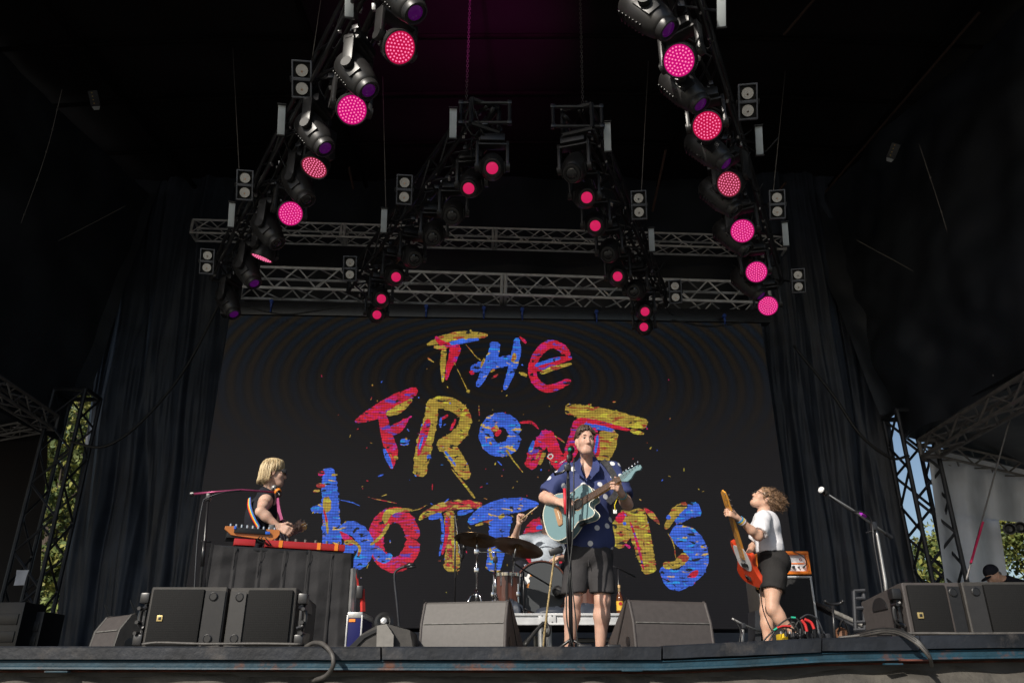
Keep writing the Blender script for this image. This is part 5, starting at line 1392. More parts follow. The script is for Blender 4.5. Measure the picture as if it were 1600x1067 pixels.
# dark bags and pedals on the riser
for i, (u, v, rx, rz_, lab) in enumerate(((800, 942, .13, .10, 'crumpled black bag beside the floor tom'), (868, 950, .22, .05, 'dark cloth heaped in front of the bass drum'), (913, 948, .2, .075, 'dark jacket lying on the riser behind the singer'))):
    c = P(u, v, 8.42); r0 = random.Random(i)
    mb = MB()
    def f(a, b):
        th = 2 * math.pi * a; ph = math.pi * .5 * b
        k = 1 + .35 * noise.noise(Vector((math.cos(th) * 2, math.sin(th) * 2, b * 2 + i * 5)))
        return (c.x + rx * k * math.cos(th) * math.cos(ph), 8.42 + .12 * k * math.sin(th) * math.cos(ph), RTOP + .004 + rz_ * 1.3 * k * math.sin(ph))
    mb.grid(f, 28, 8); tag(mb.build('gear_bag', M_CLOTH, None, 180), lab, 'bag')

# ------------------------------------------------------------------ bass amp: orange head on a black cabinet
AD = 8.1
M_ORANGE = mat('orange_vinyl', (0.82, 0.20, 0.015), 0.45, var=.08, bump=.1, bscale=120)
ax0, ax1 = P(1186, 930, AD).x, P(1272, 930, AD).x
az = P(1250, 898, AD).z
cb = thing('speaker_cabinet', 'black bass cabinet with silver trim behind the bassist', 'amplifier', ((ax0 + ax1) / 2, AD, 0))
mb = MB(); mb.box(((ax0 + ax1) / 2, AD + .21, az / 2), (ax1 - ax0, .40, az - .01), .008); mb.build('cabinet', M_CAB, cb)
mb = MB(); mb.box(((ax0 + ax1) / 2, AD, az / 2), (ax1 - ax0 - .06, .02, az - .08), .003); mb.build('grille_cloth', grille_mat('cab_grille', .022, 60), cb)
for a, b in (((ax0, az - .02), (ax1, az - .02)), ((ax1 - .012, .02), (ax1 - .012, az - .02)), ((ax0 + .012, .02), (ax0 + .012, az - .02))):
    mb = MB(); mb.cyl((a[0], AD - .006, a[1]), (b[0], AD - .006, b[1]), .011, n=6); mb.build('trim', M_WALU, cb)
hx0, hx1 = P(1190, 880, AD).x, P(1266, 880, AD).x; hz = P(1250, 860, AD).z
hd = thing('amplifier_head', 'bright orange amplifier head with white front panel on the black cabinet', 'amplifier', ((hx0 + hx1) / 2, AD, az))
w = hx1 - hx0; h = hz - az - .012; cx = (hx0 + hx1) / 2; cz = az + .008 + h / 2
mb = MB(); fr_ = .032
for c, s in (((cx, AD + .13, cz + h / 2 - fr_ / 2), (w, .26, fr_)), ((cx, AD + .13, cz - h / 2 + fr_ / 2), (w, .26, fr_)), ((cx - w / 2 + fr_ / 2, AD + .131, cz), (fr_, .255, h - 2 * fr_ + .004)), ((cx + w / 2 - fr_ / 2, AD + .131, cz), (fr_, .255, h - 2 * fr_ + .004))):
    mb.box(c, s, .009)
mb.build('case', M_ORANGE, hd)
mb = MB(); mb.box((cx, AD + .05, cz), (w - 2 * fr_ + .002, .02, h - 2 * fr_ + .002)); mb.build('front_panel', mat('white_panel', (.72, .72, .74), .4), hd)
mb = MB(); mb.box((cx, AD + .037, cz - .004), (w - 2 * fr_ - .03, .006, .012)); mb.build('orange_stripe', M_ORANGE, hd)
for k in range(8):
    x = cx - w / 2 + .06 + k * (w - .12) / 7
    mb = MB(); mb.cyl((x, AD + .01, cz - .04), (x, AD + .04, cz - .04), .013 if k == 5 else .008, n=12); mb.build('knob', M_BLACK, hd)
mb = MB(); mb.tube([(cx + .15, AD + .036, cz + .035), (cx + .165, AD + .036, cz + .05), (cx + .18, AD + .036, cz + .035), (cx + .165, AD + .036, cz + .022), (cx + .15, AD + .036, cz + .035)], .003, 4); mb.build('emblem', M_RED, hd)
mb = MB(); mb.tube(curve([(cx + .08, AD - .01, hz + .0), (cx + .17, AD - .04, cz + .05), (cx + .2, AD - .03, cz - .01), (cx + .17, AD + .0, cz - .045)], 18), .005, 5); tag(mb.build('amp_cable', M_RUBBER, None, 180), 'thin black cable looping over the orange amplifier head', 'cable')
# small rack seen left of the bassist's legs
mb = MB(); c = P(1187, 990, 8.0)
tag(slab(pix([(1180, 1012), (1180, 954), (1188, 952), (1190, 1012)], 8.02), (0, .25, 0)).build('rack_case', M_STEEL, None, 30), 'thin black rack case standing left of the bass cabinet', 'case')

# ------------------------------------------------------------------ pedal board with looping cables near the edge
pb = thing('pedal_board', 'pedal board bristling with looping red tipped cables at the bassist\'s feet', 'pedal board', P(1245, 996, 5.0))
PD = 4.6
pz = P(1245, 1000, PD).z
mb = MB(); a, b = P(1222, 1000, PD), P(1306, 992, PD); mb.box(((a.x + b.x) / 2, PD + .12, .045), (b.x - a.x, .28, .05), .006); mb.build('board', M_BLACK, pb)
for i, (u, col) in enumerate(((1229, 'y'), (1243, 'k'), (1256, 'k'), (1268, 'k'), (1281, 'k'), (1296, 'k'))):
    c = P(u, 994, PD + .02)
    mb = MB(); mb.box((c.x, PD + .1, .09), (.034, .11, .05), .006); pe = mb.build('effect_pedal', mat('yellow_pedal', (.75, .5, .02), .45) if col == 'y' else M_STEEL, pb)
    mb = MB(); mb.cyl((c.x - .006, PD + .09, .115), (c.x - .006, PD + .09, .128), .006, n=8); mb.cyl((c.x + .008, PD + .12, .115), (c.x + .008, PD + .12, .128), .005, n=8); mb.build('knob', M_ALU, pe)
M_REDC = mat('red_cable', (.55, .03, .03), .45); M_TEAL = mat('teal_tape', (.02, .4, .25), .5)
def pcable(pts, r, m, nm='patch_cable'):
    mb = MB(); mb.tube(curve([P(u, v, d) for u, v, d in pts], 36), r, 6); return mb.build(nm, m, pb, 180)
pcable([(1190, 1004, 4.6), (1205, 988, 4.6), (1222, 972, 4.6), (1240, 964, 4.6), (1252, 975, 4.6), (1258, 994, 4.62)], .0045, M_RUBBER)
pcable([(1200, 1004, 4.58), (1212, 984, 4.58), (1225, 979, 4.58), (1240, 983, 4.58), (1252, 992, 4.6)], .0045, M_RUBBER)
pcable([(1214, 980.5, 4.57), (1224, 977.5, 4.57), (1236, 978, 4.57)], .0058, M_REDC, 'red_sleeve')
pcable([(1209, 984, 4.57), (1214, 981, 4.57)], .0062, M_TEAL, 'tape_band'); pcable([(1236, 964.2, 4.6), (1243, 964.6, 4.6)], .0062, M_TEAL, 'tape_band')
pcable([(1228, 994, 4.62), (1229, 980, 4.62), (1240, 972, 4.6), (1247, 985, 4.6), (1249, 995, 4.62)], .0045, M_RUBBER)
pcable([(1252, 968, 4.6), (1258, 976, 4.6), (1261, 986, 4.6)], .0085, M_REDC, 'red_sleeve'); pcable([(1257, 967, 4.6), (1267, 972, 4.6), (1272, 982, 4.6)], .0085, M_REDC, 'red_sleeve')
pcable([(1261, 985, 4.6), (1262, 994, 4.62)], .0095, M_STEEL, 'plug'); pcable([(1272, 981, 4.6), (1274, 993, 4.62)], .0095, M_STEEL, 'plug')
pcable([(1250, 966, 4.6), (1262, 960, 4.6), (1276, 966, 4.6), (1284, 982, 4.6), (1286, 994, 4.62)], .0055, M_STEEL)
pcable([(1240, 994, 4.62), (1243, 978, 4.6), (1250, 970, 4.6), (1256, 990, 4.6)], .0045, M_RUBBER)
pcable([(1228, 994, 4.6), (1227.5, 984, 4.6)], .009, M_STEEL, 'plug'); pcable([(1240, 994, 4.6), (1239.5, 983, 4.6)], .009, M_STEEL, 'plug'); pcable([(1250, 994, 4.6), (1251, 982, 4.6)], .009, M_STEEL, 'plug')

# ------------------------------------------------------------------ cables over the stage edge, odds and ends
def cab(label, pts, r, m=None):
    mb = MB(); mb.tube(curve([P(*p) for p in pts], 48), r, 8)
    return tag(mb.build('cable', m or M_RUBBER, None, 180), label, 'cable', 'cables at the stage edge')
M_GREYC = mat('grey_cable', (.075, .07, .065), .55, var=.3, scale=30)
cab('thick grey cable looping over the edge right of the left speakers', [(478, 1010, 3.65), (490, 1004, 3.6), (505, 1006, 3.5), (518, 1020, 3.45), (521, 1036, 3.44), (516, 1048, 3.46), (508, 1056, 3.5), (495, 1061, 3.56), (470, 1066, 3.68)], .0095, M_GREYC)
for k in range(4):
    cab(['outermost', 'second', 'third', 'innermost'][k] + ' thick cable of the bundle draped over the right edge', [(1335, 996 - k, 3.9), (1362, 990 - 1.6 * k, 3.7), (1386, 986.5 - 1.3 * k, 3.6), (1410, 991 - 1.5 * k, 3.5), (1436, 1008 - 2 * k, 3.44), (1452, 1027 - k, 3.44), (1456, 1040, 3.5)], .0075, [M_GREYC, M_RUBBER, M_GREYC, M_RUBBER][k])
cab('thin cable lying along the foot of the left front fill speakers', [(222, 1006, 3.8), (250, 1003.5, 3.8), (320, 1005.5, 3.8), (400, 1005, 3.8), (470, 1006, 3.8)], .006, M_GREYC)
cab('pale cable trailing along the edge at the foot of the right speakers', [(1310, 996, 3.85), (1370, 990, 3.8), (1450, 989, 3.75), (1520, 989.5, 3.7), (1610, 989, 3.7)], .006, M_GREYC)
mb = MB()
def pf(a, b):
    p = P(26 + 19 * a - 6 * b, 890 + 24 * b, 10.4); p.y += .02 * math.sin(a * 3 + b * 2); return p
mb.grid(pf, 6, 6); tag(mb.build('paper_sheet', mat('paper', (.5, .52, .58), .7), None, 180), 'sheet of white paper pinned on gear in the dark left wing', 'paper')
# dim equipment in the left wing
for i, (u0, v0, u1, v1, lab) in enumerate(((-10, 940, 40, 1010, 'dim equipment rack at the very left edge'), (30, 955, 70, 1010, 'dim flight case beside the left tower'))):
    a, b = P(u0, v0, 10.2 + i * .3), P(u1, v0, 10.2 + i * .3)
    t = thing('equipment_rack', lab, 'rack', ((a.x + b.x) / 2, a.y, 0))
    mb = MB(); mb.box(((a.x + b.x) / 2, a.y + .25, a.z / 2), (b.x - a.x, .5, a.z), .01); mb.build('case', M_BLACK, t)
    for k in range(3):
        mb = MB(); mb.box(((a.x + b.x) / 2, a.y - .005, a.z * (.25 + .25 * k)), ((b.x - a.x) * .8, .02, a.z * .16), .004); mb.build('panel', M_BLACK, t)
# two dark spotlights hung in the opening at the far right
wl = thing('work_light', 'pair of dark floodlights in the opening of the pale grey cloth', 'light', P(1582, 822, 12.3))
for u, v in ((1577, 826), (1594, 824)):
    mb = MB(frame(P(u, v, 12.3), (-.3, -1, -.1))); mb.lathe([(.05, -.1), (.085, -.04), (.09, .03), (.075, .03), (.05, -.02), (0, -.03)], 20); mb.build('head', M_BMETAL, wl)
mb = MB(); mb.cyl(P(1565, 818, 12.35), P(1610, 818, 12.35), .015, n=6); mb.build('bar', M_BMETAL, wl)

mb = MB(); mb.box(P(869, 860.5, 6.06), (.11, .05, .05), .016, Matrix.Rotation(rad(-18), 3, 'Y')); tag(mb.build('gear_pouch', M_BLACK, None), 'small black pouch slung below the lower edge of the pale blue guitar', 'pouch')
# ------------------------------------------------------------------ smooth-union figure modelling (distance field + surface nets)
class Field:
    def __init__(self): self.p = []
    def cone(self, a, b, ra, rb=None, k=.02, op=1):
        self.p.append(('c', np.array(a, float), np.array(b, float), ra, ra if rb is None else rb, k, op)); return self
    def chain(self, pts, rs, k=.02, op=1):
        for i in range(len(pts) - 1): self.cone(pts[i], pts[i + 1], rs[i], rs[i + 1], k, op)
        return self
    def ell(self, c, r, R=None, k=.02, op=1):
        R = np.eye(3) if R is None else np.array(R, float)
        self.p.append(('e', np.array(c, float), np.array(r, float), R, None, k, op)); return self
    def mesh(self, name, h=.0055, disp=None, smooth=1):
        lo, hi = np.full(3, 1e9), np.full(3, -1e9)
        bb = []
        for q in self.p:
            if q[0] == 'c':
                r = max(q[3], q[4]); a = np.minimum(q[1], q[2]) - r; b = np.maximum(q[1], q[2]) + r
            else:
                e = np.abs(q[3]) @ q[2]; a, b = q[1] - e, q[1] + e
            pad = q[5] + 3 * h
            bb.append((a - pad, b + pad))
            if q[6] > 0: lo = np.minimum(lo, a - 3 * h); hi = np.maximum(hi, b + 3 * h)
        n = np.ceil((hi - lo) / h).astype(int) + 1
        F = np.full(n, .2, np.float32)
        X = [lo[i] + h * np.arange(n[i]) for i in range(3)]
        for q, (a, b) in zip(self.p, bb):
            i0 = np.clip(np.floor((a - lo) / h).astype(int), 0, n); i1 = np.clip(np.ceil((b - lo) / h).astype(int) + 1, 0, n)
            if np.any(i1 <= i0): continue
            sl = tuple(slice(i0[d], i1[d]) for d in range(3))
            gx = X[0][sl[0]][:, None, None]; gy = X[1][sl[1]][None, :, None]; gz = X[2][sl[2]][None, None, :]
            if q[0] == 'c':
                A, B = q[1], q[2]; ab = B - A; L2 = max(ab @ ab, 1e-9)
                t = np.clip(((gx - A[0]) * ab[0] + (gy - A[1]) * ab[1] + (gz - A[2]) * ab[2]) / L2, 0, 1)
                d = np.sqrt((gx - A[0] - t * ab[0]) ** 2 + (gy - A[1] - t * ab[1]) ** 2 + (gz - A[2] - t * ab[2]) ** 2) - (q[3] + (q[4] - q[3]) * t)
            else:
                R = q[3]; px, py, pz = gx - q[1][0], gy - q[1][1], gz - q[1][2]
                l = [(px * R[0, i] + py * R[1, i] + pz * R[2, i]) / q[2][i] for i in range(3)]
                k0 = np.sqrt(l[0] ** 2 + l[1] ** 2 + l[2] ** 2); k1 = np.sqrt((l[0] / q[2][0]) ** 2 + (l[1] / q[2][1]) ** 2 + (l[2] / q[2][2]) ** 2) + 1e-6
                d = k0 * (k0 - 1) / k1
            f = F[sl]; k = q[5]
            if q[6] > 0:
                hh = np.maximum(k - np.abs(f - d), 0) / k; F[sl] = np.minimum(f, d) - hh * hh * k / 4
            else:
                d = -d; hh = np.maximum(k - np.abs(f - d), 0) / k; F[sl] = np.maximum(f, d) + hh * hh * k / 4
        V, Q = surface_nets(F, lo, h)
        me = bpy.data.meshes.new(name)
        me.from_pydata(V.tolist(), [], Q.tolist())
        bm = bmesh.new(); bm.from_mesh(me)
        # keep only the biggest connected piece
        seen, best = set(), []
        for v in bm.verts:
            if v.index in seen: continue
            st, comp = [v], []
            seen.add(v.index)
            while st:
                w = st.pop(); comp.append(w)
                for e in w.link_edges:
                    o = e.other_vert(w)
                    if o.index not in seen: seen.add(o.index); st.append(o)
            if len(comp) > len(best): best = comp
        keep = set(v.index for v in best)
        bmesh.ops.delete(bm, geom=[v for v in bm.verts if v.index not in keep], context='VERTS')
        for _ in range(smooth): bmesh.ops.smooth_vert(bm, verts=bm.verts[:], factor=.5, use_axis_x=True, use_axis_y=True, use_axis_z=True)
        bmesh.ops.recalc_face_normals(bm, faces=bm.faces[:])
        if disp:
            bm.normal_update()
            for v in bm.verts: v.co += v.normal * disp(v.co)
        bm.to_mesh(me); bm.free(); me.update()
        return me
def surface_nets(F, lo, h):
    S = F < 0
    n = F.shape
    c = [(i, j, k) for i in (0, 1) for j in (0, 1) for k in (0, 1)]
    cnt = np.zeros((n[0] - 1, n[1] - 1, n[2] - 1), np.int8)
    for i, j, k in c: cnt += S[i:n[0] - 1 + i, j:n[1] - 1 + j, k:n[2] - 1 + k]
    act = np.argwhere((cnt > 0) & (cnt < 8))
    idx = np.full(cnt.shape, -1, np.int64); idx[tuple(act.T)] = np.arange(len(act))
    acc = np.zeros((len(act), 3)); num = np.zeros(len(act))
    val = {o: F[act[:, 0] + o[0], act[:, 1] + o[1], act[:, 2] + o[2]] for o in c}
    for a in c:
        for ax in range(3):
            if a[ax] == 0:
                b = list(a); b[ax] = 1; b = tuple(b)
                fa, fb = val[a], val[b]; m = (fa < 0) != (fb < 0)
                t = np.where(m, fa / np.where(m, fa - fb, 1), 0)
                p = np.array(a, float)[None, :].repeat(len(act), 0); p[:, ax] += t
                acc[m] += p[m]; num[m] += 1
    V = lo + h * (act + acc / num[:, None])
    quads = []
    for ax in range(3):
        o1, o2 = [d for d in range(3) if d != ax]
        A = [slice(None)] * 3; B = [slice(None)] * 3; A[ax] = slice(0, -1); B[ax] = slice(1, None)
        e = np.argwhere(S[tuple(A)] != S[tuple(B)])
        ok = (e[:, o1] > 0) & (e[:, o2] > 0) & (e[:, o1] < n[o1] - 1) & (e[:, o2] < n[o2] - 1)
        e = e[ok]
        def g(d1, d2):
            q = e.copy(); q[:, o1] -= d1; q[:, o2] -= d2
            return idx[tuple(q.T)]
        quads.append(np.stack([g(0, 0), g(1, 0), g(1, 1), g(0, 1)], 1))
    Q = np.concatenate(quads)
    return V, Q[(Q >= 0).all(1)]

def fr3(fwd, up=(0, 0, 1)):
    """3x3 with columns right, forward, up"""
    f = Vector(fwd).normalized(); r = f.cross(Vector(up)).normalized(); u = r.cross(f)
    return np.array([list(r), list(f), list(u)]).T
V3 = lambda p: np.array(p, float)
def head(F, c, R, s=1.0, wx=1.0):
    WX = np.array([wx, 1, 1])
    g = lambda x, y, z: V3(c) + R @ ((np.array([x, y, z]) * WX * s))
    F.ell(g(0, -.012, .032), np.array([.073, .094, .088]) * WX * s, R, .02)
    F.ell(g(0, .030, -.030), np.array([.0560, .062, .084]) * WX * s, R, .03)
    F.cone(g(-.014, .050, -.094), g(.014, .050, -.094), .021 * s, None, .03)
    F.cone(g(-.008, .068, -.097), g(.008, .068, -.097), .018 * s, None, .035)
    for x in (-1, 1):
        F.cone(g(x * .047, -.005, -.052), g(x * .020, .052, -.094), .017 * s, .015 * s, .04)
        F.ell(g(x * .038, .058, -.028), np.array([.024, .022, .022]) * WX * s, R, .035)
        F.cone(g(x * .012, .0835, .026), g(x * .045, .071, .024), .009 * s, .008 * s, .018)
        F.ell(g(x * .078, -.006, -.014), np.array([.012, .020, .031]) * WX * s, R, .006)
        F.ell(g(x * .031, .0965, .005), np.array([.015, .012, .009]) * WX * s, R, .016, -1)
        F.ell(g(x * .031, .074, .004), np.array([.013, .013, .012]) * WX * s, R, .004)
        F.ell(g(x * .010, .098, -.038), np.array([.008, .009, .007]) * WX * s, R, .006)
    F.chain([g(0, .085, .012), g(0, .096, -.012), g(0, .105, -.034)], [.008 * s, .0085 * s, .0105 * s], .014)
    F.cone(g(-.018, .083, -.064), g(.018, .083, -.064), .008 * s, None, .008)
    F.cone(g(-.014, .083, -.075), g(.014, .083, -.075), .009 * s, None, .008)
    F.cone(g(-.02, .098, -.0695), g(.02, .098, -.0695), .0035 * s, None, .004, -1)
    return g
def hand(F, wrist, d, n, thumb, curl=(.6, .7, .7), s=1.0, spread=.10, k=.006, thumb_curl=.5, split=0.0):
    """d: wrist to knuckles, n: palm normal (fingers curl towards it), thumb: side the thumb leaves from"""
    d = Vector(d).normalized(); n = Vector(n); n = (n - d * n.dot(d)).normalized(); t = d.cross(n).normalized()
    if t.dot(Vector(thumb)) < 0: t = -t
    w = Vector(wrist)
    for q in (-.030, -.010, .010, .028):
        F.cone(w + d * .012 * s + t * q * .6 * s, w + d * .085 * s + t * q * s, .015 * s, .0125 * s, .012)
    for i, (q, L) in enumerate(((.030, .074), (.010, .082), (-.010, .076), (-.028, .060))):
        p = w + d * .088 * s + t * q * s
        dd = (d + t * (q / .03) * spread).normalized(); ang = 0
        rs = [.0095 * s, .0088 * s, .0078 * s, .0066 * s]
        for j, f in enumerate((.46, .31, .23)):
            ang += curl[j] + split * i
            v = dd * math.cos(ang) + n * math.sin(ang)
            e = p + v * (L * f * s)
            F.cone(p, e, rs[j], rs[j + 1], k); p = e
    p = w + d * .028 * s + t * .028 * s
    v = (t * .75 + d * .6 + n * .25).normalized()
    e = p + v * .045 * s; F.cone(p, e, .014 * s, .011 * s, .012)
    v = (d * .75 + n * thumb_curl + t * .2).normalized(); e2 = e + v * .032 * s; F.cone(e, e2, .0108 * s, .0095 * s, k)
    v = (d * .7 + n * (thumb_curl + .35)).normalized(); F.cone(e2, e2 + v * .026 * s, .0095 * s, .0075 * s, k)

def skin(name, c):
    return mat(name, c, .5, var=.10, scale=14, spec=.35, sss=.12, col2=(c[0] * .95, c[1] * .72, c[2] * .66), c2lo=.55, c2hi=.8)
M_SKIN = skin('skin', (.60, .37, .28)); M_SKIN2 = skin('warm_skin', (.58, .35, .25)); M_SKIN3 = skin('pale_skin', (.60, .39, .30))
M_EYE = mat('dark_eye', (.02, .014, .012), .2); M_LIP = mat('lips', (.36, .13, .11), .45); M_WHITE = mat('eye_white', (.6, .57, .54), .3); M_MOUTH = mat('open_mouth', (.06, .012, .012), .6)
def hair_mat(name, c, hi, lo):
    m = mat(name, c, .45, var=.1, spec=.5); t = m.node_tree; N, L = t.nodes, t.links
    tc = N.new('ShaderNodeTexCoord'); n = N.new('ShaderNodeTexNoise'); n.inputs['Scale'].default_value = 55; n.inputs['Detail'].default_value = 2
    mp = N.new('ShaderNodeMapping'); mp.inputs['Scale'].default_value = (1, 1, .16); L.new(tc.outputs['Object'], mp.inputs[0]); L.new(mp.outputs[0], n.inputs['Vector']); rp = N.new('ShaderNodeValToRGB'); rp.color_ramp.elements[0].position = .3; rp.color_ramp.elements[1].position = .6
    rp.color_ramp.elements[0].color = (*lo, 1); rp.color_ramp.elements[1].color = (*hi, 1)
    L.new(n.outputs['Fac'], rp.inputs[0]); L.new(rp.outputs[0], N['Principled BSDF'].inputs['Base Color'])
    return m
M_HAIRB = hair_mat('brown_hair', (.05, .03, .02), (.11, .07, .045), (.025, .015, .011))
M_HAIRL = hair_mat('light_brown_hair', (.16, .09, .05), (.30, .18, .10), (.06, .032, .02))
M_HAIRY = hair_mat('blond_hair', (.5, .38, .2), (.66, .53, .32), (.30, .19, .085))
M_HAIRK = hair_mat('black_hair', (.012, .01, .01), (.02, .018, .017), (.006, .006, .006))
def strands(mb, g, paths, r0=.0045, n=5):
    """paths: lists of head-frame points"""
    for p in paths:
        c = curve([Vector(g(*q)) for q in p], 9); k = len(c)
        mb.tube(c, [r0 * (1 - .8 * (i / (k - 1)) ** 1.5) for i in range(k)], n)
def face_bits(root, g, R, s=1.0, brow=True, eyes=True, brow_m=None, squint=.55):
    if eyes:
        for x in (-1, 1):
            F = Field(); F.ell(g(x * .031, .0835, .0035), np.array([.0125, .006, .0085 * squint]) * s, R, .002); o = link_mesh('eye', F.mesh('eye', .0015), M_WHITE, root, 180)
            F = Field(); F.ell(g(x * .031 + .001, .0872, .0035), np.array([.0068, .0045, .0082 * squint]) * s, R, .002); link_mesh('iris', F.mesh('iris', .0012), M_EYE, o, 180)
            F = Field(); F.chain([g(x * .017, .0865, .0075), g(x * .031, .0905, .0098), g(x * .045, .082, .0065)], [.0012 * s, .0018 * s, .0014 * s], .002); link_mesh('eyelid', F.mesh('eyelid', .0012), M_EYE, o, 180)
    if brow:
        for x in (-1, 1):
            F = Field(); F.chain([g(x * .015, .0935, .025), g(x * .031, .0885, .029), g(x * .047, .076, .025)], [.0036 * s, .0042 * s, .0026 * s], .004); link_mesh('eyebrow', F.mesh('eyebrow', .002), brow_m or M_HAIRB, root, 180)
    F = Field(); F.chain([g(-.026, .080, -.069), g(-.009, .0895, -.0665), g(0, .0895, -.0675), g(.009, .0895, -.0665), g(.026, .080, -.069)], [.0018 * s, .0034 * s, .003 * s, .0034 * s, .0018 * s], .003)
    F.chain([g(-.020, .083, -.0735), g(0, .0905, -.0760), g(.020, .083, -.0735)], [.0016 * s, .0036 * s, .0016 * s], .003)
    lp = link_mesh('lips', F.mesh('lips', .002), M_LIP, root, 180)
    F = Field(); F.chain([g(-.021, .0845, -.0705), g(0, .0925, -.0712), g(.021, .0845, -.0705)], [.0011 * s, .0017 * s, .0011 * s], .002); link_mesh('lip_line', F.mesh('lip_line', .0011), M_MOUTH, lp, 180)
def figure(name, label, F, m, base, h=.0055, group=None):
    me = F.mesh(name, h)
    me.transform(Matrix.Translation(-Vector(base)))
    o = link_mesh('person', me, m, None, 180)
    o.location = base
    return tag(o, label, 'person', group)
def wear(name, F, m, root, h=.006, disp=None, smooth=2):
    return link_mesh(name, F.mesh(name, h, disp, smooth), m, root, 180)
def folds(sc=9.0, amp=.006, seed=0, stretch=(1, 1, .6), fine=.35):
    def f(p):
        q = Vector((p.x * stretch[0], p.y * stretch[1], p.z * stretch[2])) * sc + Vector((seed, seed * .7, 0))
        a = noise.noise(q); b = noise.noise(q * 2.4)
        return amp * ((1 - abs(a) * 2.2) * .6 + fine * b)
    return f
def cyl_limb(F, a, b, c, ra, rb, rc, rd, re, k=.03, bulge=None):
    """upper and lower limb with muscle bulge"""
    a, b, c = V3(a), V3(b), V3(c)
    F.chain([a, a * .55 + b * .45, b], [ra, rb, rc], k)
    F.chain([b, b * .68 + c * .32, c], [rc, rd, re], k)

# ------------------------------------------------------------------ singer
M_NAVY_SHIRT = bpy.data.materials.new('navy_dot_shirt'); M_NAVY_SHIRT.use_nodes = True
def dots():
    m = M_NAVY_SHIRT; t = m.node_tree; N, L = t.nodes, t.links; b = N['Principled BSDF']; b.inputs['Roughness'].default_value = .75; b.inputs['Specular IOR Level'].default_value = .25
    tc = N.new('ShaderNodeTexCoord'); sp = N.new('ShaderNodeSeparateXYZ'); cb = N.new('ShaderNodeCombineXYZ'); L.new(tc.outputs['Object'], sp.inputs[0])
    L.new(sp.outputs['X'], cb.inputs['X']); L.new(sp.outputs['Z'], cb.inputs['Y'])
    vo = N.new('ShaderNodeTexVoronoi'); vo.voronoi_dimensions = '2D'; vo.inputs['Scale'].default_value = 7.8; vo.inputs['Randomness'].default_value = .75
    L.new(cb.outputs[0], vo.inputs['Vector'])
    r = N.new('ShaderNodeMapRange'); r.inputs[1].default_value = .150; r.inputs[2].default_value = .165; r.inputs[3].default_value = 1; r.inputs[4].default_value = 0
    L.new(vo.outputs['Distance'], r.inputs[0])
    nz = N.new('ShaderNodeTexNoise'); nz.inputs['Scale'].default_value = 6; L.new(tc.outputs['Object'], nz.inputs['Vector'])
    mx = N.new('ShaderNodeMix'); mx.data_type = 'RGBA'; mx.inputs[6].default_value = (.034, .046, .135, 1); mx.inputs[7].default_value = (.052, .068, .18, 1); L.new(nz.outputs['Fac'], mx.inputs[0])
    m2 = N.new('ShaderNodeMix'); m2.data_type = 'RGBA'; L.new(r.outputs[0], m2.inputs[0]); L.new(mx.outputs[2], m2.inputs[6]); m2.inputs[7].default_value = (.74, .74, .76, 1)
    L.new(m2.outputs[2], b.inputs['Base Color'])
    bp = N.new('ShaderNodeBump'); bp.inputs['Strength'].default_value = .25; bp.inputs['Distance'].default_value = .004
    n2 = N.new('ShaderNodeTexNoise'); n2.inputs['Scale'].default_value = 38; L.new(tc.outputs['Object'], n2.inputs['Vector']); L.new(n2.outputs['Fac'], bp.inputs['Height']); L.new(bp.outputs[0], b.inputs['Normal'])
dots()
M_SHORT = mat('charcoal_shorts', (.042, .040, .042), .8, var=.15, scale=10, bump=.25, bscale=60, spec=.25)
S = dict(head=P(914, 689.5, 6.10), neck=P(919, 725, 6.20), sa=P(889, 738, 6.22), sb=P(956, 736, 6.20), ea=P(851, 777, 6.16), wa=P(871.5, 783.5, 5.95), eb=P(980, 788, 6.10), wb=P(971, 771, 5.80),
         chest=P(921, 772, 6.20), waist=P(920, 842, 6.20), pel=P(920, 868, 6.21), ha=P(904, 874, 6.21), hb=P(936, 874, 6.21), ka=P(895.5, 938, 6.15), kb=P(941.5, 938, 6.15), aa=P(889.5, 1012, 6.22), ab=P(938, 1012, 6.22))
sbase = Vector((S['pel'].x, 6.21, 0))
TR = fr3((.05, -1, 0))
F = Field()
F.ell(S['chest'], (.165, .105, .17), TR, .05); F.ell(S['waist'], (.145, .10, .14), TR, .06); F.ell(S['pel'], (.155, .11, .10), TR, .05)
F.chain([V3(S['neck']) + [0, .01, -.03], V3(S['neck']) + [-.005, -.01, .06], V3(S['head']) + [0, .02, -.05]], [.062, .050, .050], .03)
F.cone(S['chest'], S['pel'], .095, .085, .05); F.cone(S['sa'], S['sb'], .055, None, .06)
HR = fr3((.20, -1, -.03), (.04, 0, 1))
g = head(F, S['head'], HR, .98, .93)
for a, b, c in (('sa', 'ea', 'wa'), ('sb', 'eb', 'wb')):
    cyl_limb(F, S[a], S[b], S[c], .056, .049, .041, .043, .028)
for h_, k_, a_ in (('ha', 'ka', 'aa'), ('hb', 'kb', 'ab')):
    cyl_limb(F, S[h_], S[k_], S[a_], .092, .078, .056, .058, .036, .03)
    kk = V3(S[k_]) * .72 + V3(S[a_]) * .28; F.ell(kk + [0, .02, 0], (.05, .052, .10), None, .03)
    F.ell(V3(S[k_]) + [0, -.028, .0], (.035, .028, .045), None, .02)
hand(F, S['wa'], P(884, 785, 5.86) - S['wa'], (0.1, .75, -.5), (.1, -.2, 1), (.45, .75, .6), 1.0, .12)
NUT, BRG = P(969.5, 748, 5.70), P(874, 806, 6.0)
nax = (NUT - BRG).normalized()
gnorm = Vector((.02, -1, .42)); gnorm = (gnorm - nax * gnorm.dot(nax)).normalized()
gup = gnorm.cross(nax).normalized()
gup = gup if gup.z > 0 else -gup
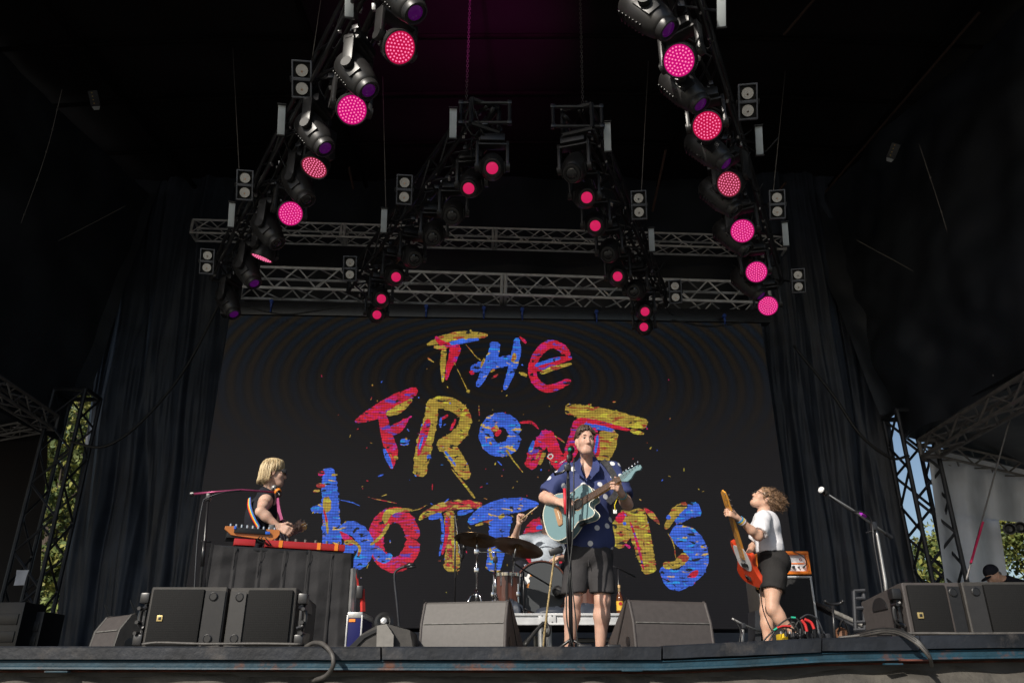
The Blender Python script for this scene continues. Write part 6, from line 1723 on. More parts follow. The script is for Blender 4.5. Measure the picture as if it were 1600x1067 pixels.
hand(F, S['wb'], (P(963, 755, 5.69) - S['wb']), (-.75, .35, .15), (-.3, .5, .8), (.75, .95, .7), 1.0, .22, thumb_curl=.2)
singer = figure('person', 'man in navy polka dot shirt playing a pale blue guitar at a microphone', F, M_SKIN, sbase, .0052)
face_bits(singer, g, HR, .98)
# hair: swept from a parting, short at the sides
F = Field(); F.ell(g(0, -.022, .040), (.076, .098, .094), HR, .01)
F.ell(g(0, .105, -.02), (.066, .065, .098), HR, .02, -1); F.ell(g(0, .02, -.066), (.12, .10, .085), HR, .02, -1)
hm = F.mesh('hair', .005, lambda p: .004 * noise.noise(p * 60))
mb = MB(); r = random.Random(4); ps = []
def cap(x, y, k=1.0):
    """height of the hair over the skull at (x, y)"""
    q = 1 - (x / .082) ** 2 - ((y + .02) / .102) ** 2
    return .038 + .104 * math.sqrt(max(q, 0)) * k
for _ in range(420):
    y0 = r.uniform(-.08, .058); sd = 1 if r.random() < .55 else -1
    x0 = -.012 + sd * r.uniform(0, .012)
    p = [(x0, y0, cap(x0, y0) + .004)]
    for f in (.35, .65, .88):
        x = x0 + (sd * .083 - x0) * f; y = y0 * (1 - .15 * f) + .004 * r.uniform(-1, 1)
        p.append((x, y, cap(x, y) + .006 * r.uniform(.2, 1)))
    zb_ = .040 - .025 * r.random() if y0 < .02 else .05 + .02 * r.random()
    p.append((sd * (.080 + .004 * r.random()), y0 * .8 - .008, zb_))
    ps.append(p)
for _ in range(90):
    x = r.uniform(-.062, .062); sd = 1 if x > -.012 else -1
    ps.append([(x * .7, .035, cap(x * .7, .035) + .006), (x * .85 + sd * .004, .062, cap(x * .85, .05) + .006), (x + sd * .008, .078, .092 - abs(x) * .35), (x * 1.05 + sd * .014, .078 - abs(x) * .3, .074 - abs(x) * .55)])
strands(mb, g, ps, .0034, 4)
hair = link_mesh('hair', hm, M_HAIRB, singer, 180)
mb.build('hair_strands', M_HAIRB, hair, 180)['kind'] = 'stuff'
# shirt
F = Field()
hem = V3(P(920, 851, 6.20))
F.ell(V3(S['chest']) + [0, 0, .01], (.182, .125, .175), TR, .05); F.ell(V3(S['waist']) + [.008, -.005, .02], (.184, .125, .16), TR, .06); F.cone(V3(S['chest']) + [.03, 0, 0], V3(S['waist']) + [.04, 0, 0], .135, .13, .05)
F.ell(hem + [0, 0, .01], (.178, .13, .075), TR, .05)
F.cone(S['sa'], S['sb'], .070, None, .05); F.cone(V3(S['sa']) + [.05, 0, .015], V3(S['neck']) + [-.03, .02, -.015], .055, .05, .03); F.cone(V3(S['sb']) + [-.05, 0, .015], V3(S['neck']) + [.03, .02, -.015], .055, .05, .03)
for a, b, t in (('sa', 'ea', .80), ('sb', 'eb', .70)):
    A, B = V3(S[a]), V3(S[b]); F.chain([A, A + (B - A) * .4, A + (B - A) * t], [.068, .075, .080], .03)
    e = A + (B - A) * (t + .09); d = (B - A) / np.linalg.norm(B - A); F.ell(e + d * .03, (.09, .09, .042), fr3(np.cross(d, [0, 0, 1.01]), d), .01, -1)
F.ell(hem + [0, 0, -.115], (.4, .4, .068), None, .01, -1)
nk = V3(S['neck']); F.chain([nk + [.0, -.06, .05], nk + [-.006, -.080, -.05], nk + [-.014, -.102, -.118], nk + [-.014, -.13, -.130]], [.062, .052, .033, .02], .006, -1); F.cone(nk + [.0, -.0, .03], nk + [0, -.01, .12], .060, .075, .012, -1)
shirt = wear('shirt', F, M_NAVY_SHIRT, singer, .0052, folds(9, .014, 3), 2)
M_NAVYP = mat('navy_cloth', (.026, .040, .145), .75, var=.2, bump=.2, bscale=50)
def patch(name, pts, m, root, th=.006):
    """thin bent flap from a list of (left, right) pixel pairs with depth"""
    mb = MB(); L_ = [P(*a) for a, b in pts]; R_ = [P(*b) for a, b in pts]; n = len(pts); nn = Vector((0, th, 0))
    vs = L_ + R_ + [p + nn for p in L_] + [p + nn for p in R_]
    fs = []
    for i in range(n - 1):
        fs += [[i, i + 1, n + i + 1, n + i], [2 * n + i, 3 * n + i, 3 * n + i + 1, 2 * n + i + 1], [i, 2 * n + i, 2 * n + i + 1, i + 1], [n + i, n + i + 1, 3 * n + i + 1, 3 * n + i]]
    fs += [[0, n, 3 * n, 2 * n], [n - 1, 3 * n - 1, 4 * n - 1, 2 * n - 1]]
    mb.add(vs, fs); return mb.build(name, m, root, 40)
patch('collar', [((905, 716, 6.11), (908, 713, 6.13)), ((898, 724, 6.07), (906, 724, 6.08)), ((898, 733, 6.045), (908, 734, 6.05)), ((905, 741, 6.035), (911, 742, 6.04)), ((913.5, 748.5, 6.03), (915.5, 749.5, 6.03))], M_NAVYP, shirt)
patch('collar', [((926, 713, 6.13), (931, 715, 6.11)), ((926, 723, 6.08), (937, 725, 6.07)), ((923.5, 733, 6.05), (936, 735, 6.045)), ((920.5, 741, 6.04), (928, 743, 6.035)), ((916, 748, 6.03), (918, 750, 6.03))], M_NAVYP, shirt)
# shorts
F = Field(); F.ell(V3(S['pel']) + [0, 0, .02], (.170, .135, .10), TR, .05); F.cone(V3(S['ha']) + [.01, -.01, .03], V3(S['hb']) + [-.01, -.01, .03], .118, None, .03); F.cone(S['waist'], S['pel'], .125, None, .03)
for h_, k_, uu in (('ha', 'ka', 897), ('hb', 'kb', 944)):
    A, B = V3(S[h_]), V3(S[k_]); F.chain([A + [0, 0, .03], A * .5 + B * .5, A * .14 + B * .86 + [(-.004 if h_ == 'ha' else .006), 0, 0]], [.100, .097, .094], .02)
kz = (S['ka'].z + S['kb'].z) / 2
F.ell((S['pel'].x, 6.2, kz - .06), (.5, .5, .118), None, .008, -1)
shorts = wear('shorts', F, M_SHORT, singer, .0055, folds(7, .007, 8, (1, 1, .6)), 2)
for u, v0, v1 in ((919.5, 858, 884),):
    patch('fly_seam', [((u - .6, v0, 6.085), (u + .6, v0, 6.085)), ((u - .6, v1, 6.08), (u + .6, v1, 6.08))], M_SHORT, shorts, .004)
M_SHOE = mat('dark_shoe', (.02, .02, .022), .6); M_SOLE = mat('white_sole', (.6, .6, .58), .6)
def shoes(root, ankles, dirs, m=None):
    for a, d in zip(ankles, dirs):
        a = V3(a); d = V3(d) / np.linalg.norm(d); z0 = max(.02, a[2] - .085)
        F = Field(); q = np.array([a[0], a[1], z0])
        F.chain([q - d * .05 + [0, 0, .03], q + d * .07 + [0, 0, .028], q + d * .165 + [0, 0, .018]], [.042, .045, .036], .02); F.cone(a + [0, 0, -.02], q + [0, 0, .03], .042, .042, .02)
        F.ell(q + [0, 0, -.05], (.5, .5, .052), None, .004, -1)
        link_mesh('shoe', F.mesh('shoe', .005), m or M_SHOE, root, 180)
shoes(singer, (S['aa'], S['ab']), ((-.25, -1, 0), (.2, -1, 0)))
def band(root, name, c, d, r, w, m):
    M = frame(c, d); mb = MB(M); mb.lathe([(r, -w / 2), (r + .003, -w / 2), (r + .003, w / 2), (r, w / 2)], 18, caps=False); return mb.build(name, m, root)
M_TURQ = mat('turquoise_band', (.05, .35, .42), .5); M_YEL = mat('yellow_tag', (.75, .6, .03), .5)
dfa = S['eb'] - S['wb']
band(singer, 'wristband', S['wb'] + dfa * .12, dfa, .031, .022, M_TURQ); band(singer, 'bracelet', S['wb'] + dfa * .24, dfa, .034, .012, M_GOLD)
mb = MB(); mb.tube([S['wb'] + dfa * .16 + Vector((-.035, -.02, -.01)), P(960.5, 789, 5.84), P(961, 797, 5.84)], .010, 6, True, .4); mb.build('fabric_tag', M_YEL, singer)
mb = MB(); mb.box(P(961, 799, 5.84), (.028, .006, .03), .003); mb.build('laminate', M_DW, singer)

# ------------------------------------------------------------------ guitars
M_GBLUE = mat('pale_blue_lacquer', (.165, .27, .29), .25, var=.03, coat=.6); M_CREAM = mat('cream_binding', (.75, .70, .58), .45)
M_MAPLE = mat('maple_neck', (.62, .33, .10), .35, var=.15, scale=5, coat=.4); M_ROSE = mat('rosewood', (.10, .045, .022), .5, var=.3, scale=14); M_TANW = mat('tan_bridge', (.36, .20, .10), .5, var=.2)
M_STRING = mat('steel_string', (.6, .58, .55), .3, metal=1.0)
def smoothpoly(pts, n=64):
    q = pts + pts[:3]; out = []
    k = len(pts)
    for i in range(k):
        a, b, c, d = [Vector((*pts[(i + j - 1) % k], 0)) for j in range(4)]
        for s in range(max(2, n // k)):
            t = s / max(2, n // k); p = .5 * ((2 * b) + (c - a) * t + (2 * a - 5 * b + 4 * c - d) * t * t + (3 * b - a - 3 * c + d) * t ** 3)
            out.append((p.x, p.y))
    return out
def guitar(name, label, M, body, thick, nut, joint, head_poly, m_body, m_neck, m_fret, m_head, frets=20, pegs=6, peg_side=1, strings=6, bridge=.145, acoustic=False, scale=.64, cat='guitar', neckw=.052):
    t = thing(name, label, cat, M.translation)
    mb = MB(M); mb.prism(body, -thick, 0, .006); mb.build('body', m_body, t, 30)
    if acoustic:
        cx = sum(p[0] for p in body) / len(body)
        for z in (.0005, -thick - .0005):
            mb = MB(M); n = len(body)
            for i in range(n):
                a, b = body[i], body[(i + 1) % n]
                mb.tube([(a[0], a[1], z - .003 if z > 0 else z + .003), (b[0], b[1], z - .003 if z > 0 else z + .003)], .0035, 5, False)
            mb.build('binding', M_CREAM, t)
    mb = MB(M)
    mb.add([(joint - .02, -neckw * .54, -.012), (nut, -neckw * .42, -.012), (nut, neckw * .42, -.012), (joint - .02, neckw * .54, -.012), (joint - .02, -neckw * .54, .006), (nut, -neckw * .42, .006), (nut, neckw * .42, .006), (joint - .02, neckw * .54, .006), (joint - .02, 0, -.030), (nut, 0, -.026)],
           [[4, 5, 6, 7], [0, 4, 7, 3], [1, 2, 6, 5], [0, 1, 5, 4], [3, 7, 6, 2], [0, 8, 9, 1], [8, 3, 2, 9], [0, 3, 8], [1, 9, 2]])
    mb.build('neck', m_neck, t)
    fb = joint - .10 if acoustic else joint - .06
    mb = MB(M); mb.add([(fb, -neckw * .55, .006), (nut, -neckw * .42, .0065), (nut, neckw * .42, .0065), (fb, neckw * .55, .006), (fb, -neckw * .55, .012), (nut, -neckw * .42, .012), (nut, neckw * .42, .012), (fb, neckw * .55, .012)], [[4, 5, 6, 7], [0, 1, 5, 4], [2, 3, 7, 6], [1, 2, 6, 5], [0, 4, 7, 3]])
    f = mb.build('fretboard', m_fret, t)
    mb = MB(M)
    for k in range(1, frets + 1):
        x = nut - (scale - scale / 2 ** (k / 12))
        if x < fb + .004: break
        mb.box((x, 0, .0125), (.0022, neckw * .9, .002))
    o = mb.build('frets', M_CHROME, f); o['kind'] = 'stuff'
    mb = MB(M); mb.prism([(nut + x, y) for x, y in head_poly], -.012, .004, .002); hd = mb.build('headstock', m_head, t, 30)
    for k in range(pegs):
        x = nut + .035 + k * (.135 if pegs > 4 else .155) / max(1, pegs - 1) * (1 if pegs > 3 else 1); y = peg_side * (.032 + .006 * k / pegs)
        mb = MB(M); mb.cyl((x, y * .45, .004), (x, y * .45, .016), .004, n=8); mb.cyl((x, y, -.006), (x, y * 1.35, -.006), .0035, n=6); mb.box((x, y * 1.5, -.006), (.012, .016, .009), .003); mb.build('tuning_peg', M_CHROME, hd)
    mb = MB(M)
    for k in range(strings):
        y = (k - (strings - 1) / 2) / max(1, strings - 1)
        mb.tube([(bridge, y * .055, .012), (nut, y * .036, .0155), (nut + .05 + .02 * k, y * .03, .010)], .0009 if strings > 4 else .0014, 3, False)
    o = mb.build('strings', M_STRING, t); o['kind'] = 'stuff'
    return t, M
half = gup
GM = axes(BRG - nax * .145, nax, half, gnorm)
if GM.determinant() < 0: GM = axes(BRG - nax * .145, nax, -half, gnorm)
ysgn = 1 if (GM.to_3x3() @ Vector((0, 1, 0))).z > 0 else -1
acb = [(0, 0), (.012, .10), (.07, .175), (.145, .192), (.225, .165), (.29, .128), (.36, .138), (.42, .135), (.462, .08), (.47, .028), (.47, -.026), (.425, -.034), (.412, -.065), (.428, -.10), (.435, -.135), (.41, -.152), (.365, -.148), (.29, -.130), (.225, -.165), (.145, -.192), (.07, -.175), (.012, -.10)]
acb = smoothpoly([(x, y * ysgn) for x, y in acb], 88)
hp = [(0, .022), (.02, .030), (.06, .034), (.165, .024), (.186, .012), (.188, -.010), (.172, -.024), (.152, -.018), (.132, -.014), (.108, -.028), (.080, -.048), (.045, -.052), (.018, -.036), (0, -.022)]
hp = [(x, y * ysgn) for x, y in hp]
gt, _ = guitar('acoustic_guitar', 'pale blue cutaway acoustic guitar held by the singer', GM, acb, .075, .145 + (NUT - BRG).length, .47, hp, M_GBLUE, M_MAPLE, M_ROSE, M_GBLUE, 20, 6, ysgn, 6, .145, True, (NUT - BRG).length)
mb = MB(GM); mb.prism([(.118, -.075), (.132, -.085), (.158, -.08), (.172, -.02), (.172, .02), (.158, .08), (.132, .085), (.118, .075)], 0, .010, .003); br = mb.build('bridge', M_TANW, gt)
mb = MB(GM); mb.box((.150, 0, .012), (.004, .075, .006), .001); mb.build('saddle', M_CREAM, br)
mb = MB(GM @ Matrix.Translation((.325, 0, .0008))); mb.lathe([(.044, -.001), (.044, .001), (.0, .001)], 28); mb.build('sound_hole', M_BLACK, gt)
mb = MB(GM @ Matrix.Translation((.325, 0, .001))); mb.lathe([(.044, .0), (.0485, .0), (.0485, .002), (.044, .002)], 28, False); mb.build('rosette', M_TANW, gt)
mb = MB(GM); mb.box((.30, -.145 * ysgn, -.04), (.05, .012, .04), .004); mb.build('preamp_panel', M_BLACK, gt)
def strap(name, label, pts, w, m, th=.003):
    c = curve([P(*p) for p in pts], 28); mb = MB(); vs = []; fs = []
    for i, p in enumerate(c):
        t = (c[min(i + 1, len(c) - 1)] - c[max(i - 1, 0)]).normalized(); s = t.cross(Vector((0, -1, .1))).normalized() * w / 2; q = Vector((0, -th, 0))
        vs += [p - s, p + s, p + s + q, p - s + q]
    for i in range(len(c) - 1):
        for k in range(4): fs.append([4 * i + k, 4 * i + (k + 1) % 4, 4 * i + 4 + (k + 1) % 4, 4 * i + 4 + k])
    fs += [[0, 1, 2, 3], [4 * len(c) - 4 + k for k in range(4)][::-1]]
    mb.add(vs, fs); o = mb.build(name, m, None, 40)
    return tag(o, label, 'strap') if label else o
strap('guitar_strap', 'grey patterned guitar strap over the singer\'s shoulder', [(941, 719, 6.14), (947, 724, 6.09), (954, 734, 6.07), (960, 745, 6.06), (964, 758, 6.03), (962, 772, 5.99), (950, 785, 5.98)], .05, mat('grey_strap', (.022, .022, .025), .7, var=.8, scale=60))
# ------------------------------------------------------------------ singer's stand
st = thing('microphone_stand', 'straight black microphone stand right in front of the singer', 'mic stand', (P(893, 1010, 5.7).x, 5.7, 0))
tubeobj('pole', [P(893, 1018, 5.7), P(890.5, 900, 5.7), P(889.5, 852, 5.7)], [.014, .014, .013], M_BMETAL, st)
tubeobj('upper_pole', [P(889.5, 853, 5.7), P(888.5, 757, 5.7), P(887, 732, 5.7)], [.010, .010, .009], M_BMETAL, st)
tubeobj('sleeve', [P(890, 853, 5.7), P(889.6, 778, 5.7)], .0155, M_BMETAL, st)
tubeobj('red_holder', [P(884, 803, 5.68), P(882, 763, 5.68)], .012, mat('red_holder', (.6, .03, .05), .5), st)
tubeobj('boom', [P(868, 741, 5.72), P(880, 737, 5.7), P(887, 730, 5.7), P(890, 716, 5.72), P(890, 704, 5.75)], .010, M_BMETAL, st)
mb = MB(); mb.box(P(887, 731, 5.69), (.05, .04, .05), .012); mb.box(P(889, 716, 5.70), (.035, .035, .05), .01); mb.build('clutch', M_BLACK, st)
tubeobj('side_arm', [P(868, 743, 5.7), P(860, 726, 5.68), P(858, 718, 5.68)], .006, M_BMETAL, st)
mb = MB(frame(P(860, 713, 5.68), (-.3, -1, .2))); mb.lathe([(.020, -.004), (.024, .0), (.020, .004), (.014, .0)], 18, False); mb.build('clip_ring', M_WALU, st)
tubeobj('red_lead', curve([P(855, 715, 5.67), P(862, 720, 5.66), P(868, 721.5, 5.66)], 8), .005, M_REDC, st, 6); tubeobj('teal_lead', [P(867, 721.4, 5.66), P(871, 721.6, 5.66)], .0055, M_TEAL, st, 6)
tubeobj('white_lead', [P(875, 724, 5.66), P(884, 718, 5.66)], .0035, M_WALU, st, 6)
mic(st, P(893, 699, 5.84), P(889, 722, 5.66), .0135, m=M_BMETAL)
mb = MB(); mb.cyl(P(889.5, 704, 5.74), P(891, 701.5, 5.75), .012, n=10); mb.build('teal_tip', M_TEAL, st)
tubeobj('mic_cable', curve([P(897, 715, 5.72), P(896.5, 740, 5.68), P(896.5, 800, 5.67), P(894, 850, 5.67), P(886, 920, 5.66), P(886, 970, 5.66), P(896, 1012, 5.66)], 40), .0055, M_RUBBER, st, 6)
tubeobj('spare_cable', curve([P(886, 745, 5.68), P(885.5, 830, 5.67), P(892, 900, 5.67), P(899, 960, 5.66), P(903, 1016, 5.66)], 30), .005, M_RUBBER, st, 6)
for k in range(3):
    a = 2.1 * k + .3; c = P(893, 1018, 5.7); tubeobj('leg', [(c.x, 5.7, .14), (c.x + .26 * math.cos(a), 5.7 + .26 * math.sin(a), .012)], .010, M_BMETAL, st, 6)
for u, v in ((893, 1012), (938, 1013)):
    mb = MB(); mb.box((P(u + 20, 1012, 5.6).x, 5.6, .055), (.09, .14, .09), .01); tag(mb.build('effect_pedal', M_BLACK, None), 'black effect pedal on the floor ' + ('below the singer\'s left shin' if u > 900 else 'at the foot of the singer\'s microphone stand'), 'pedal')
# ------------------------------------------------------------------ left guitarist, seen from his right side
B = dict(head=P(428.5, 739, 7.0), neck=P(421, 770, 7.02), sa=P(415, 783, 6.86), sb=P(424, 781, 7.22), ea=P(407, 799, 6.66), wa=P(434, 822, 6.70), eb=P(436, 815, 7.42), wb=P(453, 827, 7.42),
         chest=P(408, 804, 7.04), waist=P(403, 850, 7.04), pel=P(400, 874, 7.04))
pz_ = B['pel']
for n_, dx, dy in (('ha', .02, -.10), ('hb', .02, .10)): B[n_] = pz_ + Vector((dx, dy, -.02))
B['ka'] = Vector((pz_.x + .10, pz_.y - .12, .50)); B['kb'] = Vector((pz_.x + .06, pz_.y + .12, .50)); B['aa'] = Vector((pz_.x + .06, pz_.y - .13, .09)); B['ab'] = Vector((pz_.x - .04, pz_.y + .13, .09))
base = Vector((pz_.x, pz_.y, 0)); TRB = fr3((1, .15, -.1))
F = Field(); F.ell(B['chest'], (.175, .115, .17), TRB, .05); F.ell(B['waist'], (.15, .105, .14), TRB, .06); F.cone(B['chest'], B['pel'], .10, None, .05); F.ell(B['pel'], (.16, .115, .10), TRB, .05)
HB = fr3((1, .28, -.02), (-.05, 0, 1))
F.chain([V3(B['neck']) + [-.02, 0, -.03], V3(B['neck']) + [.0, 0, .05], V3(B['head']) + [-.015, 0, -.05]], [.066, .054, .055], .03)
F.cone(B['sa'], B['sb'], .058, None, .06)
gB = head(F, B['head'], HB, .98)
for a, b, c in (('sa', 'ea', 'wa'), ('sb', 'eb', 'wb')): cyl_limb(F, B[a], B[b], B[c], .052, .044, .038, .039, .027)
for h_, k_, a_ in (('ha', 'ka', 'aa'), ('hb', 'kb', 'ab')): cyl_limb(F, B[h_], B[k_], B[a_], .09, .078, .056, .056, .036, .03)
hand(F, B['wa'], (.9, -.05, -.35), (.1, .9, -.3), (0, 0, 1), (.5, .8, .6))
hand(F, B['wb'], (.85, -.25, .12), (-.3, -.6, .5), (-.2, 0, 1), (.7, .9, .7), thumb_curl=.2)
gtr = figure('person', 'blond man in a black sleeveless top and sunglasses playing guitar behind the keyboards', F, M_SKIN3, base, .0055)
# bob of straight blond hair
F = Field(); F.ell(gB(0, -.022, .040), (.090, .106, .094), HB, .01); F.ell(gB(0, -.06, -.035), (.083, .068, .082), HB, .03)
F.ell(gB(0, .115, -.045), (.085, .075, .085), HB, .015, -1); F.ell(gB(0, .04, -.11), (.13, .10, .075), HB, .02, -1)
for x in (-1, 1): F.ell(gB(x * .09, .028, -.02), (.03, .028, .04), HB, .01, -1)
hm = F.mesh('hair', .005, lambda p: .002 * noise.noise(Vector((p.x * 40, p.y * 40, p.z * 8))))
hair = link_mesh('hair', hm, M_HAIRY, gtr, 180)
mb = MB(); r = random.Random(9); ps = []
for _ in range(420):
    a = r.uniform(-2.75, 2.75)             # angle round the head, 0 = back
    x, y = math.sin(a), -math.cos(a)
    front = max(0, y)
    lo = -.098 if y < .25 else (.052 - .03 * r.random())
    if .0 < y < .45: lo = -.005 - .02 * r.random()
    rr_ = r.uniform(.97, 1.05)
    ps.append([(x * .02, y * .02 - .01, .137), (x * .062 * rr_, y * .07 * rr_ - .02, .118), (x * .092 * rr_, y * .105 * rr_ - .022, .045 + .02 * r.random()), (x * .094 * rr_, y * .108 * rr_ - .026, min(.02, lo + .05)), (x * .090 * rr_, y * .11 * rr_ - .032, lo + r.uniform(-.012, .012))] if lo < .02 else
              [(x * .02, y * .02 - .01, .137), (x * .062 * rr_, y * .075 * rr_ - .01, .118), (x * .084, y * .098 - .01, .085), (x * .086, y * .103 - .01, lo)])
strands(mb, gB, ps, .0040, 4); mb.build('hair_strands', M_HAIRY, hair, 180)['kind'] = 'stuff'
sg = MB(); RB = Matrix(HB.tolist()).to_4x4(); RB.translation = Vector(gB(0, 0, 0)); sg.M = RB
for x in (-1, 1): sg.box((x * .034, .101, .008), (.058, .016, .042), .006); sg.box((x * .066, .085, .009), (.012, .035, .03), .004); sg.tube([(x * .062, .096, .012), (x * .080, .05, .010), (x * .084, -.005, .006)], .0035, 5)
sg.box((0, .103, .014), (.02, .006, .008), .002); sg.build('sunglasses', M_BLACK, gtr)
F = Field(); F.ell(gB(0, .084, -.074), (.016, .016, .011), HB, .004); link_mesh('mouth', F.mesh('mouth', .002), M_MOUTH, gtr, 180)
F = Field(); F.ell(V3(B['chest']) + [0, 0, .0], (.186, .128, .178), TRB, .05); F.ell(B['waist'], (.165, .122, .15), TRB, .06); F.cone(B['chest'], B['pel'], .118, None, .05)
for a in ('sa', 'sb'): F.cone(V3(B[a]) * .72 + V3(B['neck']) * .28 + [0, 0, .0], V3(B['neck']) + [-.03, 0, -.01], .070, .062, .04)
for a, b in (('sa', 'ea'), ('sb', 'eb')):
    d = V3(B[b]) - V3(B[a]); d /= np.linalg.norm(d); F.cone(V3(B[a]) + d * .02, V3(B[b]), .062, .052, .006, -1)
F.cone(V3(B['neck']) + [.02, 0, .02], V3(B['neck']) + [.01, 0, .12], .060, .08, .008, -1)
M_BLKTEE = mat('black_top', (.016, .017, .024), .8, var=.2, bump=.2, bscale=40, spec=.2)
top = wear('tank_top', F, M_BLKTEE, gtr, .006, folds(8, .008, 5))
F = Field(); F.ell(V3(B['pel']) + [0, 0, 0], (.172, .128, .10), TRB, .05)
for h_, k_, a_ in (('ha', 'ka', 'aa'), ('hb', 'kb', 'ab')): F.chain([B[h_], B[k_], V3(B[a_]) + [0, 0, .02]], [.104, .078, .062], .03)
wear('trousers', F, M_BLKTEE, gtr, .007, folds(7, .006, 2))
shoes(gtr, (B['aa'], B['ab']), ((1, -.2, 0), (1, .3, 0)))
# his dark red electric guitar and rainbow strap
M_DRED = mat('dark_red_lacquer', (.10, .008, .012), .25, var=.2, coat=.6)
gb0, gh0 = P(434, 842, 6.86), P(479, 822, 7.66)
nx_ = (gh0 - gb0).normalized(); gn_ = Vector((.92, -.3, .22)); gn_ = (gn_ - nx_ * gn_.dot(nx_)).normalized()
nx2 = nx_
tail = gh0 - nx_ * .92
ML = axes(tail, nx_, gn_.cross(nx_), gn_)
EB = [(0, 0), (.02, .10), (.09, .155), (.18, .135), (.25, .115), (.33, .14), (.40, .125), (.42, .09), (.36, .06), (.36, -.03), (.40, -.075), (.385, -.11), (.32, -.115), (.25, -.11), (.17, -.145), (.09, -.16), (.02, -.11)]
EBs = smoothpoly(EB, 68)
HPS = [(0, .021), (.03, .038), (.17, .036), (.185, .01), (.15, -.02), (.10, -.028), (.05, -.024), (.02, -.034), (0, -.021)]
elg, _ = guitar('electric_guitar', 'dark red electric guitar held by the blond guitarist', ML, EBs, .042, .745, .36, HPS, M_DRED, M_MAPLE, M_ROSE, M_MAPLE, 20, 6, 1, 6, .12, False, .62)
mb = MB(ML); mb.prism(smoothpoly([(.10, .02), (.15, .09), (.30, .09), (.34, .03), (.33, -.05), (.22, -.09), (.12, -.07)], 42), .0005, .003); mb.build('pickguard', M_BLACK, elg)
for x in (.15, .22, .29): mb = MB(ML); mb.box((x, 0, .006), (.018, .07, .010), .003); mb.build('pickup', M_WALU, elg)
def rainbow():
    m = bpy.data.materials.new('rainbow_webbing'); m.use_nodes = True; t = m.node_tree; N, L = t.nodes, t.links
    uv = N.new('ShaderNodeAttribute'); uv.attribute_name = 'across'; rp = N.new('ShaderNodeValToRGB'); rp.color_ramp.interpolation = 'CONSTANT'
    cs = [srgb(215, 30, 60), srgb(240, 110, 30), srgb(240, 205, 40), srgb(40, 160, 190), srgb(30, 70, 190), srgb(20, 20, 40)]
    rp.color_ramp.elements[0].color = (*cs[0], 1); rp.color_ramp.elements[1].position = 1 / 6; rp.color_ramp.elements[1].color = (*cs[1], 1)
    for k in range(2, 6): e = rp.color_ramp.elements.new(k / 6); e.color = (*cs[k], 1)
    L.new(uv.outputs['Fac'], rp.inputs[0]); L.new(rp.outputs[0], N['Principled BSDF'].inputs['Base Color']); N['Principled BSDF'].inputs['Roughness'].default_value = .6
    return m
def ribbon(name, label, lft, rgt, m):
    a, b = curve([P(*p) for p in lft], 20), curve([P(*p) for p in rgt], 20)
    n = len(a); k = 12; mb = MB(); vs = [a[i].lerp(b[i], j / k) + Vector((0, -.006 * math.sin(math.pi * j / k), 0)) for i in range(n) for j in range(k + 1)]
    mb.add(vs, [[i * (k + 1) + j, i * (k + 1) + j + 1, (i + 1) * (k + 1) + j + 1, (i + 1) * (k + 1) + j] for i in range(n - 1) for j in range(k)])
    me = mb.mesh(name); at = me.attributes.new('across', 'FLOAT', 'POINT'); at.data.foreach_set('value', [j / k for i in range(n) for j in range(k + 1)])
    o = link_mesh(name, me, m, None, 180); md = o.modifiers.new('thickness', 'SOLIDIFY'); md.thickness = .003
    return tag(o, label, 'strap')
ribbon('guitar_strap', 'rainbow striped guitar strap across the blond man\'s back', [(387.5, 780, 6.875), (387, 792, 6.865), (392.5, 808, 6.86), (402.5, 826, 6.86)], [(392.5, 776, 6.86), (393.5, 790, 6.845), (399, 806, 6.84), (408, 823, 6.85)], rainbow())
strap('guitar_strap', 'magenta front section of strap at the blond man\'s chest', [(433, 778, 6.93), (434.5, 790, 6.90), (437, 802, 6.88), (440, 812, 6.87)], .03, mat('magenta_webbing', (.30, .01, .12), .6))
mb = MB(); mb.box(P(424, 830, 6.62), (.05, .03, .11), .006); tag(mb.build('pedal_remote', M_STEEL, None), 'small grey box clipped between the synthesiser and the dark red guitar', 'box')

# ------------------------------------------------------------------ bassist leaning back, seen from her left side
B = dict(head=P(1193.5, 779.5, 7.2), neck=P(1195, 803, 7.2), sa=P(1193, 810, 7.04), sb=P(1191, 810, 7.34), ea=P(1185, 838, 6.92), wa=P(1152, 808, 6.82), eb=P(1180, 850, 7.5), wb=P(1168, 866, 7.2),
         chest=P(1197, 826, 7.2), waist=P(1203, 858, 7.2), pel=P(1208, 880, 7.2), ha=P(1209, 889, 7.10), hb=P(1204, 889, 7.30), ka=P(1206, 952, 7.02), kb=P(1197, 955, 7.25), aa=P(1240, 990, 7.05), ab=P(1201, 1018, 7.25))
base = Vector((B['pel'].x, 7.2, 0)); TW = fr3((-1, -.2, .18))
F = Field(); F.ell(B['chest'], (.138, .092, .15), TW, .05); F.ell(B['waist'], (.115, .085, .12), TW, .06); F.cone(B['chest'], B['pel'], .085, None, .05); F.ell(B['pel'], (.15, .108, .10), TW, .05)
F.ell(V3(B['chest']) + [-.085, -.06, .0], (.05, .05, .05), TW, .04); F.ell(V3(B['chest']) + [-.085, .06, .0], (.05, .05, .05), TW, .04)
HW = fr3((-.76, -.16, .58), (.5, 0, 1))
F.chain([V3(B['neck']) + [.0, 0, -.04], V3(B['neck']) + [-.005, 0, .03], V3(B['head']) + [.02, 0, -.05]], [.058, .047, .050], .03)
F.cone(B['sa'], B['sb'], .048, None, .06)
gW = head(F, B['head'], HW, .95)
for a, b, c in (('sa', 'ea', 'wa'), ('sb', 'eb', 'wb')): cyl_limb(F, B[a], B[b], B[c], .044, .038, .034, .035, .023)
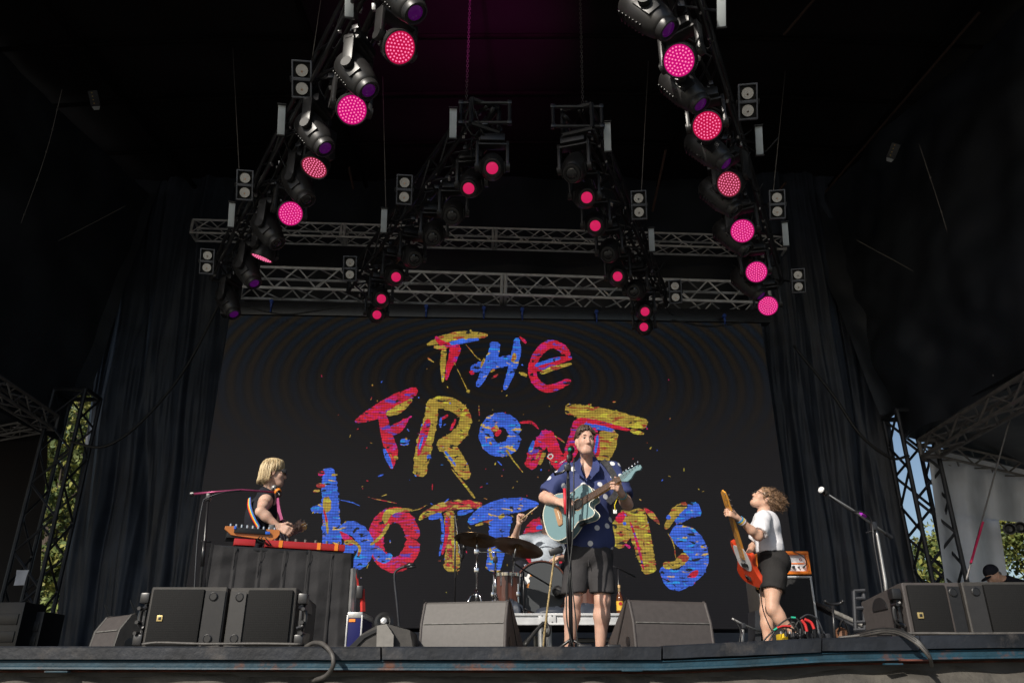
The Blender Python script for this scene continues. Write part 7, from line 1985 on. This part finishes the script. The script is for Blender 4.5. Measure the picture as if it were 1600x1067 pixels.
for h_, k_, a_ in (('ha', 'ka', 'aa'), ('hb', 'kb', 'ab')):
    cyl_limb(F, B[h_], B[k_], B[a_], .092, .077, .050, .050, .032, .03)
    kk = V3(B[k_]) * .72 + V3(B[a_]) * .28; F.ell(kk + [.012, 0, 0], (.043, .043, .09), None, .03)
hand(F, B['wa'], P(1141, 801, 6.78) - B['wa'], (-.6, .7, -.1), (-.2, 0, 1), (.65, .95, .8), .93, .2)
hand(F, B['wb'], (-.7, -.3, -.5), (.1, -.9, -.2), (0, 0, 1), (.5, .6, .6), .93)
bas = figure('person', 'short haired bassist in white tee and black shorts leaning back mid song', F, M_SKIN2, base, .0055)
F = Field(); F.ell(gW(0, .080, -.072), (.019, .018, .017), HW, .004); link_mesh('mouth', F.mesh('mouth', .002), M_MOUTH, bas, 180)
F = Field(); F.ell(gW(.0, .091, -.063), (.014, .007, .004), HW, .003); link_mesh('teeth', F.mesh('teeth', .0015), M_WHITE, bas, 180)
sg = MB(); RW = Matrix(HW.tolist()).to_4x4(); RW.translation = Vector(gW(0, 0, 0)); sg.M = RW
for x in (-1, 1):
    sg.M = RW @ Matrix.Translation((x * .033, .104, .004)) @ Matrix.Rotation(rad(90), 4, 'X'); sg.lathe([(.022, -.003), (.025, 0), (.022, .003)], 18, False)
    sg.M = RW; sg.tube([(x * .055, .098, .008), (x * .074, .05, .008), (x * .078, .0, .004)], .003, 5)
sg.build('glasses', M_BLACK, bas)
F = Field(); F.ell(gW(0, -.024, .036), (.086, .106, .095), HW, .01); F.ell(V3(gW(0, -.06, .02)) + np.array([.035, 0, -.015]), (.075, .085, .075), None, .04); F.ell(gW(0, .115, -.03), (.085, .08, .098), HW, .012, -1); F.ell(gW(0, .03, -.1), (.13, .09, .08), HW, .02, -1)
hm = F.mesh('hair', .005, lambda p: .005 * noise.noise(p * 40)); hair = link_mesh('hair', hm, M_HAIRL, bas, 180)
mb = MB(); r = random.Random(12); Ri = np.linalg.inv(HW)
wd_ = lambda v: Ri @ np.array(v)           # world direction in head frame
for _ in range(950):
    a = r.uniform(-2.6, 2.6); x, y = math.sin(a), -math.cos(a); zt_ = r.uniform(-.04, .11)
    k = math.sqrt(max(0.05, 1 - ((zt_ - .036) / .10) ** 2))
    p0 = np.array([x * .080 * k, y * .098 * k - .022, zt_])
    if p0[1] > .045 and p0[2] < .075: continue
    L_ = r.uniform(.035, .095) * (1.15 if y < .2 else .7)
    dv = wd_((.80 + r.uniform(-.4, .3), r.uniform(-.35, .35), -.38 + r.uniform(-.35, .3))); out = np.array([x, y, .3]); out /= np.linalg.norm(out)
    p1 = p0 + out * .012 + dv * L_ * .3; p2 = p0 + dv * L_ * .7 + out * .014 + np.array([r.uniform(-.03, .03), r.uniform(-.03, .03), r.uniform(-.03, .03)]); p3 = p0 + dv * L_ + np.array([r.uniform(-.02, .02), r.uniform(-.02, .02), r.uniform(-.02, .02)])
    strands(mb, gW, [[p0, p1, p2, p3]], .0024, 4)
mb.build('hair_strands', M_HAIRL, hair, 180)['kind'] = 'stuff'
M_TEE = mat('white_tee', (.76, .76, .80), .85, var=.05, bump=.2, bscale=40, spec=.2)
F = Field(); F.ell(V3(B['chest']) + [.002, 0, .015], (.150, .108, .150), TW, .05); F.ell(V3(B['waist']) + [0, 0, .02], (.138, .104, .12), TW, .06); F.cone(V3(B['chest']), V3(B['waist']), .104, .108, .04)
F.ell(V3(B['chest']) + [-.085, -.06, .0], (.058, .058, .055), TW, .05); F.ell(V3(B['chest']) + [-.085, .06, .0], (.058, .058, .055), TW, .05)
F.cone(B['sa'], B['sb'], .064, None, .05)
for a, b in (('sa', 'ea'), ('sb', 'eb')):
    A, C = V3(B[a]), V3(B[b]); F.chain([A, A + (C - A) * .45, A + (C - A) * .72], [.062, .068, .074], .03); d = (C - A) / np.linalg.norm(C - A); F.ell(A + (C - A) * .80 + d * .035, (.085, .085, .045), fr3(np.cross(d, [0, 0, 1.01]), d), .008, -1)
F.cone(V3(B['neck']) + [-.0, 0, .015], V3(B['neck']) + [-.02, 0, .11], .056, .075, .008, -1); zc_ = P(1200, 864, 7.2).z
F.ell((B['waist'].x, 7.2, zc_ - .10), (.4, .4, .10), fr3((-1, -.2, .10)), .008, -1)
wear('t_shirt', F, M_TEE, bas, .0055, folds(8, .012, 31))
M_BSHORT = mat('black_denim', (.020, .019, .019), .8, var=.2, bump=.25, bscale=70, spec=.25)
F = Field(); F.ell(V3(B['pel']) + [.008, 0, .02], (.162, .124, .11), TW, .05); F.cone(V3(B['waist']) + [0, 0, -.02], B['pel'], .104, .118, .04)
F.ell(V3(B['pel']) + [.045, -.06, -.015], (.078, .08, .085), None, .05); F.ell(V3(B['pel']) + [.045, .06, -.015], (.078, .08, .085), None, .05)
for h_, k_, f_ in (('ha', 'ka', .46), ('hb', 'kb', .48)):
    A, C = V3(B[h_]), V3(B[k_]); F.chain([A, A + (C - A) * .25, A + (C - A) * f_], [.108, .108, .106], .02); d = (C - A) / np.linalg.norm(C - A); F.ell(A + (C - A) * f_ + d * .09, (.15, .15, .075), fr3(np.cross(d, [0, 1.01, 0]), d), .006, -1)
bsh = wear('shorts', F, M_BSHORT, bas, .0055, folds(8, .007, 17))
for v0 in (0,):
    mb = MB(frame(V3(B['waist']) + np.array([.004, 0, -.045]), (.12, 0, 1))); mb.M = mb.M @ Matrix.Diagonal((1.22, 1.0, 1, 1)); 
    mb.lathe([(.104, -.02), (.112, -.02), (.110, .02), (.102, .02)], 32, False); mb.build('waistband', M_BSHORT, bsh)
shoes(bas, (B['aa'], B['ab']), ((-.6, -.2, -.75), (-1, -.3, 0)), mat('black_yellow_shoe', (.02, .02, .02), .5))
dw = B['ea'] - B['wa']
for f_, m_, w_ in ((.13, mat('light_blue_band', (.08, .32, .62), .5), .016), (.20, M_YEL, .012), (.25, mat('white_band', (.7, .7, .7), .5), .010), (.22, mat('purple_band', (.3, .02, .3), .5), .005)):
    band(bas, 'wristband', B['wa'] + dw * f_, dw, .0285 + .02 * f_, w_, m_)
# the orange red bass
M_OBASS = mat('orange_red_lacquer', (.60, .055, .016), .22, var=.06, coat=.7); M_OMAPLE = mat('amber_maple', (.70, .32, .05), .3, var=.15, scale=6, coat=.5)
tl, hdp = P(1174, 914, 7.22), P(1131, 768, 6.70)
nx_ = (hdp - tl).normalized(); Lb = (hdp - tl).length
gn_ = Vector((-.93, -.38, -.15)); gn_ = (gn_ - nx_ * gn_.dot(nx_)).normalized()
MBs = axes(tl, nx_, gn_.cross(nx_), gn_)
fr_s = Lb / 1.06
BB = [(x * .98 * fr_s, y * 1.0) for x, y in [(0, .02), (.02, .11), (.10, .155), (.19, .125), (.27, .105), (.36, .13), (.45, .135), (.47, .11), (.41, .075), (.37, .045), (.37, -.035), (.395, -.075), (.40, -.115), (.35, -.125), (.27, -.11), (.18, -.13), (.09, -.165), (.015, -.10)]]
HPB = [(x, y) for x, y in [(0, .022), (.03, .040), (.10, .046), (.19, .044), (.215, .02), (.20, -.012), (.15, -.025), (.07, -.024), (.03, -.034), (0, -.022)]]
bsg, _ = guitar('bass_guitar', 'orange red bass guitar with amber maple neck held upright by the bassist', MBs, smoothpoly(BB, 72), .042, Lb - .205, .38 * fr_s, HPB, M_OBASS, M_OMAPLE, M_OMAPLE, M_OMAPLE, 20, 4, -1 if (MBs.to_3x3() @ Vector((0, 1, 0))).x < 0 else 1, 4, .09, False, (Lb - .205 - .09), neckw=.056)
mb = MB(MBs); mb.prism(smoothpoly([(.16, .02), (.2, .09), (.36, .10), (.38, .03), (.37, -.05), (.25, -.09), (.17, -.06)], 42), .0005, .003); mb.build('pickguard', mat('pearl_pickguard', (.62, .62, .64), .3), bsg)
for x in (.20, .215): mb = MB(MBs); mb.box((x, .02 if x < .21 else -.02, .006), (.03, .05, .014), .004); mb.build('pickup', M_BLACK, bsg)
mb = MB(MBs); mb.box((.08, 0, .006), (.04, .075, .012), .003); mb.build('bridge', M_CHROME, bsg)
mb = MB(MBs); mb.cyl((0, -.05, -.02), (-.03, -.055, -.02), .008, n=8); mb.build('strap_button', M_OMAPLE, bsg)
rope('thin lead trailing from the bass down to the pedal board', [(1187, 905, 7.15), (1192, 950, 6.8), (1206, 985, 6.0), (1222, 1004, 5.0)], .0045, M_RUBBER, name='cable')

# ------------------------------------------------------------------ drummer seated behind the kit
DD = 9.45
B = dict(head=P(856, 812, DD), neck=P(853, 834, DD), sa=P(827, 843, DD), sb=P(880, 843, DD), ea=P(802, 849, DD - .15), wa=P(811, 818, DD - .42), eb=P(893, 872, DD - .1), wb=P(872, 872, DD - .4), chest=P(852, 862, DD), waist=P(852, 894, DD + .02))
B['pel'] = Vector((B['waist'].x, DD + .03, RTOP + .56))
for n_, s_ in (('a', -1), ('b', 1)):
    B['h' + n_] = B['pel'] + Vector((s_ * .10, 0, -.03)); B['k' + n_] = B['pel'] + Vector((s_ * .30, -.42, -.02)); B['a' + n_] = Vector((B['pel'].x + s_ * .30, DD - .42, RTOP + .09))
base = Vector((B['pel'].x, DD, RTOP)); TD = fr3((0, -1, 0))
F = Field(); F.ell(B['chest'], (.17, .115, .17), TD, .05); F.cone(B['chest'], B['pel'], .11, None, .06); F.ell(B['waist'], (.15, .11, .14), TD, .06); F.ell(B['pel'], (.17, .13, .11), TD, .05)
F.chain([V3(B['neck']) + [0, 0, -.04], V3(B['head']) + [0, .02, -.06]], [.066, .056], .03); F.cone(B['sa'], B['sb'], .058, None, .06)
HD = fr3((.15, -1, -.1)); gD = head(F, B['head'], HD, 1.0)
for a, b, c in (('sa', 'ea', 'wa'), ('sb', 'eb', 'wb')): cyl_limb(F, B[a], B[b], B[c], .056, .048, .042, .043, .029)
for n_ in 'ab': cyl_limb(F, B['h' + n_], B['k' + n_], B['a' + n_], .09, .08, .058, .055, .036, .03)
hand(F, B['wa'], (.15, -.1, 1), (.35, -.9, .1), (.9, .3, .2), (1.0, 1.3, 1.0), 1.0)
hand(F, B['wb'], (-.4, -.9, -.1), (0, -.1, -1), (-1, 0, 0), (.9, 1.2, .9), 1.0)
dru = figure('person', 'drummer in a pale grey tee raising a stick behind the kit', F, M_SKIN3, base, .007)
face_bits(dru, gD, HD)
F = Field(); F.ell(gD(0, -.02, .04), (.088, .106, .1), HD, .01); F.ell(gD(0, .11, -.04), (.075, .07, .09), HD, .012, -1); F.ell(gD(0, .03, -.1), (.13, .1, .08), HD, .02, -1)
link_mesh('hair', F.mesh('hair', .006, lambda p: .006 * noise.noise(p * 50)), M_HAIRK, dru, 180)
M_GTEE = mat('pale_grey_tee', (.42, .47, .53), .85, var=.15, scale=40, bump=.2, bscale=40)
F = Field(); F.ell(B['chest'], (.188, .135, .18), TD, .05); F.cone(B['chest'], B['pel'], .14, .15, .05); F.ell(B['waist'], (.17, .13, .15), TD, .06); F.cone(B['sa'], B['sb'], .072, None, .05); F.cone(V3(B['sa']) + [.06, 0, .01], V3(B['neck']), .06, .06, .03); F.cone(V3(B['sb']) + [-.06, 0, .01], V3(B['neck']), .06, .06, .03)
for a, b in (('sa', 'ea'), ('sb', 'eb')):
    A, C = V3(B[a]), V3(B[b]); F.chain([A, A + (C - A) * .6], [.07, .076], .03)
F.cone(V3(B['neck']) + [0, -.03, .03], V3(B['neck']) + [0, -.03, .13], .064, .085, .008, -1)
wear('t_shirt', F, M_GTEE, dru, .007, folds(8, .009, 44))
F = Field(); F.ell(B['pel'], (.18, .14, .11), TD, .05)
for n_ in 'ab': F.chain([B['h' + n_], B['k' + n_], V3(B['a' + n_]) + [0, 0, .02]], [.105, .082, .064], .03)
wear('trousers', F, M_BLKTEE, dru, .008, folds(7, .006, 2)); shoes(dru, (B['aa'], B['ab']), ((-.1, -1, 0), (.1, -1, 0)))
wire('drumstick', 'pale drumstick raised in the drummer\'s fist', 'drumstick', P(811.5, 814, DD - .45), P(841, 790, DD - .62), .0075, mat('hickory', (.62, .45, .25), .5))
wire('drumstick', 'second drumstick pointing down at the drum behind the singer', 'drumstick', P(873, 872, DD - .46), P(858, 884, DD - .75), .0075, bpy.data.materials['hickory'])
th = thing('drum_stool', 'round black drum stool under the drummer', 'stool', (B['pel'].x, DD + .03, RTOP))
mb = MB(Matrix.Translation(th.location)); mb.lathe([(.15, .37), (.18, .39), (.18, .44), (.16, .46), (0, .46)], 24); mb.build('seat', M_BLACK, th)
mb = MB(Matrix.Translation(th.location)); mb.cyl((0, 0, .1), (0, 0, .38), .018, n=8)
for k in range(3): mb.cyl((0, 0, .2), (.22 * math.cos(2.1 * k), .22 * math.sin(2.1 * k), .01), .012, n=6)
mb.build('tripod', M_CHROME, th)

# ------------------------------------------------------------------ stagehand in a cap bending down at the far right
CD = 10.4
B = dict(head=P(1551, 899, CD), neck=P(1570, 909, CD), sa=P(1574, 920, CD - .18), sb=P(1580, 916, CD + .18), chest=P(1592, 926, CD), waist=P(1625, 930, CD), pel=P(1655, 936, CD + .03), ea=P(1568, 960, CD - .25), wa=P(1550, 985, CD - .2), eb=P(1572, 958, CD + .25), wb=P(1553, 985, CD + .2))
for n_, s_ in (('a', -1), ('b', 1)):
    B['h' + n_] = B['pel'] + Vector((0, s_ * .1, -.04)); B['k' + n_] = Vector((B['pel'].x - .12, CD + s_ * .13, .48)); B['a' + n_] = Vector((B['pel'].x + .02, CD + s_ * .14, .09))
base = Vector((B['pel'].x, CD, 0)); TC_ = fr3((-.3, 0, -1), (-1, 0, 0.2))
F = Field(); F.chain([B['chest'], B['waist'], B['pel']], [.15, .135, .15], .05); F.cone(B['sa'], B['sb'], .07, None, .06); F.cone(B['chest'], V3(B['neck']) + [.03, 0, 0], .13, .08, .05)
F.chain([V3(B['neck']) + [.02, 0, -.02], V3(B['head']) + [.03, 0, -.0]], [.064, .058], .03); HC = fr3((-.8, -.30, -.52), (-.3, 0, 1)); gC = head(F, B['head'], HC, 1.02)
for a, b, c in (('sa', 'ea', 'wa'), ('sb', 'eb', 'wb')): cyl_limb(F, B[a], B[b], B[c], .058, .05, .043, .043, .029); 
for n_ in 'ab':
    cyl_limb(F, B['h' + n_], B['k' + n_], B['a' + n_], .095, .08, .058, .055, .036, .03); hand(F, B['w' + n_], (-.2, 0, -1), (-1, 0, 0), (0, -1 if n_ == 'b' else 1, 0), (.3, .4, .3))
cap = figure('person', 'stagehand in a black cap bending down behind the right speakers', F, M_SKIN2, base, .007)
F = Field(); F.ell(gC(0, -.02, .045), (.086, .106, .092), HC, .01); F.ell(gC(0, .0, -.045), (.2, .2, .07), HC, .01, -1)
c_ = link_mesh('cap', F.mesh('cap', .005), M_BLKTEE, cap, 180)
F = Field(); F.ell(gC(0, .12, .028), (.066, .075, .010), HC, .01); link_mesh('cap_brim', F.mesh('cap_brim', .004), M_BLKTEE, c_, 180)
F = Field(); F.ell(gC(0, -.06, -.02), (.074, .05, .05), HC, .01); link_mesh('hair', F.mesh('hair', .006), mat('grey_hair', (.10, .085, .08), .6), cap, 180)
F = Field(); F.chain([B['chest'], B['waist'], B['pel']], [.172, .155, .165], .05); F.cone(B['sa'], B['sb'], .088, None, .06); F.cone(B['chest'], V3(B['neck']) + [.045, 0, 0], .15, .085, .05)
for a, b in (('sa', 'ea'), ('sb', 'eb')): A, C = V3(B[a]), V3(B[b]); F.chain([A, A + (C - A) * .7], [.08, .082], .03)
wear('t_shirt', F, M_BLKTEE, cap, .008, folds(7, .008, 3))
F = Field(); F.ell(B['pel'], (.16, .16, .13), None, .05)
for n_ in 'ab': F.chain([B['h' + n_], B['k' + n_], V3(B['a' + n_]) + [0, 0, .02]], [.11, .085, .068], .03)
wear('trousers', F, M_BLKTEE, cap, .008, folds(7, .006, 2)); shoes(cap, (B['aa'], B['ab']), ((-1, 0, 0), (-1, 0.1, 0)))
